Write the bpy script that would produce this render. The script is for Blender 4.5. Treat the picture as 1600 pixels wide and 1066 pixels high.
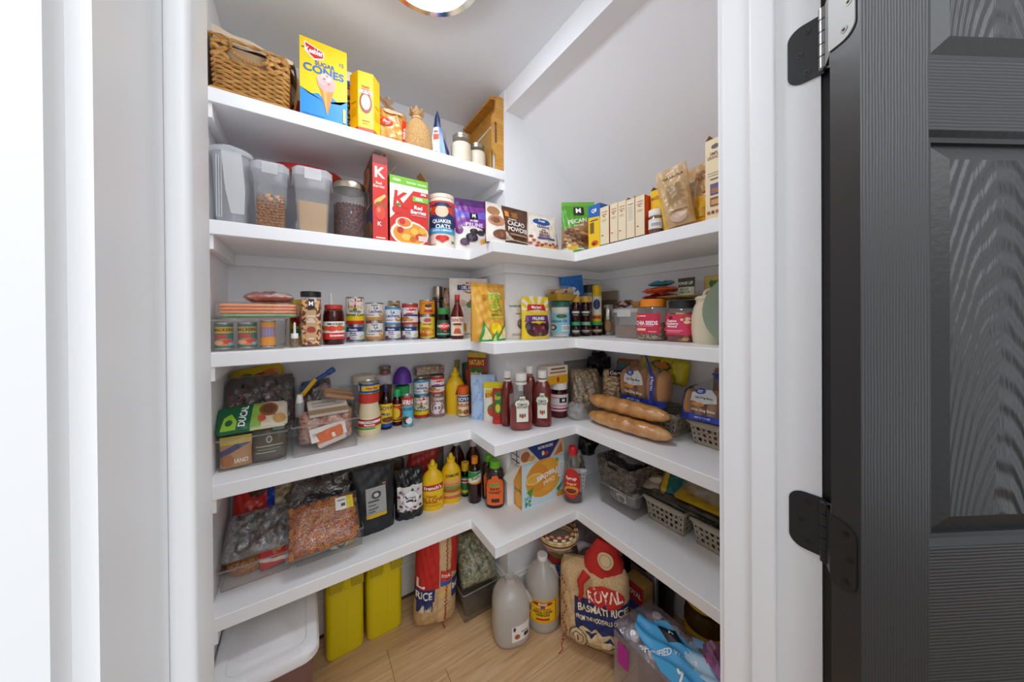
import bpy, math, random
from math import sin, cos, pi, radians, sqrt, atan2
from mathutils import Vector, Matrix

for _o in list(bpy.data.objects):
    bpy.data.objects.remove(_o)
SC = bpy.context.scene
COL = SC.collection
RND = random.Random(7)

# ------------------------------------------------------------------ camera
F, YAW, PITCH, ROLL = 496.7, 0.5789, -0.0044, 0.0070
CAM = Vector((0.0839, -1.1262, 1.2257))
PPX, PPY = 800.0, 498.3
_R0 = Vector((cos(YAW), -sin(YAW), 0)); _F0 = Vector((sin(YAW), cos(YAW), 0)); _U0 = Vector((0, 0, 1))
_FW = _F0 * cos(PITCH) + _U0 * sin(PITCH); _UP = -_F0 * sin(PITCH) + _U0 * cos(PITCH)
_RX = _R0 * cos(ROLL) - _UP * sin(ROLL); _UX = _R0 * sin(ROLL) + _UP * cos(ROLL)
cam_data = bpy.data.cameras.new('camera')
cam = bpy.data.objects.new('camera', cam_data); COL.objects.link(cam)
cam_data.sensor_width = 36.0; cam_data.lens = F * 36.0 / 1600.0
cam_data.shift_y = (PPY - 533.0) / 1600.0
cam_data.clip_start = 0.005; cam_data.clip_end = 50
_m = Matrix((( _RX.x, _UX.x, -_FW.x, CAM.x), (_RX.y, _UX.y, -_FW.y, CAM.y), (_RX.z, _UX.z, -_FW.z, CAM.z), (0, 0, 0, 1)))
cam.matrix_world = _m
SC.camera = cam

# ------------------------------------------------------------------ light and exposure
SC.view_settings.view_transform = 'Standard'
SC.view_settings.look = 'None'
SC.view_settings.gamma = 1.0
SC.view_settings.use_curve_mapping = False
SC.view_settings.exposure = 1.12
SC.cycles.transparent_max_bounces = 24
SC.cycles.max_bounces = 16
SC.cycles.diffuse_bounces = 12
SC.cycles.caustics_reflective = False
SC.cycles.caustics_refractive = False
world = bpy.data.worlds.new('world'); SC.world = world
world.use_nodes = True
_bg = world.node_tree.nodes['Background']
_bg.inputs[0].default_value = (0.90, 0.95, 1.0, 1); _bg.inputs[1].default_value = 0.40

def area_light(name, loc, target, size, power, col=(1, 1, 1)):
    d = bpy.data.lights.new(name, 'AREA'); d.shape = 'RECTANGLE'; d.size, d.size_y = size
    d.energy = power; d.color = col
    o = bpy.data.objects.new(name, d); COL.objects.link(o)
    o.location = loc
    o.rotation_euler = (Vector(target) - Vector(loc)).to_track_quat('-Z', 'Y').to_euler()
    o['kind'] = 'helper'
    return o
area_light('room_fill_light', (0.1, -2.5, 2.35), (0.45, -0.2, 0.7), (1.8, 1.4), 14, (.93, .97, 1.0))  # unseen fill light added behind the camera to brighten the pantry from the front

# ------------------------------------------------------------------ materials
def lin(c):
    if isinstance(c, str):
        c = c.lstrip('#'); c = [int(c[i:i + 2], 16) / 255 for i in (0, 2, 4)]
    return tuple((x / 12.92 if x <= .04045 else ((x + .055) / 1.055) ** 2.4) for x in c[:3])
_MATS = {}
def _new(key):
    m = bpy.data.materials.new(key); m.use_nodes = True
    nt = m.node_tree; nt.nodes.clear()
    out = nt.nodes.new('ShaderNodeOutputMaterial')
    return m, nt, out
def _bsdf(nt, col, rough, metal=0, spec=.5):
    b = nt.nodes.new('ShaderNodeBsdfPrincipled')
    b.inputs['Base Color'].default_value = (*col, 1)
    b.inputs['Roughness'].default_value = rough
    b.inputs['Metallic'].default_value = metal
    b.inputs['Specular IOR Level'].default_value = spec
    return b
def _noise(nt, scale, detail=3, rough=.55, vec=None, coord='Object'):
    n = nt.nodes.new('ShaderNodeTexNoise')
    n.inputs['Scale'].default_value = scale; n.inputs['Detail'].default_value = detail; n.inputs['Roughness'].default_value = rough
    if vec is None:
        tc = nt.nodes.new('ShaderNodeTexCoord'); vec = tc.outputs[coord]
    nt.links.new(vec, n.inputs['Vector'])
    return n
def _bump(nt, b, src, strength, dist=.01):
    bp = nt.nodes.new('ShaderNodeBump'); bp.inputs['Strength'].default_value = strength; bp.inputs['Distance'].default_value = dist
    nt.links.new(src, bp.inputs['Height']); nt.links.new(bp.outputs[0], b.inputs['Normal'])
def _ramp(nt, src, stops):
    r = nt.nodes.new('ShaderNodeValToRGB'); e = r.color_ramp.elements
    while len(e) < len(stops): e.new(.5)
    for el, (p, c) in zip(e, stops):
        el.position = p; el.color = (*lin(c), 1)
    nt.links.new(src, r.inputs[0])
    return r
def M(col, rough=.5, metal=0, bump=0, bscale=60, var=0, spec=.5):
    """plain procedural paint / paper / plastic: colour with faint noise variation and relief"""
    key = ('M', str(col), rough, metal, bump, bscale, var, spec)
    if key in _MATS: return _MATS[key]
    m, nt, out = _new('paint_' + str(len(_MATS)))
    c = lin(col); b = _bsdf(nt, c, rough, metal, spec)
    if bump or var:
        n = _noise(nt, bscale)
        if bump: _bump(nt, b, n.outputs[0], bump)
        if var:
            hs = nt.nodes.new('ShaderNodeMix'); hs.data_type = 'RGBA'
            hs.inputs['A'].default_value = (*[x * (1 - var) for x in c], 1)
            hs.inputs['B'].default_value = (*[min(1, x * (1 + var)) for x in c], 1)
            nt.links.new(n.outputs[0], hs.inputs['Factor']); nt.links.new(hs.outputs['Result'], b.inputs['Base Color'])
    nt.links.new(b.outputs[0], out.inputs[0])
    _MATS[key] = m
    return m
def MIXED(stops, scale=80, rough=.6, bump=.4, detail=2, kind='noise', dist=.004, stretch=None):
    """speckled contents: seeds, grain, dried food"""
    key = ('X', str(stops), scale, rough, bump, detail, kind, str(stretch))
    if key in _MATS: return _MATS[key]
    m, nt, out = _new('mixed_' + str(len(_MATS)))
    b = _bsdf(nt, (1, 1, 1), rough)
    tc = nt.nodes.new('ShaderNodeTexCoord'); vec = tc.outputs['Object']
    if stretch:
        mp = nt.nodes.new('ShaderNodeMapping'); mp.inputs['Scale'].default_value = stretch
        nt.links.new(vec, mp.inputs[0]); vec = mp.outputs[0]
    if kind == 'noise':
        n = _noise(nt, scale, detail, .6, vec); src = n.outputs[0]; col_src = src
    else:
        n = nt.nodes.new('ShaderNodeTexVoronoi'); n.inputs['Scale'].default_value = scale
        nt.links.new(vec, n.inputs['Vector'])
        src = n.outputs['Distance']
        sep = nt.nodes.new('ShaderNodeSeparateColor'); nt.links.new(n.outputs['Color'], sep.inputs[0]); col_src = sep.outputs[0]
    r = _ramp(nt, col_src, stops)
    nt.links.new(r.outputs[0], b.inputs['Base Color'])
    _bump(nt, b, src, bump if kind == 'noise' else -bump, dist)
    nt.links.new(b.outputs[0], out.inputs[0])
    _MATS[key] = m
    return m
def CLEAR(tint='#ffffff', gloss=.10, rough=.06, milky=0.0, bump=0, bscale=30, milk='#ffffff'):
    """thin clear plastic or glass: transparent, fresnel gloss on top, optional milky haze"""
    key = ('C', tint, gloss, rough, milky, bump, bscale, milk)
    if key in _MATS: return _MATS[key]
    m, nt, out = _new('clear_' + str(len(_MATS)))
    tl_ = lin(tint)
    if min(tl_) > .6: tl_ = tuple(1 - (1 - x) * .25 for x in tl_)
    tr = nt.nodes.new('ShaderNodeBsdfTransparent'); tr.inputs[0].default_value = (*tl_, 1)
    gl = nt.nodes.new('ShaderNodeBsdfGlossy'); gl.inputs['Roughness'].default_value = rough
    gl.inputs['Color'].default_value = (1, 1, 1, 1)
    fr = nt.nodes.new('ShaderNodeFresnel'); fr.inputs['IOR'].default_value = 1.45
    ge = nt.nodes.new('ShaderNodeNewGeometry'); io = nt.nodes.new('ShaderNodeMath'); io.operation = 'MULTIPLY_ADD'; io.inputs[1].default_value = 1 / 1.45 - 1.45; io.inputs[2].default_value = 1.45
    nt.links.new(ge.outputs['Backfacing'], io.inputs[0]); nt.links.new(io.outputs[0], fr.inputs['IOR'])
    ad = nt.nodes.new('ShaderNodeMath'); ad.operation = 'ADD'; ad.use_clamp = True; ad.inputs[1].default_value = max(0, gloss - .09)
    nt.links.new(fr.outputs[0], ad.inputs[0])
    if bump:
        n = _noise(nt, bscale, 4, .6)
        bp = nt.nodes.new('ShaderNodeBump'); bp.inputs['Strength'].default_value = bump; bp.inputs['Distance'].default_value = .01
        nt.links.new(n.outputs[0], bp.inputs['Height'])
        nt.links.new(bp.outputs[0], gl.inputs['Normal']); nt.links.new(bp.outputs[0], fr.inputs['Normal'])
    base = tr.outputs[0]
    if milky:
        df = nt.nodes.new('ShaderNodeBsdfDiffuse'); df.inputs[0].default_value = (*lin(milk), 1)
        tl = nt.nodes.new('ShaderNodeBsdfTranslucent'); tl.inputs[0].default_value = (*lin(milk), 1)
        mx0 = nt.nodes.new('ShaderNodeMixShader'); mx0.inputs[0].default_value = .4
        nt.links.new(df.outputs[0], mx0.inputs[1]); nt.links.new(tl.outputs[0], mx0.inputs[2])
        mx1 = nt.nodes.new('ShaderNodeMixShader'); mx1.inputs[0].default_value = milky
        nt.links.new(base, mx1.inputs[1]); nt.links.new(mx0.outputs[0], mx1.inputs[2]); base = mx1.outputs[0]
    mx = nt.nodes.new('ShaderNodeMixShader')
    nt.links.new(ad.outputs[0], mx.inputs[0]); nt.links.new(base, mx.inputs[1]); nt.links.new(gl.outputs[0], mx.inputs[2])
    nt.links.new(mx.outputs[0], out.inputs[0])
    _MATS[key] = m
    return m
def WOOD(stops, stretch=(3, 40, 40), scale=3, rough=.45, bump=.05, dist=.004, distort=1.2):
    key = ('W', str(stops), stretch, scale, rough, bump)
    if key in _MATS: return _MATS[key]
    m, nt, out = _new('wood_' + str(len(_MATS)))
    b = _bsdf(nt, (1, 1, 1), rough)
    tc = nt.nodes.new('ShaderNodeTexCoord')
    mp = nt.nodes.new('ShaderNodeMapping'); mp.inputs['Scale'].default_value = stretch
    nt.links.new(tc.outputs['Object'], mp.inputs[0])
    oi = nt.nodes.new('ShaderNodeObjectInfo')
    va = nt.nodes.new('ShaderNodeVectorMath'); va.operation = 'MULTIPLY_ADD'
    va.inputs[1].default_value = (1, 1, 1)
    cb = nt.nodes.new('ShaderNodeCombineXYZ'); ml = nt.nodes.new('ShaderNodeMath'); ml.operation = 'MULTIPLY'; ml.inputs[1].default_value = 37
    nt.links.new(oi.outputs['Random'], ml.inputs[0])
    for i in range(3): nt.links.new(ml.outputs[0], cb.inputs[i])
    nt.links.new(mp.outputs[0], va.inputs[0]); nt.links.new(cb.outputs[0], va.inputs[2])
    n = _noise(nt, scale, 6, .62, va.outputs[0]); n.inputs['Distortion'].default_value = distort
    r = _ramp(nt, n.outputs[0], stops)
    nt.links.new(r.outputs[0], b.inputs['Base Color'])
    _bump(nt, b, n.outputs[0], bump, dist)
    nt.links.new(b.outputs[0], out.inputs[0])
    _MATS[key] = m
    return m
def EMIT(col, strength):
    m, nt, out = _new('glow_' + str(len(_MATS))); _MATS[('E', col, strength)] = m
    e = nt.nodes.new('ShaderNodeEmission'); e.inputs[0].default_value = (*lin(col), 1); e.inputs[1].default_value = strength
    nt.links.new(e.outputs[0], out.inputs[0])
    return m
WALL = M('#f0f1f4', .75, bump=.04, bscale=180)
TRIM = M('#f1f1f2', .38, bump=.02, bscale=25)
SHELF = M('#f4f5f6', .42, bump=.03, bscale=40)
STEEL = M('#c9c6c0', .28, 1)
DARK_STEEL = M('#a39a88', .3, 1)
WHITE_CAP = M('#f2f0ec', .4)
BLACK_CAP = M('#141414', .38)

# ------------------------------------------------------------------ geometry
class G:
    def __init__(self):
        self.v = []; self.f = []; self.m = []; self.sm = []
    def face(self, idx, mat, smooth=False):
        self.f.append(idx); self.m.append(mat); self.sm.append(smooth)
    def add(self, pts):
        n = len(self.v); self.v.extend(pts); return n
    def box(self, x0, x1, y0, y1, z0, z1, mat, mats=None):
        n = self.add([(x, y, z) for z in (z0, z1) for y in (y0, y1) for x in (x0, x1)])
        fs = {'bottom': (0, 2, 3, 1), 'top': (4, 5, 7, 6), 'front': (0, 1, 5, 4), 'back': (2, 6, 7, 3), 'left': (0, 4, 6, 2), 'right': (1, 3, 7, 5)}
        for k, f in fs.items():
            self.face([n + i for i in f], (mats or {}).get(k, mat))
        return self
    def loft(self, rings, mat, cap0=True, cap1=True, smooth=True, mats=None):
        k = len(rings[0]); n = self.add([p for r in rings for p in r])
        for i in range(len(rings) - 1):
            mm = mats[i] if mats else mat
            if mm is None: continue
            for j in range(k):
                a = n + i * k + j; b = n + i * k + (j + 1) % k
                self.face((a, b, b + k, a + k), mm, smooth)
        if cap0: self.face([n + j for j in reversed(range(k))], mats[0] if mats else mat, smooth)
        if cap1: self.face([n + (len(rings) - 1) * k + j for j in range(k)], mats[-1] if mats else mat, smooth)
        return self
    def lathe(self, prof, mat, n=24, sx=1, sy=1, cx=0, cy=0, cap0=True, cap1=True, mats=None, power=2):
        rings = []
        for r, z in prof:
            ring = []
            for j in range(n):
                a = 2 * pi * j / n; c, s = cos(a), sin(a)
                if power != 2:
                    c = math.copysign(abs(c) ** (2 / power), c); s = math.copysign(abs(s) ** (2 / power), s)
                ring.append((cx + r * sx * c, cy + r * sy * s, z))
            rings.append(ring)
        return self.loft(rings, mat, cap0, cap1, True, mats)
    def rbox(self, w, d, levels, mat, r=.01, seg=4, cx=0, cy=0, cap0=True, cap1=True, mats=None):
        """rounded box: levels = [(z, inset)]"""
        rings = []
        for z, ins in levels:
            ring = []; rr = max(.0005, r - ins * .3); hw, hd = w / 2 - ins - rr, d / 2 - ins - rr
            for qx, qy, a0 in ((1, 1, 0), (-1, 1, 90), (-1, -1, 180), (1, -1, 270)):
                for t in range(seg + 1):
                    a = radians(a0 + 90 * t / seg)
                    ring.append((cx + qx * hw + rr * cos(a), cy + qy * hd + rr * sin(a), z))
            rings.append(ring)
        return self.loft(rings, mat, cap0, cap1, True, mats)
    def tube(self, pts, rad, mat, n=6, caps=True):
        pts = [Vector(p) for p in pts]; rings = []
        up = Vector((0, 0, 1))
        for i, p in enumerate(pts):
            t = (pts[min(i + 1, len(pts) - 1)] - pts[max(i - 1, 0)])
            t = t.normalized() if t.length > 1e-9 else Vector((1, 0, 0))
            a = t.cross(up)
            if a.length < .05: a = t.cross(Vector((1, 0, 0)))
            a.normalize(); b = t.cross(a).normalized()
            r = rad[i] if isinstance(rad, (list, tuple)) else rad
            rings.append([tuple(p + (a * cos(2 * pi * j / n) + b * sin(2 * pi * j / n)) * r) for j in range(n)])
        return self.loft(rings, mat, caps, caps)
    def grid(self, fn, nu, nv, mat, smooth=True, flip=False):
        n = self.add([tuple(fn(i / nu, j / nv)) for j in range(nv + 1) for i in range(nu + 1)])
        for j in range(nv):
            for i in range(nu):
                a = n + j * (nu + 1) + i
                q = (a, a + 1, a + nu + 2, a + nu + 1)
                self.face(q[::-1] if flip else q, mat(i / nu, j / nv) if callable(mat) else mat, smooth)
        return self
    def prism(self, pts, y0, y1, mat, axis='y', smooth=False):
        """polygon pts in (x,z) extruded along y (axis y) or (x,y) along z (axis z)"""
        mk = (lambda p, t: (p[0], t, p[1])) if axis == 'y' else (lambda p, t: (p[0], p[1], t))
        k = len(pts); n = self.add([mk(p, y0) for p in pts] + [mk(p, y1) for p in pts])
        self.face([n + i for i in range(k)], mat); self.face([n + k + i for i in reversed(range(k))], mat)
        for i in range(k):
            j = (i + 1) % k; self.face((n + j, n + i, n + k + i, n + k + j), mat, smooth)
        return self
    def ico(self, c, r, mat, n=6, m=4):
        rings = []
        rx, ry, rz = r if isinstance(r, (tuple, list)) else (r, r, r)
        for i in range(1, m):
            a = pi * i / m
            rings.append([(c[0] + rx * sin(a) * cos(2 * pi * j / n), c[1] + ry * sin(a) * sin(2 * pi * j / n), c[2] - rz * cos(a)) for j in range(n)])
        return self.loft(rings, mat)
    def xf(self, start, mtx):
        for i in range(start, len(self.v)): self.v[i] = tuple(mtx @ Vector(self.v[i]))
    def mesh(self, name):
        me = bpy.data.meshes.new(name); me.from_pydata([tuple(p) for p in self.v], [], [list(f) for f in self.f])
        slots = []; idx = {}
        for m in self.m:
            if m.name not in idx:
                idx[m.name] = len(slots); slots.append(m); me.materials.append(m)
        me.polygons.foreach_set('material_index', [idx[m.name] for m in self.m])
        me.polygons.foreach_set('use_smooth', [True] * len(self.f))
        flat = [not s for s in self.sm]
        me.update()
        if all(flat): me.polygons.foreach_set('use_smooth', [False] * len(self.f))
        else: me.set_sharp_from_angle(angle=radians(38))
        return me
    def obj(self, name, parent=None, label=None, kind=None):
        o = bpy.data.objects.new(name, self.mesh(name)); COL.objects.link(o)
        if parent is not None: o.parent = parent
        if label: o['label'] = label
        if kind: o['kind'] = kind
        return o

def T(name, label, cat, loc, yaw=0, tilt=0, roll=0, group=None):
    o = bpy.data.objects.new(name, None); COL.objects.link(o)
    o.empty_display_size = .02
    o.location = loc; o.rotation_euler = (tilt, roll, yaw)
    o['label'] = label; o['category'] = cat
    if group: o['group'] = group
    return o
def struct(name, g, parent=None, label=None):
    o = g.obj(name, parent, label)
    if parent is None: o['kind'] = 'structure'
    return o

# ------------------------------------------------------------------ pixels to the place
def ray(px, py):
    return _FW + _RX * ((px - PPX) / F) + _UX * ((PPY - py) / F)
def at(px, py, z):
    d = ray(px, py); t = (z - CAM.z) / d.z
    return CAM + d * t
SHZ = {0: 0.0, 5: .4382, 4: .7880, 3: 1.1380, 2: 1.4882, 1: 1.8356}
XZ, YC, XR = .6229, -.1871, 1.006          # shelf front edges: zig x, centre y, right x (left run front is y=0)
XW, YW, XRW, YB, XL = .789, -.001, 1.3665, .3235, -.1342   # walls
ST = .038
def hit_line(px, py, P, u):
    d = ray(px, py)
    den = d.x * u.y - d.y * u.x
    t = ((P.x - CAM.x) * u.y - (P.y - CAM.y) * u.x) / den
    return CAM + d * t
def fit(x0, x1, yt, yb, sh, run='L', s=None, rot=0, z=None):
    """world base point, width, height and yaw of a front that covers the pixel box"""
    zz = SHZ[sh] if z is None else z
    xc = (x0 + x1) / 2
    u0 = Vector((0, -1, 0)) if run == 'R' else Vector((1, 0, 0))
    if s is None:
        Pc = at(xc, yb, zz)
    else:
        L = {'L': Vector((0, s, 0)), 'C': Vector((0, YC + s, 0)), 'R': Vector((XR + s, 0, 0))}[run]
        Pc = hit_line(xc, yb, L, u0)
    if rot == 'v':
        d = Pc - CAM; u = Vector((d.y, -d.x, 0)).normalized()
    else:
        a = radians(rot); u = Vector((u0.x * cos(a) - u0.y * sin(a), u0.x * sin(a) + u0.y * cos(a), 0))
    P0 = hit_line(x0, yb, Pc, u); P1 = hit_line(x1, yb, Pc, u)
    w = (P1 - P0).length
    c = (P0 + P1) / 2; c.z = zz
    h = hit_line(xc, yt, Pc, u).z - zz
    return c, w, h, atan2(u.y, u.x)

# ------------------------------------------------------------------ flat print on packages
_TXT = {}
def text_mesh(s):
    if s in _TXT: return _TXT[s]
    cu = bpy.data.curves.new('lettering', 'FONT'); cu.body = s; cu.align_x = 'CENTER'; cu.size = 1.0
    cu.resolution_u = 3; cu.offset = .026; cu.space_line = .85
    ob = bpy.data.objects.new('lettering', cu)
    me = ob.to_mesh()
    vs = [(v.co.x, v.co.y) for v in me.vertices]; fs = [tuple(p.vertices) for p in me.polygons]
    ob.to_mesh_clear(); bpy.data.objects.remove(ob); bpy.data.curves.remove(cu)
    if not vs: vs = [(0, 0)]
    x0 = min(v[0] for v in vs); x1 = max(v[0] for v in vs); y0 = min(v[1] for v in vs); y1 = max(v[1] for v in vs)
    hh = max(y1 - y0, .001)
    vs = [((v[0] - (x0 + x1) / 2) / hh, (v[1] - (y0 + y1) / 2) / hh) for v in vs]
    _TXT[s] = (vs, fs, (x1 - x0) / hh)
    return _TXT[s]
def split_text(s, lim):
    vs, fs, asp = text_mesh(s); vs = list(vs); out = []
    todo = []
    for f in fs:
        for k in range(1, len(f) - 1): todo.append((f[0], f[k], f[k + 1]))
    mid = {}
    def md(a, b):
        k = (min(a, b), max(a, b))
        if k not in mid:
            mid[k] = len(vs); vs.append(((vs[a][0] + vs[b][0]) / 2, (vs[a][1] + vs[b][1]) / 2))
        return mid[k]
    while todo:
        a, b, c = todo.pop()
        ls = [((vs[p][0] - vs[q][0]) ** 2 + (vs[p][1] - vs[q][1]) ** 2) ** .5 for p, q in ((a, b), (b, c), (c, a))]
        i = ls.index(max(ls))
        if ls[i] <= lim: out.append((a, b, c)); continue
        if i == 0: m = md(a, b); todo += [(a, m, c), (m, b, c)]
        elif i == 1: m = md(b, c); todo += [(a, b, m), (a, m, c)]
        else: m = md(c, a); todo += [(a, b, m), (m, b, c)]
    return vs, out
def prints(g, mp, w, h, specs, rough=.45, off0=.0005, step=.00018, curved=False):
    """draw specs on a surface; x, y in 0..1 of the w by h panel; mp(u metres from centre, v metres up, off)"""
    off = off0
    for sp in specs:
        k = sp[0]; col = sp[-1] if k != 't' else sp[5]
        mat = col if not isinstance(col, str) else M(col, rough)
        if k == 'r':
            x0, y0, x1, y1 = sp[1:5]
            nu = max(1, int(abs(x1 - x0) * w / .006)); nv = max(1, int(abs(y1 - y0) * h / (.005 if curved else .012)))
            nu = min(nu, 44); nv = min(nv, 44 if curved else 16)
            g.grid(lambda a, b: mp((x0 + (x1 - x0) * a - .5) * w, (y0 + (y1 - y0) * b) * h, off), nu, nv, mat)
        elif k == 'e':
            cx, cy, rx, ry = sp[1:5]; n = 18; nr = max(2, min(8, int(max(rx * w, ry * h) / .005))) if curved else 2
            c = g.add([mp((cx - .5) * w, cy * h, off)]); prev = None
            for q in [(q_ + 1) / nr for q_ in range(nr)]:
                st = g.add([mp((cx - .5 + rx * q * cos(2 * pi * j / n)) * w, (cy + ry * q * sin(2 * pi * j / n)) * h, off) for j in range(n)])
                for j in range(n):
                    jj = (j + 1) % n
                    g.face((c, st + j, st + jj) if prev is None else (prev + j, st + j, st + jj, prev + jj), mat, True)
                prev = st
        elif k == 'p':
            pts = sp[1]
            cx = sum(p[0] for p in pts) / len(pts); cy = sum(p[1] for p in pts) / len(pts)
            c = g.add([mp((cx - .5) * w, cy * h, off)])
            dense = []
            for i in range(len(pts)):
                a, b = pts[i], pts[(i + 1) % len(pts)]
                ln = sqrt(((a[0] - b[0]) * w) ** 2 + ((a[1] - b[1]) * h) ** 2); m = min(30, max(1, int(ln / (.005 if curved else .02))))
                dense += [(a[0] + (b[0] - a[0]) * t / m, a[1] + (b[1] - a[1]) * t / m) for t in range(m)]
            n = len(dense); prev = None; nr = max(3, min(26, int(max(sqrt(((q_[0] - cx) * w) ** 2 + ((q_[1] - cy) * h) ** 2) for q_ in pts) / .005))) if curved else 2
            for q in [(q_ + 1) / nr for q_ in range(nr)]:
                st = g.add([mp((cx + (p[0] - cx) * q - .5) * w, (cy + (p[1] - cy) * q) * h, off) for p in dense])
                for j in range(n):
                    jj = (j + 1) % n
                    g.face((c, st + j, st + jj) if prev is None else (prev + j, st + j, st + jj, prev + jj), mat, True)
                prev = st
        elif k == 't':
            s, cx, cy, size = sp[1:5]; mw = sp[6] if len(sp) > 6 else None; rot = radians(sp[7]) if len(sp) > 7 else 0
            vs, fs, asp = text_mesh(s)
            hh = size * h; ww = hh
            if mw and mw < 0: ww = -mw * w / asp
            elif mw and asp * hh > mw * (w if abs(sin(rot)) < .7 else h): ww = mw * (w if abs(sin(rot)) < .7 else h) / asp
            if curved: vs, fs = split_text(s, .006 / max(hh, 1e-5))
            st = g.add([mp((cx - .5) * w + a * ww * cos(rot) - b * hh * sin(rot), cy * h + a * ww * sin(rot) + b * hh * cos(rot), off) for a, b in vs])
            for f in fs: g.face([st + i for i in f], mat, True)
        off += step
    return g
def flat_map(x=0, y=0, z=0):
    return lambda u, v, o: (x + u, y - o, z + v)
def side_map(x, y0, z=0, sgn=-1):
    """panel on the local -x (sgn -1) or +x side; u runs so that it reads from outside"""
    return lambda u, v, o: (x + sgn * o, y0 + (-sgn) * -u if sgn > 0 else y0 - u, z + v)
def cyl_map(r, z=0, cx=0, cy=0, sx=1, sy=1, power=2):
    rf = r if callable(r) else (lambda v: r)
    def f(u, v, o):
        rr = rf(v); rm = rr * (sx + sy) / 2; a = u / max(rm, .004)
        sn, cn = sin(a), cos(a)
        if power != 2:
            sn = max(-.985, min(.985, u / max(rr * sx, .004))); cn = (1 - abs(sn) ** power) ** (1 / power)
        return (cx + (rr * sx + o) * sn, cy - (rr * sy + o) * cn, z + v)
    return f
def prof_r(prof):
    def f(v):
        for (r0, z0), (r1, z1) in zip(prof, prof[1:]):
            if z0 <= v <= z1: return r0 + (r1 - r0) * (v - z0) / max(z1 - z0, 1e-6)
        return prof[-1][0]
    return f

# ------------------------------------------------------------------ the room
ZC = 2.175                                   # pantry ceiling
YD0, YD1 = -.985, -.8546                     # door wall: room side, pantry side
JL, JR = .034, .716                          # jamb faces
HEAD = 2.04
def wbox(name, *a, mat=WALL):
    return struct(name, G().box(*a, mat))
wbox('wall_left', XL - .1, XL, YD1, YB + .1, 0, 2.6)
wbox('wall_back', XL, XW, YB, YB + .1, 0, 2.6)
wbox('wall_chase', XW, XRW + .1, YW, YB + .1, 0, 2.6)
wbox('wall_right', XRW, XRW + .1, YD1, YW, 0, 2.6)
wbox('wall_front_left', -1.6, JL - .018, YD0 + .012, YD1 - .012, 0, 2.6)
wbox('wall_front_right', JR + .018, 2.6, YD0 + .012, YD1 - .012, 0, 2.6)
wbox('wall_front_top', JL - .018, JR + .018, YD0 + .012, YD1 - .012, HEAD + .018, 2.6)
CEIL = M('#ebf0f5', .8, bump=.05, bscale=150)
struct('ceiling', G().box(XL - .1, .80, YD1 - .013, YB + .05, ZC, ZC + .1, CEIL))
struct('trim_1', G().box(.795, .877, YD1 - .013, YW, 2.087, 2.32, WALL))
# sloped ceiling under the roof, from the beam down to the right wall
gs = G()
_x0, _z0, _x1, _z1 = .86, 2.10, XRW + .02, 1.64
gs.prism([(_x0, _z0), (_x1, _z1), (_x1 + .1, _z1 + .1), (_x0, _z0 + .15)], YD1 - .012, YW + .0, WALL)
struct('ceiling_slope', gs)
# floor of oak planks
fl = struct('floor', G().box(-1.6, 2.6, -3.4, YB + .1, -.06, -.004, M('#6b5138', .8)))
OAK = WOOD([(.25, '#ac875f'), (.48, '#c8a277'), (.72, '#dab88e')], stretch=(1.6, 30, 30), scale=2.2, rough=.5, bump=.06)
pw = .182; ry = random.Random(3)
y = YB - .03
row = 0
while y > -1.25:
    x = -.4 - ry.random() * .9
    while x < 1.5:
        ln = 1.22
        a, b = max(x, -.25), min(x + ln, XRW)
        if b - a > .05:
            g = G(); g.rbox(b - a - .0012, pw - .0012, [(-.004, 0), (-.0006, 0), (0, .0006)], OAK, r=.001, seg=1)
            o = g.obj('plank', fl); o.location = ((a + b) / 2, y - pw / 2, 0)
        x += ln
    y -= pw; row += 1
# baseboards
def baseboard(name, x0, x1, y0, y1):
    g = G().box(x0, x1, y0, y1, 0, .125, TRIM)
    xa, xb, ya, yb = x0, x1, y0, y1
    if x1 - x0 > y1 - y0: ya = y0 + .006
    else: xa = x0 + .006
    g.box(xa, xb, ya, yb, .125, .137, TRIM)
    struct(name, g)
baseboard('baseboard_back', XL, XW, YB - .014, YB)
baseboard('baseboard_chase', XW - .014, XW, YW - .014, YB - .014)
baseboard('baseboard_center', XW, XRW, YW - .014, YW)
baseboard('baseboard_right', XRW - .014, XRW, YD1, YW - .014)
# door frame: jambs, stops, casings
def frame_side(n, xf, sgn):
    """jamb whose face is at xf; sgn +1 the opening lies to +x"""
    g = G(); a, b = sorted((xf, xf - sgn * .018))
    g.box(a, b, YD0, YD1, 0, HEAD, TRIM)
    j = struct('trim_%d' % n, g)
    a, b = sorted((xf, xf + sgn * .009))
    G().rbox(b - a, .034, [(0, 0), (HEAD, 0)], TRIM, r=.003, cx=(a + b) / 2, cy=YD1 - .044 - .017).obj('door_stop', j)
    for side, yy, dirn in (('room', YD0, -1), ('pantry', YD1, 1)):
        x_in = xf - sgn * .005; x_out = xf - sgn * .07
        pr = [(x_in, 0), (x_in, .009), (xf - sgn * .012, .012), (xf - sgn * .02, .009), (xf - sgn * .045, .012), (xf - sgn * .062, .016), (x_out, .014), (x_out, 0)]
        if sgn * dirn > 0: pr = pr[::-1]
        g = G().prism([(p[0], yy + dirn * p[1]) for p in pr], 0, HEAD + .005, TRIM if not (side == 'room' and sgn < 0) else M('#1b1b1c', .45), axis='z')
        g.obj('casing', j)
    return j
frame_side(2, JL, 1); frame_side(3, JR, -1)
struct('trim_4', G().box(JL - .018, JR + .018, YD0, YD1, HEAD, HEAD + .018, TRIM))

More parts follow.
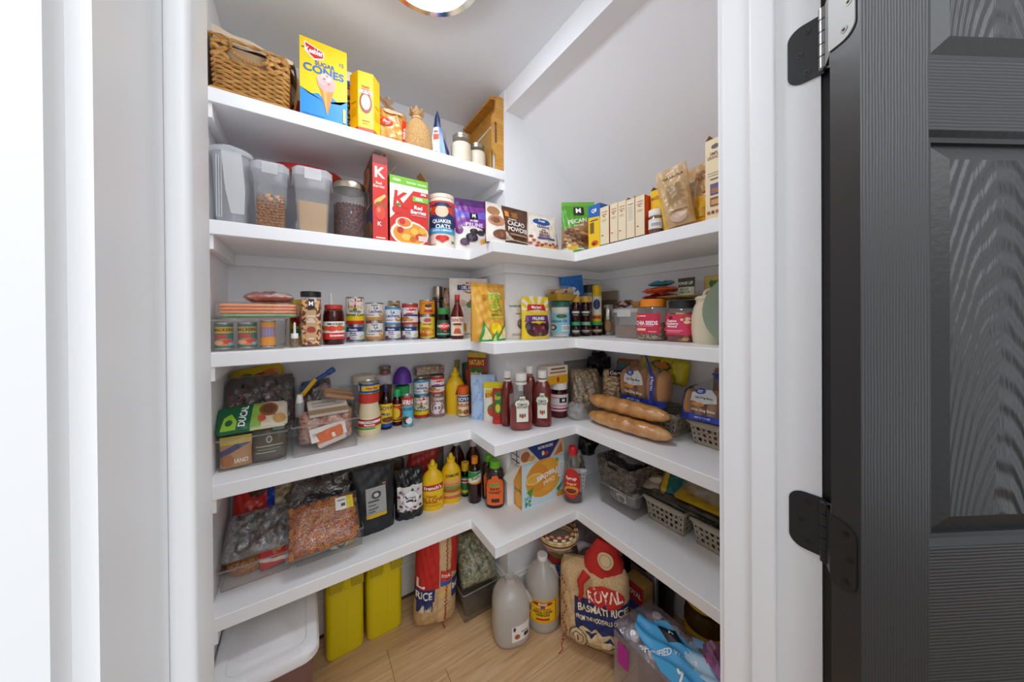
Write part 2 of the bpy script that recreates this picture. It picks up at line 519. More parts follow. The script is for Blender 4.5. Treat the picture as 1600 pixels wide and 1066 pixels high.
# the open black door
def door_grain(horizontal=False):
    key = ('DG', horizontal)
    if key in _MATS: return _MATS[key]
    m, nt, out = _new('black_grain_' + str(int(horizontal)))
    b = _bsdf(nt, lin('#2b2b2c'), .40, 0, .5)
    tc = nt.nodes.new('ShaderNodeTexCoord'); mp = nt.nodes.new('ShaderNodeMapping')
    mp.inputs['Scale'].default_value = (1.2, 1, 9) if horizontal else (9, 1, 1.2)
    nt.links.new(tc.outputs['Object'], mp.inputs[0])
    w = nt.nodes.new('ShaderNodeTexWave'); w.bands_direction = 'Z' if horizontal else 'X'
    w.inputs['Scale'].default_value = 8.5; w.inputs['Distortion'].default_value = 3.0; w.inputs['Detail'].default_value = 3; w.inputs['Detail Scale'].default_value = 1.2
    nt.links.new(mp.outputs[0], w.inputs['Vector'])
    _bump(nt, b, w.outputs[0], .22, .003)
    nt.links.new(b.outputs[0], out.inputs[0]); _MATS[key] = m
    return m
def door_cathedral():
    m, nt, out = _new('black_cathedral')
    b = _bsdf(nt, lin('#2b2b2c'), .38, 0, .5)
    tc = nt.nodes.new('ShaderNodeTexCoord'); mp = nt.nodes.new('ShaderNodeMapping')
    mp.inputs['Scale'].default_value = (6, 0, 1); mp.inputs['Location'].default_value = (0, 0, .3)
    nt.links.new(tc.outputs['Object'], mp.inputs[0])
    nz = _noise(nt, 7, 4, .6, mp.outputs[0])
    ad = nt.nodes.new('ShaderNodeVectorMath'); ad.operation = 'MULTIPLY_ADD'; ad.inputs[1].default_value = (.022, 0, .03)
    nt.links.new(nz.outputs['Color'], ad.inputs[0]); nt.links.new(mp.outputs[0], ad.inputs[2])
    w = nt.nodes.new('ShaderNodeTexWave'); w.wave_type = 'RINGS'; w.rings_direction = 'Y'
    w.inputs['Scale'].default_value = 9; w.inputs['Distortion'].default_value = .35; w.inputs['Detail'].default_value = 3
    nt.links.new(ad.outputs[0], w.inputs['Vector'])
    _bump(nt, b, w.outputs[0], .6, .005)
    nt.links.new(b.outputs[0], out.inputs[0])
    return m
BLK = M('#1d1d1e', .4, bump=.05, bscale=120)
_near = CAM + _R0 * .4266 + _F0 * .389
_dd = (_R0 * .9988 + _F0 * .0487)
_dyaw = atan2(_dd.y, _dd.x)
door = bpy.data.objects.new('door_1', None); COL.objects.link(door)
door['kind'] = 'structure'; door['label'] = 'black moulded panel door standing open'
door.location = (_near.x, _near.y, .012); door.rotation_euler = (0, 0, _dyaw)
DW, DH, DT = .66, 2.015, .035
SW = .0895
rails = [(0, .14), (.60, .71), (.705, .94), (1.453, 1.53), (1.93, DH)]
VG, HG, CG = door_grain(), door_grain(True), door_cathedral()
for x0 in (0, DW / 2 - .045, DW - SW):
    x1 = x0 + (SW if x0 != DW / 2 - .045 else .09)
    G().box(x0, x1, .0, DT, 0, DH, VG).obj('stile', door)
openings = [(SW, DW / 2 - .045), (DW / 2 + .045, DW - SW)]
zr = [(0, .14), (.66, .925), (1.442, 1.528), (1.93, DH)]
for a, b in openings:
    for z0, z1 in zr:
        G().box(a, b, .0, DT, z0, z1, HG).obj('rail', door)
    for z0, z1 in ((.14, .66), (.925, 1.442), (1.528, 1.93)):
        g = G()
        lev = [(0, 0), (.006, .006), (.012, .0065), (.013, .011), (.034, .004)]
        def rr(i, y): return [(a + i, y, z0 + i), (b - i, y, z0 + i), (b - i, y, z1 - i), (a + i, y, z1 - i)]
        g.loft([rr(i, y) for i, y in lev], BLK, False, False, False)
        n = g.add(rr(.034, .004)); g.face((n, n + 1, n + 2, n + 3), CG)
        n = g.add([(a, DT - .012, z0), (b, DT - .012, z0), (b, DT - .012, z1), (a, DT - .012, z1)]); g.face((n + 3, n + 2, n + 1, n), BLK)
        o = g.obj('panel', door)
        off = Vector(((a + b) / 2 + .01, 0, z0 + .02)); o.data.transform(Matrix.Translation(-off)); o.location = off
# hinges: jamb leaf and door leaf, rounded corners, five-knuckle barrel
def leaf(mat, w, h, flip):
    pts = []
    for (cx, cz, a0) in ((w - .016, h / 2 - .016, 0), (w - .016, -h / 2 + .016, -90)):
        seg = [(cx + .016 * cos(radians(a0 + 90 * t / 6)), cz + .016 * sin(radians(a0 + 90 * t / 6))) for t in range(7)]
        pts = seg + pts if a0 == 0 else seg + pts
    pts = pts + [(0, h / 2), (0, -h / 2)]
    return pts
def hinge(zc, m_jamb, m_door, m_barrel):
    hg = bpy.data.objects.new('hinge', None); COL.objects.link(hg); hg.parent = door
    inv = Matrix.Rotation(-_dyaw, 4, 'Z')
    far = Vector((_near.x, _near.y, 0)) - Vector((_dd.y, -_dd.x, 0)) * DT     # rear corner of the hinge edge
    def loc(p): return inv @ (Vector(p) - Vector((_near.x, _near.y, 0)))
    bar = Vector((JR - .012, YD0 - .006, 0))
    H = .086
    g = G()
    for k in range(5):
        z0 = zc - H / 2 + k * H / 5
        p = loc(bar); g.lathe([(.0052, z0 + .0004), (.006, z0 + .001), (.006, z0 + H / 5 - .001), (.0052, z0 + H / 5 - .0004)], m_barrel, 12, cx=p.x, cy=p.y)
    g.obj('barrel', hg)
    for which, base, dirv, nrm, mat in (('jamb', bar, Vector((0, 1, 0)), Vector((-1, 0, 0)), m_jamb), ('door', Vector((_near.x, _near.y, 0)), None, None, m_door)):
        g = G(); pts = leaf(mat, .036 if which == 'jamb' else .031, H, False)
        if which == 'jamb':
            o3 = Vector((JR, YD0 - .004, 0)); d = Vector((0, 1, 0)); nn = Vector((-1, 0, 0)); pts = [(p[0] * 1.15, p[1]) for p in pts]
        else:
            o3 = far; d = Vector((_dd.y, -_dd.x, 0)); nn = -_dd
        k = len(pts)
        a = [loc(o3 + d * p[0] + nn * .0005) for p in pts]; b2 = [loc(o3 + d * p[0] + nn * .0022) for p in pts]
        n = g.add([(q.x, q.y, zc + p[1]) for q, p in zip(a, pts)] + [(q.x, q.y, zc + p[1]) for q, p in zip(b2, pts)])
        g.face([n + i for i in range(k)], mat); g.face([n + k + i for i in reversed(range(k))], mat)
        for i in range(k): g.face((n + i, n + (i + 1) % k, n + k + (i + 1) % k, n + k + i), mat)
        if which == 'door':
            q0 = loc(bar); q1 = loc(o3 + d * .002 + nn * .001)
            n = g.add([(q0.x, q0.y, zc - H / 2), (q1.x, q1.y, zc - H / 2), (q1.x, q1.y, zc + H / 2), (q0.x, q0.y, zc + H / 2)]); g.face((n, n + 1, n + 2, n + 3), mat)
        lf = g.obj('leaf', hg)
        for sx_, sz in ((.019, .03), (.027 if which == 'jamb' else .024, 0), (.019, -.03)):
            c = loc(o3 + d * sx_ + nn * .0022); nl = inv @ nn
            gs2 = G()
            for r, mm, e in ((.0042, M('#55524d', .35, 1) if mat is not BLK else M('#101010', .4), .0006), (.0018, M('#0c0c0c', .6), .0009)):
                tv = nl.cross(Vector((0, 0, 1)))
                n = gs2.add([tuple(c + nl * e + tv * r * cos(2 * pi * j / 10) + Vector((0, 0, zc + sz + r * sin(2 * pi * j / 10)))) for j in range(10)])
                gs2.face([n + j for j in range(10)], mm)
            gs2.obj('screw', hg)
hinge(1.806 - .200, M('#262627', .5), M('#a2a19f', .5, .35), M('#8b8987', .3, 1))
hinge(1.094 - .190, BLK, BLK, BLK)

# ceiling lamp of the pantry
LX, LY = .358, -.330
lamp = T('ceiling_lamp', 'round flush ceiling lamp with a polished metal rim', 'lamp', (LX, LY, ZC))
G().lathe([(.135, -.001), (.142, -.004), (.144, -.040), (.142, -.046), (.122, -.047), (.121, -.035)], M('#cfc9c0', .12, 1), 48, cap0=True, cap1=False).obj('rim', lamp)
G().lathe([(.121, -.040), (.116, -.056), (.10, -.068), (.06, -.078), (.004, -.081)], EMIT('#f0f6ff', 17), 40, cap0=False).obj('diffuser', lamp)

# ------------------------------------------------------------------ shelves
def shelf(i, label):
    z = SHZ[i]
    s = T('shelf', label, 'shelf', (0, 0, z), group='white pantry shelves')
    e = .0006
    if i == 1:
        pts = [(XL + e, 0), (XW - e, 0), (XW - e, YB - e), (XL + e, YB - e)]
    else:
        pts = [(XL + e, 0), (XZ, 0), (XZ, YC), (XR, YC), (XR, YD1 + .02), (XRW - e, YD1 + .02), (XRW - e, YW - e), (XW - e, YW - e), (XW - e, YB - e), (XL + e, YB - e)]
    b = .0015
    g = G(); n = len(pts)
    def off(d):
        out = []
        for k in range(n):
            p0, p1, p2 = Vector(pts[k - 1]), Vector(pts[k]), Vector(pts[(k + 1) % n])
            d1 = (p1 - p0).normalized(); d2 = (p2 - p1).normalized()
            n1 = Vector((-d1.y, d1.x)); n2 = Vector((-d2.y, d2.x))
            out.append(tuple(p1 + (n1 + n2) * d))
        return out
    rings = [[(x, y, -ST) for x, y in off(b)], [(x, y, -ST + b) for x, y in pts], [(x, y, -b) for x, y in pts], [(x, y, 0) for x, y in off(b)]]
    g.loft(rings, SHELF, True, True, False)
    g.obj('board', s)
    c = .019; zc0, zc1 = -ST - .038, -ST - .0005
    def cleat(x0, x1, y0, y1): G().box(x0, x1, y0, y1, zc0, zc1, SHELF).obj('cleat', s)
    cleat(XL + .02, XW - .02, YB - c, YB - e)
    cleat(XL + e, XL + c, .01, YB - .0195)
    cleat(XW - c, XW - e, YW - c if i > 1 else .01, YB - .0195)
    if i > 1:
        cleat(XW - e, XRW - .0195, YW - c, YW - e)
        cleat(XRW - c, XRW - e, YD1 + .03, YW - e)
    return s
shelf(1, 'highest white shelf, the short one on the left holding the wicker basket')
shelf(2, 'second white shelf from the top, holding cereal boxes and snack pouches')
shelf(3, 'middle white shelf at eye level, holding the rows of small cans')
shelf(4, 'fourth white shelf from the top, holding ketchup bottles and bread')
shelf(5, 'lowest white shelf, holding black coffee bags and the peaches box')

# ------------------------------------------------------------------ builders for groceries
def inward(yaw): return Vector((-sin(yaw), cos(yaw), 0))
def place(box, sh, run='L', s=None, rot=0, z=None):
    return fit(*box, sh, run, s, rot, z)
def can(label, box, sh, run='L', s=None, specs=(), paper='#f2eee4', rim=STEEL, name='food_can', group='stacked food cans', wrap=1.0, r=None, h=None):
    """tin can: metal body with rolled rims, paper label with print"""
    c, w, hh, yaw = place(box, sh, run, s, 'v')
    r = r or w / 2; h = h or hh
    c = c + inward(yaw) * r
    if s is None and h is hh: h = hit_line((box[0] + box[1]) / 2, box[2], c, Vector((cos(yaw), sin(yaw), 0))).z - c.z
    t = T(name, label, 'can', c, yaw, group=group)
    e = .0012
    tin = G().lathe([(r * .9, .0015), (r * .95, 0), (r, .0008), (r, .004), (r - .0018, .0055), (r - .0018, h - .0055), (r, h - .004), (r, h - .0008), (r * .95, h), (r * .93, h - .0035)], rim, 28).obj('tin', t)
    g = G(); z0, z1 = .006, h - .006; rl = r - .0013
    g.lathe([(rl, z0), (rl, z1)], M(paper, .4), 28, cap0=False, cap1=False)
    prints(g, cyl_map(rl, z0), pi * rl, z1 - z0, specs, off0=.0003, step=.00015)
    g.obj('paper_label', tin)
    t['top_z'] = c.z + h; t['rad'] = r
    return t
def stack(label, under, specs, h, paper='#f2eee4', r=None, rim=STEEL, group='stacked food cans', name='food_can'):
    c = Vector((under.location.x, under.location.y, under['top_z'])); yaw = under.rotation_euler.z
    r = r or under['rad']
    t = T(name, label, 'can', c, yaw, group=group)
    tin = G().lathe([(r * .9, .0015), (r * .95, 0), (r, .0008), (r, .004), (r - .0018, .0055), (r - .0018, h - .0055), (r, h - .004), (r, h - .0008), (r * .95, h), (r * .93, h - .0035)], rim, 28).obj('tin', t)
    g = G(); z0, z1 = .006, h - .006; rl = r - .0013
    g.lathe([(rl, z0), (rl, z1)], M(paper, .4), 28, cap0=False, cap1=False)
    prints(g, cyl_map(rl, z0), pi * rl, z1 - z0, specs, off0=.0003, step=.00015)
    g.obj('paper_label', tin)
    t['top_z'] = c.z + h; t['rad'] = r
    return t
ROUND_JAR = [(.0, 0), (.9, 0), (.98, .03), (1, .08), (1, .74), (.96, .82), (.86, .86)]
def vessel(name, label, cat, box, sh, run='L', s=None, prof=ROUND_JAR, mat=None, cap=None, lab=None, fill=None, sx=1, sy=1, power=2, n=24, group=None, rot='v', tag=None, z=None, extra=None, turn=0):
    """bottle or jar. prof in (r of half width, z of height); cap=(z0, z1, r, mat[, top r]); lab=(z0, z1, base, specs, width of half turn); fill=(mat, level[, r])"""
    c, w, h, yaw = place(box, sh, run, s, rot, z)
    R = w / 2 / sx
    c = c + inward(yaw) * R * sy
    if c.z < CAM.z and s is None: h = hit_line((box[0] + box[1]) / 2, box[2], c, Vector((cos(yaw), sin(yaw), 0))).z - c.z
    t = T(name, label, cat, c, yaw + radians(turn), group=group)
    P = [(r * R, zz * h) for r, zz in prof]
    body = G().lathe(P, mat, n, sx, sy, power=power, cap0=False).obj('body', t)
    if fill:
        fm, lv = fill[0], fill[1]; k = fill[2] if len(fill) > 2 else .93
        rf = prof_r(P); m = 8
        Q = [(.0005, .003), (rf(.006 * h) * k * .96, .003)] + [(rf(lv * h * i / m) * k, max(.004, lv * h * i / m)) for i in range(1, m + 1)]
        G().lathe(Q, fm, n, sx, sy, power=power).obj('contents', t, kind='stuff')
    if cap:
        z0, z1, cr, cm = cap[:4]; tr = cap[4] if len(cap) > 4 else cr
        cr *= R; tr *= R; z0 *= h; z1 *= h
        g = G().lathe([(cr * .97, z0), (cr, z0 + .001), (cr * .5 + tr * .5, (z0 + z1) / 2), (tr, z1 - .0015), (tr * .92, z1)], cm, n)
        g.obj('cap', t)
    if lab:
        z0, z1, base, specs = lab[:4]; fr = lab[4] if len(lab) > 4 else 1.0
        z0 *= h; z1 *= h; rf = prof_r(P); rm = rf((z0 + z1) / 2) * (sx + sy) / 2
        mp = cyl_map(lambda v: rf(v + z0), z0, 0, 0, sx, sy, power)
        g = G(); W = (pi if power == 2 else 1.94) * rm * fr
        if base: prints(g, mp, W, z1 - z0, [('r', 0, 0, 1, 1, base)], off0=.0006)
        prints(g, mp, W, z1 - z0, specs, off0=.0010, step=.0002, curved=True)
        g.obj('label_print', body)
    if extra: extra(t, R, h)
    t['top_z'] = c.z + h; t['rad'] = R
    return t
def carton(name, label, cat, box, sh, run='L', s=None, rot=0, d=.05, col='#ffffff', specs=(), side=(), side_col=None, right=(), right_col=None, flaps=False, top_col=None, group=None, z=None, inner='#b08a5c', roll=0):
    c, w, h, yaw = place(box, sh, run, s, rot, z)
    t = T(name, label, cat, c, yaw, roll=roll, group=group)
    b = M(col, .42); sc = M(side_col, .42) if side_col else b; rc = M(right_col, .42) if right_col else sc
    g = G().box(-w / 2, w / 2, 0, d, 0, h, b, {'left': sc, 'right': rc, 'top': M(top_col, .5) if top_col else (M(inner, .7) if flaps else b)})
    body = g.obj('carton_body', t)
    if specs: prints(G(), flat_map(), w, h, specs).obj('print', body)
    if side: prints(G(), lambda u, v, o: (-w / 2 - o, d / 2 - u, v), d, h, side).obj('side_print', body)
    if right: prints(G(), lambda u, v, o: (w / 2 + o, d / 2 + u, v), d, h, right).obj('side_print', body)
    if flaps:
        ik = M(inner, .75, bump=.05)
        for sg in (-1, 1):
            g = G(); fl_ = w * .33
            n = g.add([(sg * w / 2, .001, h), (sg * w / 2, d - .001, h), (sg * (w / 2 - fl_ * .55), d - .002, h + fl_ * .8), (sg * (w / 2 - fl_ * .55), .002, h + fl_ * .8)])
            g.face((n, n + 1, n + 2, n + 3), ik)
            o = g.obj('flap', body); md = o.modifiers.new('thickness', 'SOLIDIFY'); md.thickness = .0008
    t['top_z'] = c.z + h; t['w'] = w
    return t
def wr(u, v, seed, amp):
    return amp * (sin(u * 61 + seed * 1.7 + 9 * v) * sin(v * 47 + seed) + .6 * sin(u * 130 + v * 71 + seed * 3.1) + .5 * sin(v * 160 - u * 50 + seed))
def pouch(name, label, cat, box, sh, run='L', s=None, rot=0, d=.05, mat=None, specs=(), tilt=0, roll=0, group=None, seed=1, amp=.0012, seal=.07, top_w=1.0, z=None, puff=.55, rough=.35, sealmat=None, hreal=None, wreal=None, loc=None, yaw=None, cut=None):
    """stand-up pouch: flat top seal, full foot"""
    if loc is None: c, w, h, yw = place(box, sh, run, s, rot, z)
    else: c, w, h, yw = Vector(loc), wreal, hreal, yaw
    if hreal: h = hreal
    if wreal: w = wreal
    c = c + Vector((0, 0, w / 2 * abs(sin(roll)) + d * abs(sin(tilt)) + .0005))
    t = T(name, label, cat, c, yw, tilt, roll, group)
    def half(x, y):
        q = max(0.0, 1 - abs(x) ** 2.4) ** puff
        a = 1 - max(0, (y - .12) / (1 - seal - .12)) ** 1.6 if y < 1 - seal else 0
        foot = min(1, .72 + y * 2.4)
        return d / 2 * q * max(0, a) * foot + .0008
    def wid(y): return w / 2 * (1 - (1 - top_w) * y) * (1 - .03 * sin(pi * min(1, y * 1.3)))
    def ptf(x, y, sg, o=0):
        k = wr(x * w, y * h, seed, amp) * (1 if y < 1 - seal else .3) * min(1, 3 * (1 - abs(x)))
        return (x * wid(y), d / 2 + sg * (half(x, y) + o + k * (1 if sg < 0 else .5)), y * h)
    g = G(); nu, nv = max(14, min(46, int(w / .006))), max(16, min(60, int(h / .006)))
    g.grid(lambda a, b: ptf(2 * a - 1, b, -1), nu, nv, mat)
    g.grid(lambda a, b: ptf(2 * a - 1, b, 1), nu, nv, mat, flip=True)
    g.grid(lambda a, b: ptf(2 * a - 1, 0, -1 if b < .5 else 1), nu, 1, mat, flip=True)
    bag = g.obj('bag', t)
    if specs:
        g = G(); prints(g, lambda u, v, o: ptf(max(-1, min(1, u / max(wid(v / h), .001))), v / h, -1, o), w * .985, h, specs, rough, off0=.0012, step=.00028, curved=True); g.obj('print', bag)
    if sealmat:
        g = G().grid(lambda a, b: ptf(2 * a - 1, 1 - seal * .8 + seal * .8 * b, -1, .0006), nu, 2, sealmat); g.obj('seal', t)
    t['top_z'] = c.z + h
    return t
def pillow(name, label, cat, c, w, h, d, yaw=0, tilt=0, roll=0, mat=None, specs=(), group=None, seed=1, amp=.003, inner=None, px=3, py=2.6, end=None, rough=.35, k_in=.9, lump=0.0):
    """filled soft bag: both ends crimped; optional contents mesh inside a clear film; c is the world point of the middle of the foot edge"""
    if abs(tilt) < .7: c = Vector(c) + Vector((0, 0, w / 2 * abs(sin(roll)) + d * .3 * abs(sin(tilt))))
    t = T(name, label, cat, c, yaw, tilt, roll, group)
    def half(x, y):
        q = max(0.0, (1 - abs(x) ** px) * (1 - abs(2 * y - 1) ** py)) ** .5
        return d / 2 * q + .0006
    def wid(y): return w / 2 * (1 - .10 * max(0, 1 - (1 - abs(2 * y - 1)) * 5))
    def ptf(x, y, sg, o=0, k=1):
        e = wr(x * w, y * h, seed, amp) * min(1, 2.5 * (1 - abs(x))) * min(1, 4 * (1 - abs(2 * y - 1)))
        return (x * wid(y) * k, sg * (half(x, y) * k + o + e), h / 2 + (y - .5) * h * k)
    nu, nv = max(16, min(46, int(w / .006))), max(16, min(64, int(h / .006)))
    g = G()
    g.grid(lambda a, b: ptf(2 * a - 1, b, -1), nu, nv, mat)
    g.grid(lambda a, b: ptf(2 * a - 1, b, 1), nu, nv, mat, flip=True)
    bag = g.obj('film' if inner else 'bag', t)
    if inner:
        g = G()
        g.grid(lambda a, b: ptf(2 * a - 1, b, -1, -.0015 + lump * sin(a * w * 330 + 2 * sin(b * h * 190)) * sin(b * h * 350 + 1.5 * sin(a * w * 210)), k_in), nu * 2, nv * 2, inner)
        g.grid(lambda a, b: ptf(2 * a - 1, b, 1, -.0015, k_in), nu, nv, inner, flip=True)
        g.obj('contents', t, kind='stuff')
    if specs:
        g = G(); prints(g, lambda u, v, o: ptf(max(-1, min(1, u / max(wid(v / h), .001))), v / h, -1, o), w, h, specs, rough, off0=.0014, step=.00028, curved=True); g.obj('print', bag)
    return t
def crumple(name, label, cat, c, r, mat, seed=1, yaw=0, tilt=0, roll=0, group=None, n=22, m=14, amp=.22, inner=None):
    """loose crumpled bag: an irregular closed lump with folds; c = centre of its foot"""
    t = T(name, label, cat, c, yaw, tilt, roll, group)
    rx, ry, rz = r
    rr = random.Random(seed); ph = [rr.uniform(0, 6.28) for _ in range(8)]
    def lump(k):
        rings = []
        for i in range(1, m):
            a = pi * i / m; ring = []
            for j in range(n):
                b = 2 * pi * j / n
                f = 1 + amp * (.5 * sin(3 * b + ph[0] + 2 * a) + .4 * sin(5 * b - 3 * a + ph[1]) + .35 * sin(7 * a + 2 * b + ph[2]) + .3 * sin(11 * b + ph[3] + 5 * a)) * k
                z = rz - rz * cos(a) * (f if a > pi / 2 else 1)
                ring.append((rx * sin(a) ** .7 * cos(b) * f * k, ry * sin(a) ** .7 * sin(b) * f * k, max(0.0004, z * (k if a > 1.5 else 1))))
            rings.append(ring)
        return rings
    G().loft(lump(1), mat).obj('bag', t)
    if inner: G().loft(lump(.86), inner).obj('contents', t, kind='stuff')
    return t
FILM = CLEAR('#fbfbfb', .15, .12, .05, bump=.8, bscale=50)
FILM_DULL = CLEAR('#e8e6e2', .15, .18, .12, bump=.7, bscale=40)
BINP = CLEAR('#f2efea', .07, .05, .03)
CLEARP = CLEAR('#eef1f3', .06, .12, .14)
GLASS = CLEAR('#f3f5f2', .06, .03)
def open_bin(name, label, box, sh, run='L', s=None, rot=0, d=.2, h=None, mat=BINP, group=None, r=.006, flare=.004, lip=True, edge=None):
    """clear open storage bin; returns root, width, height"""
    c, w, hh, yaw = place(box, sh, run, s, rot); h = h or hh
    if run == 'L' and c.x - w / 2 < XL + .005:
        xr_ = c.x + w / 2; w = xr_ - XL - .005; c.x = xr_ - w / 2
    t = T(name, label, 'bin', c, yaw, group=group)
    g = G()
    g.rbox(w, d, [(.0012, flare), (.005, flare * .9), (h, 0)], mat, r=r, cy=d / 2, cap1=False)
    g.obj('shell', t)
    if lip:
        em = edge or M('#d9d3c9', .2)
        g = G()
        g.rbox(w + .003, d + .003, [(h - .004, 0), (h, 0)], CLEAR('#d8d0c6', .14, .08, .25), r=r, cy=d / 2, cap0=False, cap1=False)
        g.rbox(w + .003, d + .003, [(h, 0), (h, .004)], CLEAR('#d8d0c6', .14, .08, .25), r=r, cy=d / 2, cap0=False, cap1=False)
        g.obj('rim', t)
        g = G().rbox(w - .001, d - .001, [(.0002, flare), (.003, flare)], CLEAR('#b7aea2', .12, .1, .25), r=r, cy=d / 2, cap0=False, cap1=False); g.obj('foot', t)
    t['top_z'] = c.z + h; t['w'] = w
    return t, w, h
def holes_panel(g, P, nx, ny, rad, mat, seg=8):
    """P(a,b)->point on a wall; nx by ny cells each with a round hole of radius rad(i,j) (fraction of cell)"""
    for j in range(ny):
        for i in range(nx):
            r = rad(i, j); sq = []; ci = []
            for k in range(seg):
                a = 2 * pi * k / seg; cx, cy = cos(a), sin(a); m = max(abs(cx), abs(cy))
                sq.append(P((i + .5 + .5 * cx / m) / nx, (j + .5 + .5 * cy / m) / ny))
                if r: ci.append(P((i + .5 + r * cx) / nx, (j + .5 + r * cy) / ny))
            if r:
                n = g.add(sq + ci)
                for k in range(seg): g.face((n + k, n + (k + 1) % seg, n + seg + (k + 1) % seg, n + seg + k), mat, False)
                # square corners the ring of points leaves out
            else:
                n = g.add(sq); g.face(list(range(n, n + seg)), mat)
def hole_basket(name, label, c, w, d, h, yaw, mat, group=None, nx=7, ny=3, flare=.012, rim=True):
    """plastic basket: tapered walls with rows of round holes, rolled handle rim"""
    t = T(name, label, 'basket', c, yaw, group=group)
    def wall(p0, p1, q0, q1):
        p0, p1, q0, q1 = map(Vector, (p0, p1, q0, q1))
        return lambda a, b: tuple((p0.lerp(p1, a)).lerp(q0.lerp(q1, a), b))
    f = flare
    B = [(-w / 2 + f, f, 0), (w / 2 - f, f, 0), (w / 2 - f, d - f, 0), (-w / 2 + f, d - f, 0)]
    U = [(-w / 2, 0, h), (w / 2, 0, h), (w / 2, d, h), (-w / 2, d, h)]
    for k in range(4):
        g = G(); k2 = (k + 1) % 4
        P = wall(B[k], B[k2], U[k], U[k2])
        g.grid(lambda a, b: P(a, b * .14), 4, 1, mat); g.grid(lambda a, b: P(a, .8 + .2 * b), 4, 1, mat)
        L = w if k % 2 == 0 else d; m = max(3, round(L / .019))
        holes_panel(g, lambda a, b: P(a, .14 + .66 * b), m, ny, lambda i, j: (.36 if (i + j) % 2 else .25) if 0 < i < m - 1 else .2, mat, 8)
        o = g.obj('wall', t); md = o.modifiers.new('thickness', 'SOLIDIFY'); md.thickness = .002; md.offset = -1
    G().box(-w / 2 + f, w / 2 - f, f, d - f, 0, .002, mat).obj('base', t)
    if rim:
        g = G()
        nn = 14; top = lambda a: .012 * (1 - (2 * a - 1) ** 4)
        g.grid(lambda a, b: (-w / 2 - .003 + (w + .006) * a, -.004 - .007 * b, h + .003 - b * (.006 + top(a))), nn, 2, mat)
        g.grid(lambda a, b: (-w / 2 - .003 + (w + .006) * a, -.004 + .006 * b, h + .003), nn, 1, mat)
        g.grid(lambda a, b: (w / 2 + .003 - .006 * b, -.004 + (d + .008) * a, h + .003), nn, 1, mat)
        g.grid(lambda a, b: (-w / 2 + .003 - .006 * b, -.004 + (d + .008) * a, h + .003), nn, 1, mat)
        g.grid(lambda a, b: (-w / 2 - .003 + (w + .006) * a, d - .002 + .006 * b, h + .003), nn, 1, mat)
        o = g.obj('rim', t); md = o.modifiers.new('thickness', 'SOLIDIFY'); md.thickness = .0016
    return t
def weave(g, w, d, z0, z1, rows, mat, r_corner=.02, flare=0, amp=.0022, cx=0, cy=None, n=96, tk=None, skip=None):
    """rows of strand around a rounded rectangle, dipping in and out over hidden stakes"""
    cy = d / 2 if cy is None else cy
    rad = (z1 - z0) / rows * .56
    for k in range(rows):
        z = z0 + (z1 - z0) * (k + .5) / rows; f = flare * (z - z0) / max(z1 - z0, .001)
        hw, hd = w / 2 + f - r_corner, d / 2 + f - r_corner
        per = []
        for qx, qy, a0 in ((1, 1, 0), (-1, 1, 90), (-1, -1, 180), (1, -1, 270)):
            for t in range(5):
                a = radians(a0 + 22.5 * t); per.append((qx * hw + r_corner * cos(a), qy * hd + r_corner * sin(a), cos(a), sin(a)))
        per.append(per[0])
        # resample
        L = [0]
        for a, b in zip(per, per[1:]): L.append(L[-1] + sqrt((a[0] - b[0]) ** 2 + (a[1] - b[1]) ** 2))
        pts = []
        m = n
        for i in range(m + 1):
            s = L[-1] * i / m; j = max(q for q in range(len(L)) if L[q] <= s + 1e-9); j = min(j, len(per) - 2)
            t = (s - L[j]) / max(L[j + 1] - L[j], 1e-9); a, b = per[j], per[j + 1]
            o = amp * sin(i * pi / 2 + k * pi)
            x, y = a[0] + (b[0] - a[0]) * t, a[1] + (b[1] - a[1]) * t
            nx, ny = a[2] + (b[2] - a[2]) * t, a[3] + (b[3] - a[3]) * t
            pts.append((cx + x + nx * o, cy + y + ny * o, z + .35 * rad * sin(i * pi / 2 + 1.5 + k * pi)))
        if skip:
            run = []
            for p in pts + [None]:
                if p is not None and not skip(p): run.append(p)
                else:
                    if len(run) > 2: g.tube(run, rad, mat, 5)
                    run = []
        else: g.tube(pts, rad, mat, 5, False)
    return g

# ================================================================== highest shelf
STRAW = MIXED([(.2, '#7d5220'), (.5, '#bd8a45'), (.8, '#dfb26c')], 35, .7, .5, stretch=(1, 1, 3))
# seagrass basket with a braided upper band, an oval hand hole and a cloth liner
bw, bd, bh = .172, .285, .152
bk = T('wicker_basket', 'honey coloured woven seagrass basket with a cloth liner on the highest shelf', 'basket', (XL + .003 + bw / 2 + .012, .016, SHZ[1]))
g = G(); weave(g, bw - .01, bd - .01, .012, .098, 13, STRAW, .018, .004, .0024, cy=bd / 2, n=92); g.obj('woven_wall', bk, kind='stuff')
g = G()
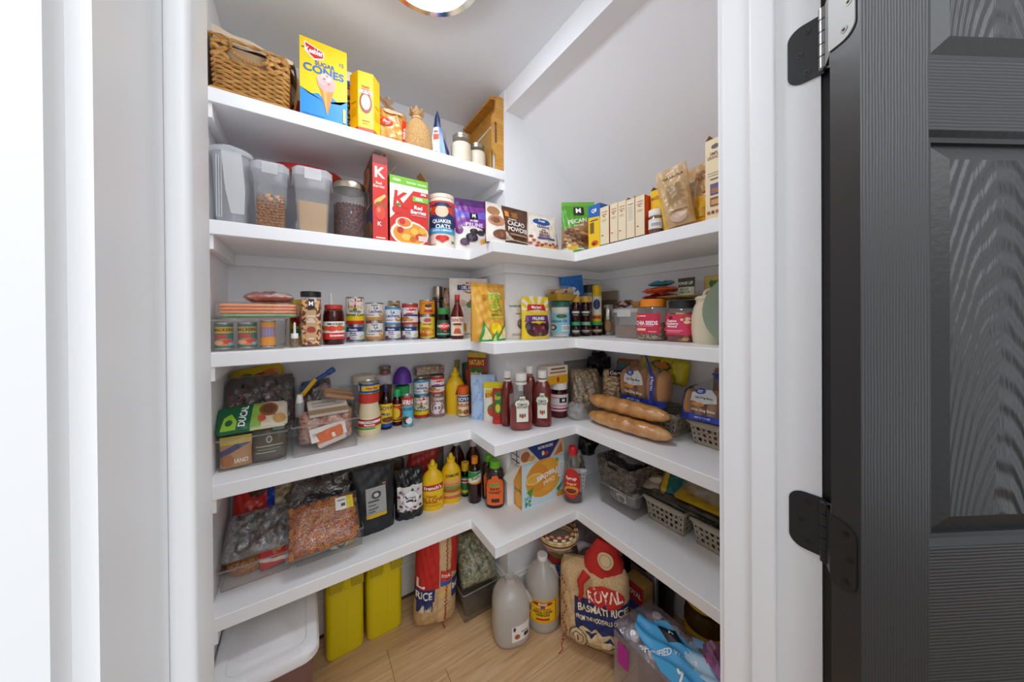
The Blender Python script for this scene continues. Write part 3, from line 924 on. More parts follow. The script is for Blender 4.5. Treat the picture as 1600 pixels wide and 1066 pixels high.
# fat leaf braid of the upper band, leaving the hand hole in the front open
for row in range(3):
    zz = .106 + row * .0165
    def leafs(p0, p1, nrm):
        p0, p1 = Vector(p0), Vector(p1); L = (p1 - p0).length; m = int(L / .0155)
        for i in range(m):
            c = p0.lerp(p1, (i + .5) / m)
            lx = (c - Vector((0, 0, 0))).x
            if nrm.y < -.5 and abs(lx + .004) < .042: continue
            st = len(g.v); g.ico((0, 0, 0), (.0125, .0055, .0068), STRAW, 7, 6)
            ang = radians(34 if (row + i) % 2 else -34)
            e = (p1 - p0).normalized()
            mt = Matrix.Translation(c + Vector((0, 0, zz))) @ Matrix.Rotation(atan2(e.y, e.x), 4, 'Z') @ Matrix.Rotation(ang, 4, 'Y')
            g.xf(st, mt)
    a, b = bw / 2 - .003, bd
    leafs((-a, .004, 0), (a, .004, 0), Vector((0, -1, 0))); leafs((a, .004, 0), (a, b - .004, 0), Vector((1, 0, 0)))
    leafs((-a, .004, 0), (-a, b - .004, 0), Vector((-1, 0, 0)))
g.obj('braided_band', bk, kind='stuff')
def twist(pts, rad, mat, turns, nm, par):
    """rope edge of two twisted strands"""
    g = G()
    for ph in (0, pi):
        out = []; m = len(pts) * 6
        for i in range(m + 1):
            s = i / m * (len(pts) - 1); j = min(int(s), len(pts) - 2); p = Vector(pts[j]).lerp(Vector(pts[j + 1]), s - j)
            a = turns * 2 * pi * i / m + ph; e = (Vector(pts[j + 1]) - Vector(pts[j])).normalized()
            n1 = e.cross(Vector((0, 0, 1))); n1 = n1.normalized() if n1.length > .1 else Vector((1, 0, 0)); n2 = e.cross(n1)
            out.append(tuple(p + (n1 * cos(a) + n2 * sin(a)) * rad * .8))
        g.tube(out, rad, mat, 5)
    g.obj(nm, par)
a = bw / 2
twist([(-a, 0, .152), (a, 0, .150), (a, bd, .150), (-a, bd, .150), (-a, 0, .152)], .0032, STRAW, 40, 'rope_rim', bk)
twist([(-a, 0, .006), (a, 0, .006), (a, bd, .006), (-a, bd, .006), (-a, 0, .006)], .0045, STRAW, 30, 'rope_foot', bk)
twist([(-.046, -.002, .148), (-.04, -.003, .118), (-.015, -.003, .104), (.012, -.003, .104), (.034, -.003, .118), (.04, -.002, .146)], .0028, STRAW, 9, 'hand_hole_rope', bk)
LINEN = M('#d8c6ad', .85, bump=.25, bscale=300, var=.06)
G().box(-bw / 2 + .012, bw / 2 - .012, .012, .016, .09, .14, M('#a98e6c', .9)).obj('inner_lining', bk)
g = G()
g.grid(lambda u, v: (-bw / 2 - .004 + (bw + .022) * u, .035 + .25 * v, .154 + .055 * sin(pi * min(1, v * .75 + .12)) * (1 - .30 * u) + .006 * sin(9 * u + 5 * v) - .12 * max(0, u - .8) / .2 * (.4 + .6 * v)), 22, 16, LINEN)
g.grid(lambda u, v: (-bw / 2 + (bw + .01) * u, .012 + .05 * v * v, .146 + (.052 - .03 * u) * sin(pi * .5 * min(1, v * 1.4)) + .003 * sin(14 * u + 3 * v)), 18, 8, LINEN)
g.grid(lambda u, v: (bw / 2 + .006 + .012 * sin(pi * min(1, v * .8 + .1)) + .002 * sin(20 * u), .022 + .15 * u, .168 - .125 * v + .004 * sin(9 * u + 4 * v)), 12, 12, LINEN)
g.obj('cloth_liner', bk)

SUGAR = [('r', 0, 0, 1, 1, '#f6cf0a'),
 ('p', [(0, 0), (1, 0), (1, .34), (.85, .27), (.66, .34), (.5, .27), (.38, .34), (.18, .30), (0, .36)], '#2e8fd8'),
 ('r', .04, .855, .5, .875, '#2f8b3a'),
 ('p', [(.1, .95), (.5, .88), (.5, .79), (.3, .745), (.1, .835)], '#ffffff'), ('p', [(.12, .935), (.48, .875), (.48, .80), (.3, .765), (.12, .84)], '#d42a1e'),
 ('t', 'Keebler', .3, .852, .07, '#ffffff', .36),
 ('t', 'SUGAR', .52, .72, .058, '#2b62b4', .42), ('t', 'CONES', .5, .635, .10, '#2b6fc4', -.86), ('t', '12', .88, .8, .045, '#2b62b4'),
 ('p', [(.40, .42), (.70, .42), (.56, .075)], '#d98e38'), ('p', [(.46, .42), (.55, .42), (.555, .1)], '#e9ad5c'),
 ('e', .55, .46, .185, .075, '#f1a9a4'), ('e', .48, .52, .14, .062, '#f6bcb5'), ('e', .61, .525, .13, .06, '#f3afa8'), ('e', .545, .565, .12, .05, '#f8c8c1'),
 ('e', .5, .54, .03, .012, '#d9625f'), ('e', .6, .49, .025, .011, '#d9625f'), ('e', .56, .585, .02, .009, '#d9625f'),
 ('r', .90, .04, .96, .22, '#f3e06d'), ('r', .04, .03, .5, .04, '#1c5f9f')]
carton('cone_box', 'yellow and blue sugar cones box with a pink ice cream cone picture', 'box', (471, 541, 69, 186), 1, s=.012, d=.058, col='#f6cf0a', specs=SUGAR, side_col='#e3bd0a')
# behind and beside the basket
pouch('snack_bag', 'red and white bag wedged between the basket and the sugar cones box', 'bag', (452, 476, 118, 176), 1, s=.10, d=.035, mat=M('#efe9e0', .4), specs=[('r', 0, 0, 1, .42, '#b3211d'), ('e', .6, .42, .4, .12, '#b3211d')], seed=4)
pouch('rice_bag', 'white bag with a blue band and red swirl behind the yellow chocolate box', 'bag', (536, 562, 108, 196), 1, s=.085, d=.04, mat=M('#ece9e2', .4), specs=[('r', 0, .78, 1, .86, '#2a4fa8'), ('e', .35, .68, .3, .08, '#c6342b'), ('e', .35, .68, .17, .045, '#ece9e2'), ('r', 0, .57, 1, .61, '#2a4fa8'), ('t', 'rice', .35, .35, .18, '#222222', .7, 90)], seed=5)
# hexagonal chocolate box
c, w, h, yaw = place((549, 594, 112, 201), 1, s=.012)
hx = T('hexagonal_box', 'yellow six-sided chocolate drink box with a red foot on the highest shelf', 'box', c + Vector((0, w * .44, 0)), radians(-6))
R6 = w / 2
ring = lambda z: [(R6 * cos(radians(60 * k)), R6 * sin(radians(60 * k)) * .92, z) for k in range(6)]
YEL = M('#f2c512', .4)
G().loft([ring(0), ring(h)], YEL, smooth=False).obj('carton_body', hx)
g = G(); ap = R6 * .92 * cos(radians(30)) + .0003; fw = R6
prints(g, lambda u, v, o: (u, -ap - o, v), fw, h, [('r', 0, 0, 1, .09, '#d8401f'), ('e', .5, .50, .42, .17, '#8f2f1d'), ('e', .5, .51, .3, .125, '#f0d9b0'), ('r', .2, .63, .8, .72, '#d8281c'), ('t', 'ABUELITA', .5, .675, .06, '#ffffff', .9), ('t', 'Nestle', .5, .76, .04, '#b2231a', .5), ('r', .25, .2, .75, .215, '#b8901c'), ('r', .3, .16, .7, .17, '#b8901c')])
for sg in (-1, 1):
    ca, sa = cos(radians(60)), sin(radians(60))
    nx, ny = sg * cos(radians(30)), -sin(radians(30)) * .92
    p0 = Vector((sg * R6, 0, 0)); p1 = Vector((sg * R6 * .5, -R6 * .866 * .92, 0)); e = (p1 - p0) if sg < 0 else (p0 - p1); mid = (p0 + p1) / 2; el = e.normalized(); nn = Vector((el.y, -el.x, 0))
    prints(g2 := G(), lambda u, v, o: tuple(mid + el * u + nn * (o + .0004) + Vector((0, 0, v))), e.length, h, [('r', 0, 0, 1, .09, '#d8401f'), ('r', .2, .3, .8, .42, '#e0b010'), ('r', .2, .5, .8, .52, '#b8901c')]); g2.obj('side_print', hx)
g.obj('print', hx)
# noodle bag with a knotted top
c, w, h, yaw = place((592, 642, 140, 222), 1, s=.02)
NOOD = MIXED([(.3, '#a86a1c'), (.5, '#d9962d'), (.75, '#f0c565')], 26, .5, .8, 2, stretch=(.6, 1, 3.4))
nb = pillow('noodle_bag', 'clear bag of golden dry noodles with a red stripe and pinched top', 'bag', c + Vector((0, .042, 0)), w, h * .80, .07, mat=CLEAR('#fff4dc', .1, .15, .03, bump=.5), inner=NOOD, k_in=.96,
 specs=[('r', .78, .02, .9, .72, '#d4291f'), ('t', 'PASTA', .84, .4, .07, '#ffffff', .5, 90), ('e', .28, .55, .2, .09, '#e7432b'), ('t', 'Pasta', .28, .55, .05, '#ffffff', .3), ('e', .5, .84, .3, .06, '#d9b08a')], seed=3)
g = G(); g.grid(lambda a, b: (w * (.06 + .22 * abs(2 * b - .8) ** 1.3) * (2 * a - 1) - w * .22 * b, .012 * sin(10 * a + 4 * b), h * (.74 + .26 * b)), 12, 8, CLEAR('#f6d9b8', .12, .2, .35, bump=.6, milk='#e2b57a')); g.obj('pinched_top', nb)
# burlap sack with a drawstring
c, w, h, yaw = place((638, 680, 167, 237), 1, s=.02)
JUTE = MIXED([(.25, '#8d6a3f'), (.55, '#bb935e'), (.8, '#d0ab78')], 260, .9, .6, 2)
bs = T('burlap_sack', 'small tan burlap sack with a drawstring neck on the highest shelf', 'sack', c + Vector((0, .036, 0)), radians(-10))
R = w * .5
pr = [(.02, .001), (.8, .002), (.96, .05), (1.0, .2), (.97, .45), (.8, .66), (.42, .79), (.3, .83), (.3, .85), (.42, .9), (.52, .97), (.5, 1.0), (.3, .97)]
rings = []
for r, zz in pr:
    rings.append([(R * r * cos(2 * pi * j / 28) * (1 + .05 * sin(7 * j) * (zz > .6)) - .1 * R * zz * 1.5, R * .8 * r * sin(2 * pi * j / 28) * (1 + .05 * cos(9 * j) * (zz > .6)), zz * h + (.012 * sin(j * 1.3) if zz > .93 else 0)) for j in range(28)])
G().loft(rings, JUTE).obj('sack_body', bs)
G().tube([(R * .34 * cos(2 * pi * j / 14) - .12 * R, R * .3 * sin(2 * pi * j / 14), h * .835) for j in range(15)], .0018, M('#e8dcc4', .8), 6).obj('drawstring', bs)
# thin blue and white bag seen edge on
c, w, h, yaw = place((678, 700, 165, 243), 1, s=.02)
cb = T('corn_chip_bag', 'narrow blue and white bag standing edge-on beside the flour jars', 'bag', c + Vector((0, .02, 0)), radians(-34))
g = G()
BLU = M('#2368b8', .35); WHT = M('#e9ebee', .35); NAV = M('#23305f', .35)
prf = lambda v: w * .62 * (1 - v) ** .7 * (1 - .25 * v) + .001
g.grid(lambda u, v: (-prf(v) + .002 * sin(20 * v) - .0, .008 + .11 * u, h * v * (1 - .05 * u)), 6, 12, lambda a, b: NAV if b > .6 else WHT)
g.grid(lambda u, v: (prf(v) + .002 * sin(17 * v), .008 + .11 * u, h * v * (1 - .05 * u)), 6, 12, lambda a, b: BLU if b < .5 else WHT, flip=True)
g.grid(lambda u, v: (prf(v) * (2 * u - 1), .008 - .004 * sin(pi * u), h * v), 6, 12, lambda a, b: BLU if (a > .55 and b < .62) else (NAV if b > .66 else WHT), flip=False)
g.obj('bag', cb)
g = G(); prints(g, lambda u, v, o: (u, .003 - o, v), w * .8, h, [('r', .2, .42, .65, .52, '#e0522d'), ('r', .25, .56, .6, .59, '#e0522d'), ('e', .4, .12, .2, .05, '#2b4aa0')]); g.obj('print', cb)
# two flour jars
def mason(label, box, s):
    def ex(t, R, h):
        g = G(); g.lathe([(R * .80, h * .845), (R * .83, h * .85), (R * .83, h * .91), (R * .80, h * .915), (R * .84, h * .925), (R * .84, h * .985), (R * .78, h)], M('#b9b0a0', .3, .9), 26); g.obj('lid', t)
    return vessel('mason_jar', label, 'jar', box, 1, s=s, prof=[(.05, 0), (.82, 0), (.95, .03), (1, .1), (1, .55), (.97, .68), (.86, .78), (.78, .83), (.78, .9)], mat=CLEAR('#f6f2e8', .06, .05, .05), fill=(M('#eadfc9', .9, bump=.05), .70, .95), extra=ex, group='flour jars on the highest shelf')
mason('glass mason jar of flour with a silver lid, the taller one beside the blue bag', (701, 733, 211, 252), .045)
mason('glass mason jar of flour with a silver lid, the one next to the bamboo tray', (730.5, 760, 221, 262), .03)
# bamboo tray leaning on the chase wall
BAMB = WOOD([(.3, '#b97e2c'), (.5, '#cf9640'), (.7, '#deab55')], stretch=(3, 3, 26), scale=3, rough=.4, bump=.03)
BAMBH = WOOD([(.3, '#b07628'), (.5, '#c58c39'), (.7, '#d6a14e')], stretch=(3, 26, 26), scale=3, rough=.4, bump=.03)
tl, thh, td = .30, .305, .052
tr = T('bamboo_tray', 'bamboo serving tray with cut-out handle stood on edge against the wall', 'tray', (XW - .002, .006, SHZ[1]))
g = G(); g.box(-.010, -.001, .012, tl - .012, .01, thh - .01, BAMBH); g.obj('tray_base', tr)
G().box(-td, 0, .0125, tl - .0125, 0, .012, BAMBH).obj('long_side', tr)
G().box(-td, 0, .0125, tl - .0125, thh - .012, thh, BAMBH).obj('long_side', tr)
for y0 in (0, tl - .012):
    g = G(); pts = []
    low = td * .62
    outl = [(0, 0), (-low, 0), (-low, .03), (-low - .004, .06), (-td, .085), (-td, thh - .085), (-low - .004, thh - .06), (-low, thh - .03), (-low, thh), (0, thh)]
    hole = []
    hc, hl, hr = -td * .68, .036, .0075
    for k in range(9): hole.append((hc + hr * cos(radians(20 * k + 10)), thh / 2 + hl + hr * sin(radians(20 * k + 10))))
    for k in range(9): hole.append((hc - hr * cos(radians(20 * k + 10)), thh / 2 - hl - hr * sin(radians(20 * k + 10))))
    # ring between outline and hole: resample the outline around the hole by angle
    def rad_at(ang):
        best = None; c0 = Vector((hc, thh / 2)); dr = Vector((cos(ang), sin(ang)))
        for a_, b_ in zip(outl, outl[1:] + outl[:1]):
            p = Vector(a_); q = Vector(b_) - p; den = dr.x * q.y - dr.y * q.x
            if abs(den) < 1e-9: continue
            tt = ((p - c0).x * q.y - (p - c0).y * q.x) / den; ss = ((p - c0).x * dr.y - (p - c0).y * dr.x) / den
            if tt > 0 and -1e-6 <= ss <= 1 + 1e-6 and (best is None or tt > best): best = tt
        return c0 + dr * best
    angs = sorted([atan2(p[1] - thh / 2, p[0] - hc) for p in outl] + [atan2(p[1] - thh / 2, p[0] - hc) for p in hole])
    def hole_at(ang):
        best = None; c0 = Vector((hc, thh / 2)); dr = Vector((cos(ang), sin(ang)))
        for a_, b_ in zip(hole, hole[1:] + hole[:1]):
            p = Vector(a_); q = Vector(b_) - p; den = dr.x * q.y - dr.y * q.x
            if abs(den) < 1e-9: continue
            tt = ((p - c0).x * q.y - (p - c0).y * q.x) / den; ss = ((p - c0).x * dr.y - (p - c0).y * dr.x) / den
            if tt > 0 and -1e-6 <= ss <= 1 + 1e-6: best = tt if best is None else max(best, tt)
        return c0 + dr * (best or .007)
    O = [rad_at(a_) for a_ in angs]; I = [hole_at(a_) for a_ in angs]; K = len(angs)
    n = g.add([(p.x, y0, p.y) for p in O] + [(p.x, y0, p.y) for p in I] + [(p.x, y0 + .012, p.y) for p in O] + [(p.x, y0 + .012, p.y) for p in I])
    for k in range(K):
        k2 = (k + 1) % K
        g.face((n + k, n + K + k, n + K + k2, n + k2), BAMB); g.face((n + 2 * K + k, n + 2 * K + k2, n + 3 * K + k2, n + 3 * K + k), BAMB)
        g.face((n + k, n + k2, n + 2 * K + k2, n + 2 * K + k), BAMB); g.face((n + K + k, n + 3 * K + k, n + 3 * K + k2, n + K + k2), BAMB)
    g.obj('handle_end', tr)
bo = T('cutting_board', 'thin brown board slipped inside the upright bamboo tray', 'board', (XW - .045, .03, SHZ[1] + .013), radians(-4))
G().box(-.004, .004, 0, .22, 0, .165, M('#b98a3f', .5, bump=.05)).obj('board', bo)
pa = T('paper_pad', 'white paper pad standing behind the board in the bamboo tray', 'paper', (XW - .032, .026, SHZ[1] + .013), radians(-2))
G().box(-.0035, .0035, 0, .20, 0, .19, M('#ecebe8', .7)).obj('pad', pa)

# ================================================================== second shelf
# big lidded tub at the left wall
c, w, h, yaw = place((300, 394, 222, 352), 2, s=.012)
_xr = c.x + w / 2; tw = _xr - XL - .016
tub = T('storage_tub', 'large clear rounded tub with a pale lid at the left end of the second shelf', 'container', (XL + .009 + tw / 2, .014, SHZ[2]))
TUBP = CLEAR('#f2f4f5', .09, .15, .42, milk='#f0f2f5')
G().rbox(tw, .24, [(.001, .012), (.005, .008), (h * .9, 0)], TUBP, r=.035, seg=6, cy=.125, cap1=False).obj('body', tub)
G().rbox(tw + .012, .252, [(h * .9, .004), (h * .905, 0), (h * .965, 0), (h, .008), (h, .02), (h * .985, .024)], CLEAR('#f2f4f6', .08, .2, .7, milk='#e4e6e9'), r=.04, seg=6, cy=.125).obj('lid', tub)
g = G(); g.grid(lambda a, b: (tw * .07 + (.03 if b > .4 else .02 + .01 * b / .4) * (a - .5) * 1.4 + .012 * (1 - b), -.004, h * (.12 + .78 * b)), 3, 8, CLEAR('#ffffff', .1, .2, .6)); g.obj('front_band', tub)
g = G()
for k in range(3): g.box(-tw * .32 + k * .005, -tw * .32 + k * .005 + .002, -.0005, .001, h * .06, h * .84, CLEAR('#ffffff', .1, .2, .3))
g.obj('ribs', tub)
# slim lidded containers
def slim(label, box, s, d, fillmat, level, pieces=None):
    c, w, h, yaw = place(box, 2, s=s)
    t = T('food_container', label, 'container', c, yaw, group='slim clear food containers')
    bw = w * .80
    G().rbox(bw, d, [(.001, .006), (.005, .003), (h * .8, -.004), (h * .86, -.006)], CLEAR('#f4f6f8', .07, .1, .26, milk='#f0f3f7'), r=.012, cy=d / 2, cap1=False).obj('body', t)
    G().rbox(w, d + .012, [(h * .845, .004), (h * .85, .001), (h * .95, .001), (h, .010)], CLEAR('#f3f5f7', .1, .15, .55, milk='#e9ecef'), r=.016, cy=d / 2).obj('lid', t)
    for sg in (-1, 1):
        G().grid(lambda a, b: (sg * (w / 2 + .001 - .004 * b), .012 + (d - .024) * a, h * (.72 + .2 * b)), 3, 3, CLEAR('#f5f7f9', .1, .15, .6)).obj('side_clip', t)
    G().box(-w * .2, w * .2, -.0095, -.0065, h * .80, h * .965, CLEAR('#f7f8f9', .1, .15, .35)).obj('front_clip', t)
    g = G().rbox(bw - .006, d - .006, [(.004, .005), (h * level * .98, 0), (h * level, .004)], fillmat, r=.01, cy=d / 2)
    g.obj('contents', t, kind='stuff')
    if pieces: pieces(t, bw, d, h)
    return t
ALM = MIXED([(.3, '#5a3822'), (.5, '#7f5638'), (.75, '#a57b56')], 160, .55, .3, 3)
def almonds(t, w, d, h):
    g = G(); rr = random.Random(5)
    for j in range(11):
        for i in range(6):
            x = (i - 2.5 + (j % 2) * .5) * w / 6.4; z = .008 + j * h * .46 / 10.5
            st = len(g.v); g.ico((0, 0, 0), (.0095, .0032, .0058), ALM if not (j > 8 and i in (2, 4)) else M('#e0a04c', .5), 7, 5)
            g.xf(st, Matrix.Translation((max(-w / 2 + .012, min(w / 2 - .012, x)), .0022, z)) @ Matrix.Rotation(rr.uniform(-.5, .5), 4, 'Y'))
    g.obj('almonds', t, kind='stuff')
slim('slim clear container half full of almonds on the second shelf', (391, 453, 252, 356), .018, .11, M('#5c3219', .7), .47, almonds)
slim('slim clear container half full of brown sugar on the second shelf', (459, 523, 262, 362), .018, .11, M('#c99f68', .95, bump=.15, bscale=400, var=.1), .48)
# wide bowl with a red lid behind them
c, w, h, yaw = place((416, 542, 255, 362), 2, s=.145)
rb = T('red_lid_container', 'wide clear container with a red lid behind the slim containers', 'container', c + Vector((0, .075, 0)))
G().lathe([(w * .40, 0), (w * .42, .005), (w * .46, h * .9)], CLEAR('#e6eaee', .08, .1, .25, milk='#cfd4da'), 32, sy=.6, cap1=False).obj('bowl', rb)
G().lathe([(w * .47, h * .88), (w * .49, h * .9), (w * .49, h * .96), (w * .44, h), (w * .1, h)], M('#c8382c', .4), 32, sy=.6).obj('lid', rb)
# bean jar with a brushed lid
def beans(t, R, h):
    g = G(); rr = random.Random(9); cs = [M('#4a1418', .35), M('#5e1f1e', .35), M('#7b3430', .35), M('#3a1113', .35)]
    for j in range(17):
        n = 26
        for i in range(n):
            a = -pi * .95 + 1.9 * pi * (i + .5 * (j % 2)) / n
            if cos(a) < -.3: continue
            st = len(g.v); g.ico((0, 0, 0), (.0052, .0026, .0032), cs[rr.randrange(4)], 6, 4)
            g.xf(st, Matrix.Translation((R * .90 * sin(a), -R * .90 * cos(a), .006 + h * .60 * j / 17)) @ Matrix.Rotation(a, 4, 'Z') @ Matrix.Rotation(rr.uniform(-1, 1), 4, 'Y'))
    g.obj('beans', t, kind='stuff')
    G().lathe([(R * .93, h * .875), (R * .96, h * .88), (R * .96, h * .97), (R * .9, h * .995), (R * .2, h)], M('#b7ab94', .3, 1), 32).obj('lid', t)
    G().tube([(R * .97, 0, h * .94), (R * 1.12, -.004, h * .9), (R * 1.14, -.006, h * .72), (R * 1.04, -.006, h * .62)], .0028, GLASS, 7).obj('wire_clamp', t)
vessel('glass_jar', 'glass jar of dark red beans with a brushed metal lid', 'jar', (517, 572, 280, 372), 2, s=.02, prof=[(.05, 0), (.9, 0), (.98, .02), (1, .06), (1, .8), (.95, .87)], mat=CLEAR('#e9e6da', .07, .08, .05, bump=.5, bscale=150), fill=(M('#4a1a1a', .5), .60, .86), extra=beans, n=32)
# cereal boxes
KRED = '#d3261c'
kside = [('r', 0, 0, 1, .97, KRED), ('r', 0, .9, 1, 1, '#7a1914'), ('t', 'K', .5, .80, .13, '#f7efe2', .7), ('t', 'Red\nBerries', .42, .655, .07, '#f5d9c9', .75),
 ('p', [(.1, .46), (.35, .5), (.8, .555), (.9, .53), (.4, .44), (.1, .42)], '#f0c06a'), ('e', .5, .41, .38, .05, '#a8551f'), ('e', .5, .33, .34, .085, '#e2452f'), ('e', .4, .36, .12, .03, '#f08a5c'), ('t', 'K', .45, .2, .05, '#f7efe2', .4), ('r', .2, .03, .82, .045, '#f5d9c9')]
kleft = [('r', 0, 0, 1, 1, '#6d3320'), ('r', 0, 0, 1, .38, '#33407e'), ('e', .35, .8, .45, .17, '#2a1712'), ('e', .35, .82, .38, .14, '#c87a2a'), ('e', .3, .86, .16, .06, '#a3361f'), ('e', .5, .15, .45, .13, '#d9922f'), ('r', .1, .45, .8, .47, '#f0d9c0')]
carton('cereal_box', 'tall red cereal box turned with its narrow spine to the front', 'box', (583, 606, 243, 375), 2, s=.022, d=.175, col=KRED, specs=kside, side=kleft, side_col='#6d3320', flaps=True, group='cereal boxes')
kfront = [('r', 0, 0, 1, 1, '#f4ede0'), ('p', [(1, .82), (.6, .82), (.1, .42), (0, .36), (0, 0), (1, 0)], KRED), ('r', 0, .875, 1, 1, '#76b82f'), ('r', 0, .84, 1, .88, '#f4ede0'),
 ('t', 'FIBER', .18, .94, .035, '#e9f7cf', .25), ('t', 'PROTEIN', .55, .93, .03, '#e9f7cf', .25), ('t', 'VITAMINS', .83, .93, .03, '#e9f7cf', .25),
 ('t', 'K', .28, .66, .23, '#d3261c', .42, -6), ('e', .17, .50, .12, .06, '#d12b1f'), ('p', [(.12, .56), (.2, .6), (.3, .57)], '#3f8a2c'),
 ('r', .58, .66, 1, .74, '#7fbf35'), ('t', 'REAL', .76, .705, .045, '#ffffff', .2), ('t', '39%', .87, .785, .04, '#ffffff', .2),
 ('t', 'Red\nBerries', .73, .535, .13, '#ffffff', .42), ('r', .55, .445, .95, .452, '#f7cfc8'),
 ('e', .5, .16, .50, .19, '#efe8da'), ('e', .52, .155, .45, .165, '#e79a2c'), ('e', .35, .31, .22, .085, '#f3ece2'), ('e', .35, .315, .18, .065, '#e2852e'), ('e', .3, .33, .08, .05, '#cf2f22'),
 ('e', .62, .2, .1, .05, '#f3bd50'), ('e', .75, .12, .11, .05, '#c8431f'), ('e', .4, .1, .12, .05, '#f5c55a'), ('e', .58, .08, .09, .04, '#d2691f'), ('e', .83, .22, .1, .05, '#f2b043'), ('e', .25, .2, .08, .045, '#c92c22'), ('r', .72, .06, .96, .14, '#f6c9c4')]
carton('cereal_box', 'opened red berries cereal box with a green band facing front', 'box', (610, 669, 279, 383), 2, s=.02, d=.055, col='#f4ede0', specs=kfront, side_col=KRED, side=[('r', 0, .86, 1, 1, '#76b82f'), ('r', 0, .6, 1, .7, '#76b82f')], flaps=True, group='cereal boxes')
# oats canister
oat = [('r', 0, 0, 1, 1, '#efe3d2'), ('r', 0, .40, 1, .94, '#d8452c'), ('r', 0, .40, 1, .60, '#1d3a66'), ('e', .5, .6, .42, .12, '#1d3a66'), ('e', .5, .73, .17, .12, '#e8cfae'), ('r', .22, .83, .78, .86, '#233a5e'), ('e', .5, .87, .2, .04, '#233a5e'), ('e', .12, .78, .1, .05, '#eec049'),
 ('t', 'QUAKER', .5, .525, .085, '#ffffff', .84), ('t', 'OATS', .53, .425, .085, '#ffffff', .5), ('r', 0, .29, 1, .39, '#2f9fd3'), ('t', 'QUICK 1-MINUTE', .5, .345, .045, '#ffffff', .86), ('e', .46, .2, .12, .05, '#d92b2b'), ('e', .56, .2, .12, .05, '#d92b2b'), ('p', [(.35, .19), (.67, .19), (.51, .10)], '#d92b2b'), ('r', .75, .1, .84, .15, '#3e8a57'), ('r', .05, .06, .35, .075, '#8a6a4a')]
vessel('oats_canister', 'round cardboard canister of oats with a cream lid', 'canister', (670.5, 711, 301, 390), 2, s=.02, prof=[(.05, 0), (.97, 0), (.97, .92)], mat=M('#efe3d2', .5), cap=(.92, 1, 1.0, M('#e9dcc5', .5)), lab=(.01, .915, None, oat), n=28)
# pouches toward the corner
pr_ = [('r', 0, 0, 1, 1, '#e8e1dc'), ('p', [(0, .42), (0, 1), (1, 1), (1, .38), (.5, .47)], '#7a2f8d'), ('r', 0, .86, 1, 1, '#4e1f63'), ('p', [(0, .8), (.5, .7), (1, .8), (1, .62), (0, .62)], '#6c5bc0'),
 ('r', .43, .60, .67, .73, '#161018'), ('t', 'M', .55, .68, .07, '#ffffff', .18), ('t', 'PITTED', .55, .57, .035, '#ffffff', .3), ('t', 'PRUNE', .55, .49, .08, '#efd9f3', .66),
 ('e', .12, .38, .1, .08, '#6d2468'), ('e', .52, .36, .12, .055, '#2b2029'), ('e', .72, .34, .11, .05, '#33262e'), ('e', .85, .40, .08, .05, '#2b2029'), ('e', .45, .24, .17, .085, '#2f2530'), ('e', .45, .25, .1, .04, '#4b3a48'), ('e', .25, .15, .13, .07, '#4a2c40'), ('e', .82, .16, .14, .07, '#e4a83f'), ('e', .82, .16, .06, .03, '#c98a2a')]
pouch('prune_pouch', 'purple pouch of pitted prunes beside the oats canister', 'pouch', (712, 768, 306, 391), 2, s=.005, rot=-10, d=.05, mat=M('#d9d0cd', .35), specs=pr_, seed=2, tilt=radians(-5))
kk = carton('oatmeal_packet', 'dark brown carton behind the oats canister and prune pouch', 'box', (708, 722, 322, 390), 2, s=.10, d=.05, col='#4a3524')
ca = [('r', 0, 0, 1, 1, '#5b3823'), ('r', 0, 0, .36, 1, '#e6ddd3'), ('e', .16, .8, .14, .12, '#a87551'), ('e', .2, .55, .17, .15, '#b98463'), ('e', .17, .56, .1, .08, '#8a5638'), ('e', .3, .2, .2, .13, '#7a4a31'), ('p', [(.36, .3), (.55, .1), (.36, .06)], '#d8cabd'),
 ('r', .40, .71, .5, .86, '#e0912e'), ('t', 'BETTER\nBODY\nFOODS', .63, .785, .14, '#c98a35', .3), ('t', 'ORGANIC', .56, .655, .045, '#f2ebe4', .3), ('t', 'CACAO', .64, .545, .125, '#f7f2ec', .48), ('t', 'POWDER', .68, .385, .125, '#f7f2ec', .56), ('r', .42, .2, .95, .29, '#7b4f34'), ('r', .46, .24, .9, .255, '#d8c8b8'), ('r', .5, .08, .95, .10, '#d8c8b8')]
pouch('cacao_pouch', 'brown pouch of cacao powder on the centre of the second shelf', 'pouch', (765, 831, 320, 384), 2, 'C', s=.012, rot=4, d=.055, mat=M('#54331f', .4), specs=ca, seed=7)
cr = [('r', 0, 0, 1, 1, '#e9e0d2'), ('e', .5, .78, .28, .12, '#ffffff'), ('e', .5, .78, .25, .105, '#1d4a8c'), ('t', 'ocean', .5, .8, .05, '#ffffff', .36), ('t', 'CRAISINS', .5, .63, .075, '#3b2f63', .62, -3), ('t', 'DRIED', .5, .54, .04, '#7a3030', .3), ('t', 'CRAN-\nBERRIES', .5, .42, .17, '#6b2232', .66), ('r', .3, .27, .8, .325, '#51528f'),
 ('r', .35, 0, 1, .07, '#f0bd22'), ('p', [(0, 0), (0, .42), (.08, .35), (.08, 0)], '#e9a920'), ('r', .94, 0, 1, .5, '#5a4a8a')] + [('e', x, y, .05, .035, c_) for x, y, c_ in ((.15, .33, '#a5432d'), (.2, .22, '#c0562f'), (.12, .14, '#a5382b'), (.3, .15, '#b84a2c'), (.4, .1, '#9c3d2b'), (.5, .14, '#c0623a'), (.62, .12, '#a5432d'), (.72, .16, '#7d4a33'), (.8, .1, '#b84a2c'), (.88, .15, '#a5432d'), (.27, .07, '#c0562f'))]
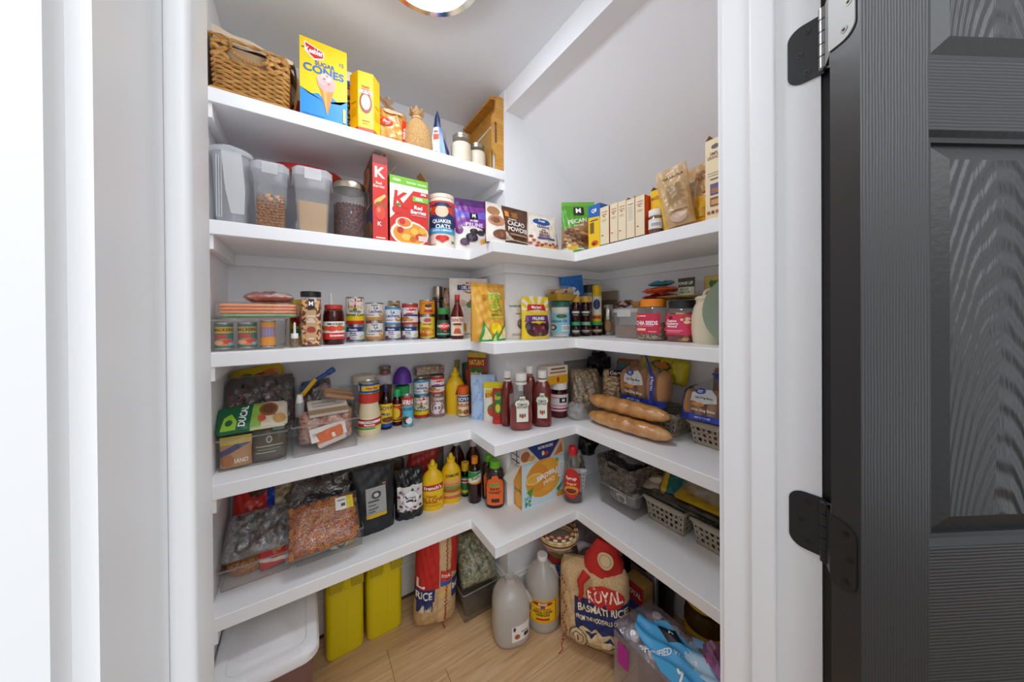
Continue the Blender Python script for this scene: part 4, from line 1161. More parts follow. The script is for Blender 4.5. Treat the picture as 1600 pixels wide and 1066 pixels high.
pouch('cranberry_pouch', 'cream pouch of dried cranberries with a blue oval emblem', 'pouch', (823, 879, 331, 393), 2, 'C', s=.01, rot=-2, d=.06, mat=M('#e4dacb', .35), specs=cr, seed=9, top_w=.84)
pe = [('r', 0, 0, 1, 1, '#a5794e'), ('p', [(0, .47), (.3, .5), (.6, .62), (1, .66), (1, 1), (0, 1)], '#58a52b'), ('r', 0, .93, 1, 1, '#6cb93a'), ('r', .36, .73, .66, .9, '#1b2a18'), ('t', 'M', .5, .83, .1, '#ffffff', .2, 3), ('t', 'PECAN', .46, .62, .085, '#e9f5d9', .66, 8), ('t', 'HALVES', .5, .535, .04, '#e9f5d9', .4, 8),
 ('r', 0, 0, 1, .1, '#dfe6dd'), ('e', .3, .13, .17, .07, '#e0b52f'), ('e', .2, .19, .08, .06, '#f0d9a8'), ('e', .75, .1, .14, .04, '#7f8794'), ('e', .5, .04, .2, .03, '#66a03a')] + [('e', .1 + .8 * ((k * 37) % 17) / 17, .17 + .3 * ((k * 53) % 13) / 13, .07, .025, ('#7b4f2c', '#c39866', '#8f6238', '#5e3a20')[k % 4]) for k in range(34)]
pouch('pecan_pouch', 'green topped pouch of pecans standing in the corner of the second shelf', 'pouch', (878, 934, 312, 396), 2, 'C', s=.016, rot=-34, d=.05, mat=M('#8c6a40', .35), specs=pe, seed=11, tilt=radians(-3), top_w=.93)
# right run: boxes spine out
sp0 = [('r', 0, 0, 1, 1, '#f1c71b'), ('p', [(0, .74), (1, .7), (1, 1), (0, 1)], '#2666b5'), ('t', 'Q8', .5, .86, .1, '#ffffff', .7), ('r', .15, .63, .85, .655, '#2b3c66'), ('r', .15, .35, .5, .6, '#7a6424'), ('e', .55, .12, .3, .06, '#d3561f'), ('e', .5, .1, .15, .03, '#7c2c15')]
carton('baking_mix_box', 'yellow box with a blue top standing next to the pecan pouch', 'box', (920, 937.5, 320, 390), 2, 'R', s=.012, d=.12, col='#f1c71b', specs=sp0, right_col='#2a62ad', top_col='#2a62ad')
cream = '#ecdcbb'
def spine(label, x0, x1, yt, yb, rc, specs, flaps=False, s=.012):
    carton('mix_box', label, 'box', (x0, x1, yt, yb), 2, 'R', s=s, d=.145, col=cream, specs=specs, right_col=rc, side_col='#c9a06a', flaps=flaps, group='cream spined mix boxes')
tx = lambda k: [('r', .2, .86, .85, .875, '#9a6a4a'), ('t', 'PROTEIN', .5, .80, .028, '#b4552f', .7), ('t', 'MIX', .5, .755, .03, '#b4552f', .5), ('r', .2, .66, .8, .668, '#b79a78'), ('r', .2, .63, .7, .638, '#b79a78'), ('r', .15, .27, .4, .29, '#b4552f'), ('r', 0, 0, 1, .045, ('#5f7d2b', '#4a3a2a', '#3a3a3a')[k % 3])]
spine('cream spined box with a red side, first of the row after the yellow box', 938, 951.5, 323, 385, '#c0392b', tx(0))
spine('cream spined box, second of the row, slimmer than its neighbours', 953.5, 965, 318, 382, '#d9b27a', tx(1))
spine('cream spined box, third of the row', 966, 978, 314, 379, '#d9b27a', tx(2))
spine('cream spined box printed with a nutrition table, fourth of the row, its top flap open', 979, 991.5, 311, 376, '#d9b27a', [('r', .15, .42, .88, .92, '#f4ead2'), ('r', .2, .86, .84, .88, '#4a4038')] + [('r', .2, .46 + .035 * k, .84, .467 + .035 * k, '#8a7a66') for k in range(11)] + [('r', 0, 0, 1, .045, '#3a3a3a')], True)
spine('cream spined box with an orange side, last of the row', 993, 1007, 306, 373, '#cf4526', tx(1))
mz = [('r', 0, 0, 1, 1, '#f4c916'), ('t', 'MAIZENA', .5, .82, .075, '#c33a1f', .86), ('e', .5, .5, .3, .15, '#e8b33a'), ('e', .5, .5, .18, .1, '#d98a2a'), ('r', .1, .2, .9, .23, '#c33a1f'), ('r', .2, .12, .8, .14, '#7a5a1a')]
carton('starch_box', 'bright yellow starch box with its brown flap open', 'box', (1010.5, 1030, 297, 366), 2, 'R', s=.035, d=.07, col='#f4c916', specs=mz, right_col='#dca714', flaps=True)
vessel('spice_jar', 'small clear spice jar with a white cap in front of the yellow starch box', 'jar', (1014, 1040, 324, 364), 2, 'R', s=.004, prof=[(.05, 0), (.9, 0), (.95, .05), (.95, .62), (.8, .7), (.8, .74)], mat=CLEAR('#f2efe8', .08, .08, .05), cap=(.73, 1, .95, WHITE_CAP), fill=(M('#6a3b1c', .8), .2), lab=(.2, .6, '#e9e6df', [('r', .25, .2, .75, .7, '#ffffff')] + [('r', .28 + k * .05, .25, .30 + k * .05, .6, '#333333') for k in range(9)], .9), n=18)
gr1 = [('r', 0, 0, 1, 1, '#c9a878'), ('p', [(0, 0), (0, .8), (.1, .55), (.16, 0)], '#e8b01f'), ('t', 'GRANOLA', .58, .83, .05, '#6b3f20', .7), ('r', .3, .3, .92, .7, '#bd9a69')] + [('r', .34, .34 + .03 * k, .88 - .06 * (k % 3), .346 + .03 * k, '#6f5436') for k in range(12)] + [('e', .6, .12, .25, .08, '#d9b9a3'), ('r', .3, .22, .9, .235, '#7a4a30')]
pouch('granola_bag', 'brown kraft granola bag leaning against the honey bag', 'bag', (1034, 1084, 256, 360), 2, 'R', s=.006, rot=10, d=.05, mat=M('#c3a274', .6, bump=.15, bscale=90), specs=gr1, seed=13, roll=radians(-9), amp=.0025)
gr2 = [('r', 0, 0, 1, 1, '#c29a62'), ('r', 0, 0, 1, .44, '#e9b416'), ('p', [(0, .3), (.3, .5), (1, .42), (1, .3)], '#e9b416'), ('r', .18, .28, .6, .78, '#d9c39b')] + [('r', .22, .32 + .035 * k, .56, .327 + .035 * k, '#6f5436') for k in range(12)] + [('t', 'HONEY', .72, .83, .07, '#8a4a20', .4), ('t', 'FLAKES', .74, .75, .06, '#8a4a20', .4), ('e', .8, .6, .1, .1, '#b98a4a'), ('r', .62, .12, .95, .26, '#caa01a')]
pouch('honey_granola_bag', 'kraft and yellow honey bag with a printed panel beside the granola box', 'bag', (1052, 1106, 254, 345), 2, 'R', s=.055, rot=-4, d=.05, mat=M('#c29a62', .5), specs=gr2, seed=15, tilt=radians(-6), amp=.002)
gb = [('r', 0, 0, 1, 1, '#ead6ab'), ('e', .5, .9, .2, .03, '#4a3a2a'), ('t', 'SIMPLY\nGRANOLA', .5, .79, .09, '#7a4a2c', .78), ('r', .12, .57, .88, .577, '#7f6b50'), ('r', .12, .54, .88, .547, '#7f6b50'), ('r', .25, .49, .75, .505, '#5a4634'), ('r', .25, .30, .75, .44, '#5b4a7a'), ('r', .3, .32, .7, .38, '#a8653c'), ('r', .25, .16, .75, .27, '#8a4f30'), ('r', .3, .18, .7, .24, '#d09a5a'), ('r', .1, .07, .25, .105, '#d04a3a'), ('r', .32, .07, .45, .105, '#444444'), ('r', .52, .07, .68, .105, '#d04a3a'), ('r', .74, .07, .88, .105, '#444444')]
carton('granola_box', 'tall cream granola box at the door end of the second shelf', 'box', (1103, 1134, 215, 345), 2, 'R', s=.008, d=.15, col='#ead6ab', specs=gb, side_col='#e0a93a', flaps=True)

# ================================================================== middle shelf, left run
tb, bw_, bh_ = open_bin('clear_bin', 'clear bin of fish cans at the left end of the middle shelf', (329, 449, 499, 545), 3, s=.022, d=.20)
zb = SHZ[3] + .005
mack = [('r', 0, 0, 1, 1, '#1f7f73'), ('r', .1, .62, .9, .9, '#f0b323'), ('t', 'MACKEREL', .5, .77, .14, '#2b2b1c', .8), ('r', .12, .42, .6, .56, '#d8342a'), ('e', .5, .22, .4, .16, '#e58a3c'), ('e', .6, .25, .2, .1, '#d6402c'), ('e', .3, .2, .18, .1, '#f2b18a'), ('r', .65, .06, .95, .2, '#7fc4d8')]
can('teal fish can with an orange label, left one inside the clear bin', (334, 366, 508, 543), 3, s=.034, specs=mack, paper='#1f7f73', group='fish cans in the bin', h=.074).location.z = zb
can('teal fish can with an orange label, middle one inside the clear bin', (370.5, 403, 508, 543), 3, s=.034, specs=mack, paper='#1f7f73', group='fish cans in the bin', h=.074).location.z = zb
oc = can('orange can with a lilac label at the right end of the bin', (406, 432, 500, 543), 3, s=.034, specs=[('r', 0, 0, 1, 1, '#ef9a1e'), ('r', .05, .36, .95, .78, '#8d7aa8'), ('r', .3, .42, .7, .72, '#a99bc0')], paper='#ef9a1e', name='food_can', group=None, h=.080); oc.location.z = zb
# packs lying on the bin
def flat_bag(name, label, x0, x1, y, z, run, d_in, thick, tilt=-90, s=None, **k):
    c, w, h, yaw = place((x0, x1, y, y), 3, run, s, 0, z)
    return pillow(name, label, 'bag', Vector((c.x, c.y, z + thick / 2)), w, d_in, thick, yaw, radians(tilt), **k)
zt = tb['top_z'] + .003
c, w, h, yaw = place((330, 470, 480, 497), 3, s=.01, z=zt)
to = T('tostada_pack', 'stack of orange wafer sheets in a clear wrapper lying on the bin', 'package', (max(c.x, XL + .02 + w / 2), c.y, zt))
w = min(w, .19)
g = G().rbox(w, .15, [(.001, .006), (.006, 0), (.040, 0), (.045, .01)], FILM, r=.02, cy=.08); g.obj('wrapper', to)
for k in range(4):
    cc = ('#7fae6a', '#f08a3c', '#ee7d30', '#f39a52')[k]
    G().rbox(w - .014, .14, [(.003 + k * .0095, .004), (.006 + k * .0095, 0), (.0115 + k * .0095, .002)], M(cc, .7, bump=.2, bscale=50), r=.02, cy=.08).obj('wafer_sheet', to)
pillow('meat_pack', 'clear pack with pale and red meat on top of the orange wafers', 'package', Vector((to.location.x + .012, .06, zt + .047 + .016)), .125, .11, .034, 0, radians(-90), mat=FILM, inner=MIXED([(.3, '#7e2f2b'), (.45, '#b0635a'), (.55, '#dcd0c4'), (.8, '#e9e2d8')], 14, .6, .3), seed=21, k_in=.95)
# air freshener bottle
vessel('air_freshener', 'small clear plug-in refill bottle with a white stem beside the bin', 'refill', (453, 468, 504, 541), 3, s=.05, prof=[(.05, 0), (.9, 0), (1, .04), (1, .24), (.8, .34), (.72, .38)], mat=CLEAR('#efe9de', .1, .06, .06), fill=(CLEAR('#dccbb0', .05, .1, .3, milk='#cdb898'), .2), cap=(.36, .56, .8, WHITE_CAP), n=18,
 extra=lambda t, R, h: G().lathe([(R * .3, h * .54), (R * .28, h * .95), (R * .2, h)], WHITE_CAP, 12).obj('wick', t))
PEP = MIXED([(.2, '#5d1a10'), (.42, '#a3451f'), (.55, '#d99a4a'), (.75, '#e8c58a')], 150, .7, .3, 2, 'voronoi')
vessel('spice_jar', 'tall clear jar of crushed red pepper with a black lid', 'jar', (469.5, 503, 455, 538), 3, s=.06, prof=[(.05, 0), (.95, 0), (1, .02), (1, .84), (.93, .9)], mat=CLEAR('#f7f2ea', .06, .06, .03), power=4, fill=(PEP, .86, .96), cap=(.9, 1, 1.0, BLACK_CAP),
 lab=(.02, .9, None, [('r', .2, .1, .8, .72, '#c9a071'), ('r', .33, .74, .68, .95, '#131313'), ('t', 'M', .5, .86, .09, '#ffffff', .25), ('t', 'CRUSHED', .5, .60, .04, '#f7efe2', .5), ('t', 'RED\nPEPPER', .5, .51, .095, '#f7efe2', .5), ('e', .5, .3, .28, .04, '#d8472e'), ('e', .5, .33, .24, .06, '#9c3a1d'), ('r', .35, .13, .65, .15, '#f7efe2')], .8), n=24)
pouch('snack_pouch', 'yellow and red crumpled snack bag behind the pepper jar', 'bag', (452, 474, 468, 530), 3, s=.17, d=.04, mat=M('#d9b12a', .4), specs=[('e', .5, .6, .4, .2, '#b5281f'), ('r', 0, .2, 1, .35, '#2f7a33')], seed=8, amp=.004)
vessel('jam_jar', 'strawberry jam jar with a red and white checked lid', 'jar', (504, 539, 476, 535), 3, s=.085, prof=[(.05, 0), (.92, 0), (1, .04), (1, .72), (.9, .85), (.8, .9)], mat=CLEAR('#c98a7a', .08, .06, .0), fill=(M('#5c2018', .3), .84, .93), cap=(.89, 1, .84, M('#c33b35', .45)),
 lab=(.14, .58, '#efe8dc', [('r', 0, 0, 1, .36, '#cf2b27'), ('t', 'SMUCKER\'S', .55, .86, .13, '#2b2b2b', .7), ('e', .25, .62, .12, .14, '#d4622c'), ('e', .45, .6, .14, .16, '#d9402c'), ('e', .68, .62, .14, .16, '#df5a30'), ('e', .1, .66, .1, .12, '#7a9a3a'), ('e', .85, .6, .08, .12, '#6d9a3a'), ('t', 'Strawberry', .62, .2, .17, '#ffffff', .6)], 1.0), n=26)
vessel('sauce_bottle', 'small bottle with a white pump top behind the jam jar', 'bottle', (511, 524, 458, 520), 3, s=.21, prof=[(.1, 0), (1, .01), (1, .65), (.5, .76)], mat=CLEAR('#d9dde0', .08, .1, .3), cap=(.76, 1, .5, WHITE_CAP, .34), n=14)
# the row of cans
corn = [('r', 0, 0, 1, 1, '#efe9dc'), ('r', 0, 0, 1, .13, '#cf2a22'), ('r', 0, .13, 1, .36, '#f2cf16'), ('p', [(0, 1), (0, .72), (.25, .62), (.5, .55), (.75, .62), (1, .72), (1, 1)], '#d12b24'), ('p', [(0, .72), (0, .68), (.5, .5), (1, .68), (1, .72), (.5, .555)], '#e9c832'), ('t', 'LA PREFERIDA', .5, .82, .10, '#ffffff', .9), ('t', 'Whole\nKernel Corn', .5, .43, .24, '#25301e', .92), ('e', .5, .56, .07, .05, '#3f7a33')]
crema = [('r', 0, 0, 1, 1, '#eceef2'), ('r', 0, .66, 1, 1, '#232f7a'), ('t', 'Nestle', .42, .82, .17, '#ffffff', .6), ('e', .87, .8, .11, .17, '#3f8a55'), ('t', 'Media\nCrema', .42, .48, .28, '#27307a', .5), ('e', .3, .15, .18, .13, '#a03b30'), ('e', .42, .18, .12, .1, '#d9c7b8'), ('e', .8, .25, .16, .18, '#dccf9a'), ('r', 0, 0, 1, .05, '#3b78c9')]
lech = [('r', 0, 0, 1, 1, '#eae3d6'), ('r', 0, 0, 1, .2, '#c68f52'), ('t', 'La\nLechera', .55, .66, .42, '#2a3d92', .75), ('t', 'Nestle', .5, .92, .1, '#3b4a8c', .35), ('e', .82, .34, .17, .14, '#d89a4e'), ('e', .8, .38, .1, .06, '#f0cf9a'), ('r', .15, .3, .5, .34, '#8a7a66')]
lechb = [('r', 0, 0, 1, 1, '#e9edf1'), ('r', 0, .88, 1, 1, '#3f9fd0'), ('r', 0, 0, 1, .1, '#3f9fd0'), ('t', 'La\nLechera', .5, .62, .42, '#2a3d92', .75), ('e', .78, .28, .2, .13, '#c98a45'), ('e', .75, .32, .12, .05, '#ecd2a8'), ('r', .1, .22, .5, .26, '#c0392b')]
carn = [('r', 0, 0, 1, 1, '#eee9e2'), ('r', 0, .84, 1, 1, '#c8312c'), ('r', 0, 0, 1, .1, '#c8312c'), ('e', .55, .64, .42, .17, '#d2322d'), ('t', 'Carnation', .55, .65, .16, '#ffffff', .7), ('r', .2, .4, .95, .5, '#28408f'), ('e', .28, .27, .2, .14, '#b5783f'), ('e', .5, .22, .14, .08, '#d9a56a'), ('e', .8, .25, .14, .1, '#f2e9dc')]
a = can('blue and white table cream can under the corn can', (540, 570, 509, 533), 3, s=.185, specs=crema)
stack('whole kernel corn can on top of a cream can, next to the jam jar', a, corn, .108, '#efe9dc', a['rad'] * 1.01)
a = can('tan condensed milk can, lower of the matching pair beside the corn', (571, 600, 503, 532.5), 3, s=.18, specs=lech)
stack('tan condensed milk can, upper of the matching pair beside the corn', a, lech, a['top_z'] - SHZ[3])
a = can('blue and white table cream can under the blue topped milk can', (601, 627, 509, 532), 3, s=.185, specs=crema)
stack('blue and white condensed milk can stacked in the middle of the can row', a, lechb, .078)
a = can('blue and white table cream can under the red labelled milk can', (627.5, 654, 509, 531), 3, s=.18, specs=crema)
stack('red and cream evaporated milk can with a red oval on the middle shelf', a, carn, .092)
peach = [('r', 0, 0, 1, 1, '#ead23c'), ('r', 0, .72, .6, 1, '#e7e0d2'), ('e', .5, .84, .16, .1, '#c72c63'), ('t', 'PEACHES', .5, .64, .07, '#7a3a1a', .5), ('e', .4, .3, .34, .2, '#c9761f'), ('e', .62, .26, .28, .17, '#e8a02c'), ('e', .62, .26, .14, .08, '#f2c25c'), ('e', .3, .12, .3, .08, '#a85a1c'), ('e', .14, .73, .06, .06, '#27408f')]
a = can('yellow peach can with a picture of sliced fruit', (655, 680.5, 493, 530), 3, s=.175, specs=peach, paper='#e0c23a')
stack('small orange can on top of the yellow peach can', a, [('r', 0, 0, 1, 1, '#f0930f'), ('r', .12, .1, .95, .9, '#ee9b1a'), ('t', 'LA COSTENA', .5, .8, .12, '#b3271c', .6), ('e', .55, .5, .13, .2, '#eac39c'), ('e', .55, .62, .15, .12, '#2a1a14'), ('r', .38, .12, .75, .34, '#c33a2a')], .066, '#f0930f')
# dim things behind the can row
can('short tin with a tan lid at the back, seen between two milk cans', (606, 626, 470, 512), 3, s=.262, specs=[('r', 0, .7, 1, 1, '#caa67a'), ('e', .5, .85, .3, .1, '#6b4a2a')], group=None)
pillow('spice_bag', 'dark red bag lying on the back cans of the middle shelf', 'bag', Vector((hit_line(640, 470, Vector((0, .29, 0)), Vector((1, 0, 0))).x, .262, SHZ[3] + .001)), .10, .115, .05, 0, radians(-6), mat=M('#8d2f33', .35), seed=31)
vessel('pepper_mill', 'dark glass pepper grinder with a silver top at the back of the can row', 'mill', (675, 694, 447, 520), 3, s=.255, prof=[(.1, 0), (1, .01), (1, .5), (.85, .62), (.72, .7)], mat=M('#3a2416', .2), cap=(.7, 1, .88, M('#a89c88', .3, 1), .8), n=18,
 extra=lambda t, R, h: G().lathe([(R * .9, h * .74), (R * .94, h * .75), (R * .94, h * .78), (R * .9, h * .79)], M('#6f6658', .3, 1), 18).obj('collar', t))
vessel('coffee_jar', 'instant coffee jar with a bright green lid', 'jar', (682.5, 704, 481, 530), 3, s=.14, prof=[(.05, 0), (.92, 0), (1, .05), (1, .45), (.82, .72), (.82, .8)], mat=CLEAR('#8a6a50', .08, .05), fill=(M('#2b150b', .8), .74, .94), cap=(.79, 1, .86, M('#3f9a4d', .4)), lab=(.1, .6, '#23604a', [('e', .55, .62, .3, .22, '#e8402c'), ('t', 'NESCAFE', .5, .62, .16, '#ffffff', .85), ('e', .58, .3, .16, .12, '#2b1a14'), ('e', .58, .3, .1, .07, '#a3623a'), ('r', .05, .1, .9, .14, '#bfe0cf')], .95), n=22)
vessel('hot_sauce_bottle', 'hot sauce bottle with a red cap and cream label between coffee and flour', 'bottle', (704.5, 725, 460, 530), 3, s=.085, prof=[(.05, 0), (.92, 0), (1, .03), (1, .52), (.75, .66), (.38, .8), (.36, .9)], mat=CLEAR('#c4733a', .08, .05), fill=(M('#a2471c', .4), .82, .93), cap=(.89, 1, .42, M('#d23a33', .4)), lab=(.08, .50, '#e9dfca', [('t', 'TAPATIO', .5, .82, .17, '#b0352a', .7), ('e', .5, .52, .17, .14, '#e2b890'), ('e', .5, .6, .25, .06, '#7a2f1f'), ('p', [(.3, .1), (.7, .1), (.62, .38), (.38, .38)], '#c0522c')], .95), n=20)
se = [('r', 0, 0, 1, 1, '#e6dfd2'), ('e', .52, .84, .22, .1, '#c05a35'), ('e', .52, .84, .16, .07, '#e6dfd2'), ('r', .2, .80, .86, .885, '#2a3166'), ('t', 'SELECTA', .53, .842, .055, '#ffffff', .58), ('e', .62, .6, .12, .05, '#c43c30'), ('e', .5, .55, .08, .05, '#3d8a3a'), ('e', .3, .58, .14, .06, '#e0b9a8'), ('r', .3, .12, .42, .24, '#c98a2a'), ('e', .6, .2, .06, .09, '#3d8a3a'), ('e', .62, .42, .05, .07, '#3d8a3a'), ('r', .35, .05, .8, .07, '#b9a98e')]
pouch('flour_bag', 'white flour bag with a navy banner tucked behind the corn flour bag', 'bag', (703, 764, 434, 531), 3, 'L', s=.13, rot=-20, d=.07, mat=M('#e2dacb', .55, bump=.2, bscale=50), specs=se, seed=17, amp=.003, roll=radians(0), seal=.04)
pouch('candy_bag', 'small red and brown patterned bag left of the white flour bag', 'bag', (696, 713, 450, 520), 3, 'L', s=.225, d=.03, mat=MIXED([(.35, '#6d3a2a'), (.5, '#c9a386'), (.65, '#a03a32')], 40, .4, .1), seed=19, amp=.003)
# centre run
ms = [('r', 0, 0, 1, 1, '#d9a03a'), ('r', 0, .93, 1, 1, '#c48f34'), ('t', 'MASECA', .64, .82, .05, '#e9f0c8', .4), ('r', .25, .7, .36, .8, '#b27a24'), ('t', 'MA\nSE\nCA', .655, .665, .31, '#1f8a3d', -.42), ('t', 'MA\nSE\nCA', .645, .668, .295, '#b7dc3a', -.39), ('t', 'Nixtamasa', .62, .45, .04, '#4f9a2a', .4), ('r', .42, .4, .82, .42, '#c7d43e'),
 ('p', [(.12, 0), (.22, .36), (.52, 0)], '#2f9a4a'), ('p', [(.98, 0), (.94, .36), (.58, 0)], '#2f9a4a'), ('p', [(.2, .03), (.26, .27), (.48, .03)], '#ead9a0'), ('p', [(.94, .03), (.9, .27), (.66, .03)], '#ead9a0'), ('e', .57, .22, .17, .1, '#f4d31d'), ('p', [(.46, 0), (.57, .19), (.68, 0)], '#2d8f4a'), ('p', [(.52, 0), (.57, .13), (.62, 0)], '#bcd86a')]
pouch('corn_flour_bag', 'tan paper corn flour bag with green corn leaves and yellow ear', 'bag', (744, 796, 442, 531), 3, 'C', s=.085, rot=4, d=.07, mat=M('#d2993a', .6, bump=.15, bscale=60), specs=ms, seed=23, amp=.0025, seal=.05, puff=.4)
pouch('snack_pouch', 'plain white pouch behind the yellow prune pouch', 'pouch', (794, 832, 468, 530), 3, 'C', s=.12, rot=-4, d=.04, mat=M('#e6e1da', .5), specs=[('t', 'betterbody', .42, .83, .075, '#2f8a72', .8), ('t', 'blueberries', .55, .64, .035, '#5a4a4a', .5), ('e', .65, .36, .22, .13, '#6b5560'), ('e', .55, .42, .12, .08, '#8a7480'), ('e', .75, .42, .1, .07, '#59434f'), ('r', .2, .12, .8, .13, '#8a8078'), ('r', .2, .09, .6, .1, '#8a8078')], seed=27)
mp_ = [('r', 0, 0, 1, 1, '#f2d21f')] + [('p', [(.5, .62), (.5 + .75 * cos(radians(a0)), .62 + .75 * sin(radians(a0)) * .55), (.5 + .75 * cos(radians(a0 + 13)), .62 + .75 * sin(radians(a0 + 13)) * .55)], '#f7ecd2') for a0 in range(12, 170, 28)] + [
 ('p', [(.14, .66), (.2, .82), (.8, .82), (.86, .66), (.5, .7)], '#cf2e2a'), ('t', 'Mariani', .5, .755, .07, '#ffffff', .5), ('p', [(.06, .4), (.1, .56), (.9, .56), (.96, .4), (.5, .43)], '#6a2a7a'), ('t', 'PRUNES', .53, .485, .075, '#ffffff', .62), ('e', .36, .22, .27, .16, '#4c1f2a'), ('e', .68, .22, .25, .16, '#51202d'), ('e', .5, .2, .16, .14, '#6a2c38'), ('e', .3, .25, .06, .04, '#9a5560'), ('e', .66, .26, .06, .04, '#9a5560'), ('e', .53, .12, .06, .04, '#6f7a3a'), ('e', .18, .3, .12, .12, '#3f1a26'), ('e', .86, .3, .1, .11, '#3f1a26')]
pouch('prune_pouch', 'yellow pouch of prunes with a sunburst on the middle shelf', 'pouch', (819.5, 862, 464, 530), 3, 'C', s=.075, rot=-4, d=.05, mat=M('#efcd1e', .35), specs=mp_, seed=29)
vessel('coconut_oil_jar', 'coconut oil tub with a dark green lid beneath the gold dish', 'jar', (861, 891, 470, 528), 3, 'C', s=.095, prof=[(.05, 0), (.92, 0), (.97, .03), (.97, .84)], mat=CLEAR('#f1efe8', .08, .08, .3), fill=(M('#ebe6da', .6), .82, .95), cap=(.84, 1, 1.0, M('#1f6a58', .4)), lab=(.1, .66, '#8fc9dc', [('t', 'Coconut Oil', .4, .62, .14, '#2b4a6a', .8), ('e', .55, .85, .2, .1, '#4a6a2a'), ('e', .2, .3, .17, .14, '#5a3a28'), ('e', .2, .3, .1, .08, '#ead9c0'), ('r', .55, .12, .95, .42, '#f4f4f0')] + [('r', .58 + k * .05, .16, .6 + k * .05, .38, '#333333') for k in range(7)], 1.0), n=24)
c, w, h, yaw = place((838, 901, 459, 470), 3, 'C', s=.03, z=SHZ[3])
jz = SHZ[3] + .1225
_cj = [o for o in bpy.data.objects if o.name.startswith('coconut_oil_jar')][0]
jz = _cj['top_z']
gd = T('gold_dish', 'shallow gold foil dish resting on the coconut oil tub', 'dish', (_cj.location.x - .004, _cj.location.y - .008, jz), yaw)
G().rbox(.125, .10, [(.0002, .016), (.001, .015), (.022, .003), (.026, 0), (.027, .001), (.024, .004), (.006, .014)], M('#c49a2c', .35, .5), r=.02, cap0=True, cap1=True).obj('dish', gd)
nt_ = T('nut_tray', 'clear tray of chopped nuts on top of the gold dish', 'container', (gd.location.x - .004, gd.location.y, jz + .0275), yaw)
G().rbox(.112, .09, [(.0005, .01), (.022, 0), (.034, .003), (.036, .01)], CLEAR('#f2efe8', .12, .08, .08), r=.014).obj('tray_shell', nt_)
G().rbox(.104, .082, [(.002, .008), (.02, 0), (.023, .006)], MIXED([(.3, '#a06a34'), (.5, '#d9ab6c'), (.7, '#ecd0a0')], 70, .6, .8, 2, 'voronoi'), r=.014).obj('contents', nt_, kind='stuff')
# corner cluster
gv = [('r', 0, 0, 1, 1, '#2373c4'), ('r', 0, 0, 1, .25, '#1c58a8'), ('e', .42, .62, .36, .2, '#e9eef2'), ('e', .3, .74, .16, .07, '#2461b8'), ('t', 'Coconut\nflakes', .6, .52, .13, '#2461b8', .5), ('r', 0, .9, 1, 1, '#2d7fd0')]
pouch('coconut_bag', 'blue and white coconut bag at the back corner of the middle shelf', 'bag', (886, 921, 433, 500), 3, 'C', s=.125, rot=-10, d=.035, mat=M('#2471bf', .35), specs=gv, seed=33, amp=.003, roll=radians(-8))
vessel('spice_jar', 'tall clear spice jar with a black lid and brown label in the corner', 'jar', (910, 936, 444, 500), 3, 'C', s=.11, prof=[(.05, 0), (.95, 0), (1, .02), (1, .72), (.8, .83), (.8, .86)], mat=CLEAR('#f3eee6', .08, .06, .06), power=3, cap=(.85, 1, .84, M('#3a3026', .5)), fill=(M('#cdbfa8', .8), .68), lab=(.1, .66, None, [('r', 0, .05, .62, 1, '#3b1d12'), ('t', 'SPICE', .3, .7, .1, '#e8d9c0', .5), ('r', .1, .4, .5, .5, '#b0832a'), ('e', .3, .2, .15, .08, '#c98a2a')], .9), n=20)
BR = CLEAR('#c79a84', .08, .05)
def tiny(label, box, s, lidc, z=None, run='C', labc=None):
    return vessel('condiment_jar', label, 'jar', box, 3, run, s=s, prof=[(.05, 0), (.9, 0), (1, .05), (1, .66), (.85, .76)], mat=BR, fill=(M('#5a301f', .4), .68, .92), cap=(.76, 1, 1.0, M(lidc, .4)), lab=(.12, .6, None, [('r', .15, .2, .85, .8, labc or '#2a1812'), ('r', .22, .45, .78, .6, '#e6ded2'), ('r', .3, .28, .7, .34, '#b9a98e')], 1.0), n=18, group='small dark condiment jars', z=z)
j1 = tiny('small dark jar with a green lid, next to the coconut oil', (892.5, 907, 503, 526), .085, '#3fa56a', labc='#2f5a44')
j2 = tiny('small dark jar with a pale green lid, middle of the lower row', (907.5, 923, 503, 525.5), .09, '#8fbfa0', labc='#4a3a34')
j3 = tiny('small dark jar with a bright green lid, under the yellow spice bottle', (923.5, 942, 503, 526.5), .085, '#3fb06a', labc='#6a4a2c')
j4 = tiny('small dark jar with a yellow lid, upper row next to the coconut oil', (892.5, 907, 486, 503), .085, '#d9a92c'); j4.location = (j1.location.x, j1.location.y, j1['top_z'])
j5 = tiny('small dark jar with a yellow lid, upper row beside the yellow bottle', (907.5, 923, 485, 503), .09, '#e0b23a'); j5.location = (j2.location.x, j2.location.y, j2['top_z'])
yb_ = vessel('spice_bottle', 'bright yellow spice bottle standing on a green lidded jar', 'bottle', (924.5, 940, 467, 503), 3, 'C', s=.085, prof=[(.05, 0), (.95, 0), (1, .03), (1, .78), (.95, .8)], mat=M('#eec316', .4), cap=(.8, 1, .96, M('#f0c818', .4)), lab=(.05, .76, None, [('r', .1, .2, .9, .9, '#ece6d4'), ('e', .5, .6, .25, .2, '#2b3a6a'), ('r', .2, .05, .8, .15, '#c33a2a')], .9), n=18)
yb_.location = (j3.location.x, j3.location.y, j3['top_z'])
def mill_ex(t, R, h):
    G().lathe([(R * .9, h * .60), (R * .95, h * .61), (R * .95, h * .84), (R * .8, h * .9)], M('#c9c5bd', .25, 1), 20).obj('grinder_head', t)
    prints(G(), cyl_map(R, h * .08), pi * R, h * .5, [('e', .5, .45, .26, .42, '#8a5a34'), ('e', .5, .45, .2, .36, '#b98a5a')], off0=.0006, curved=True).obj('window', t)
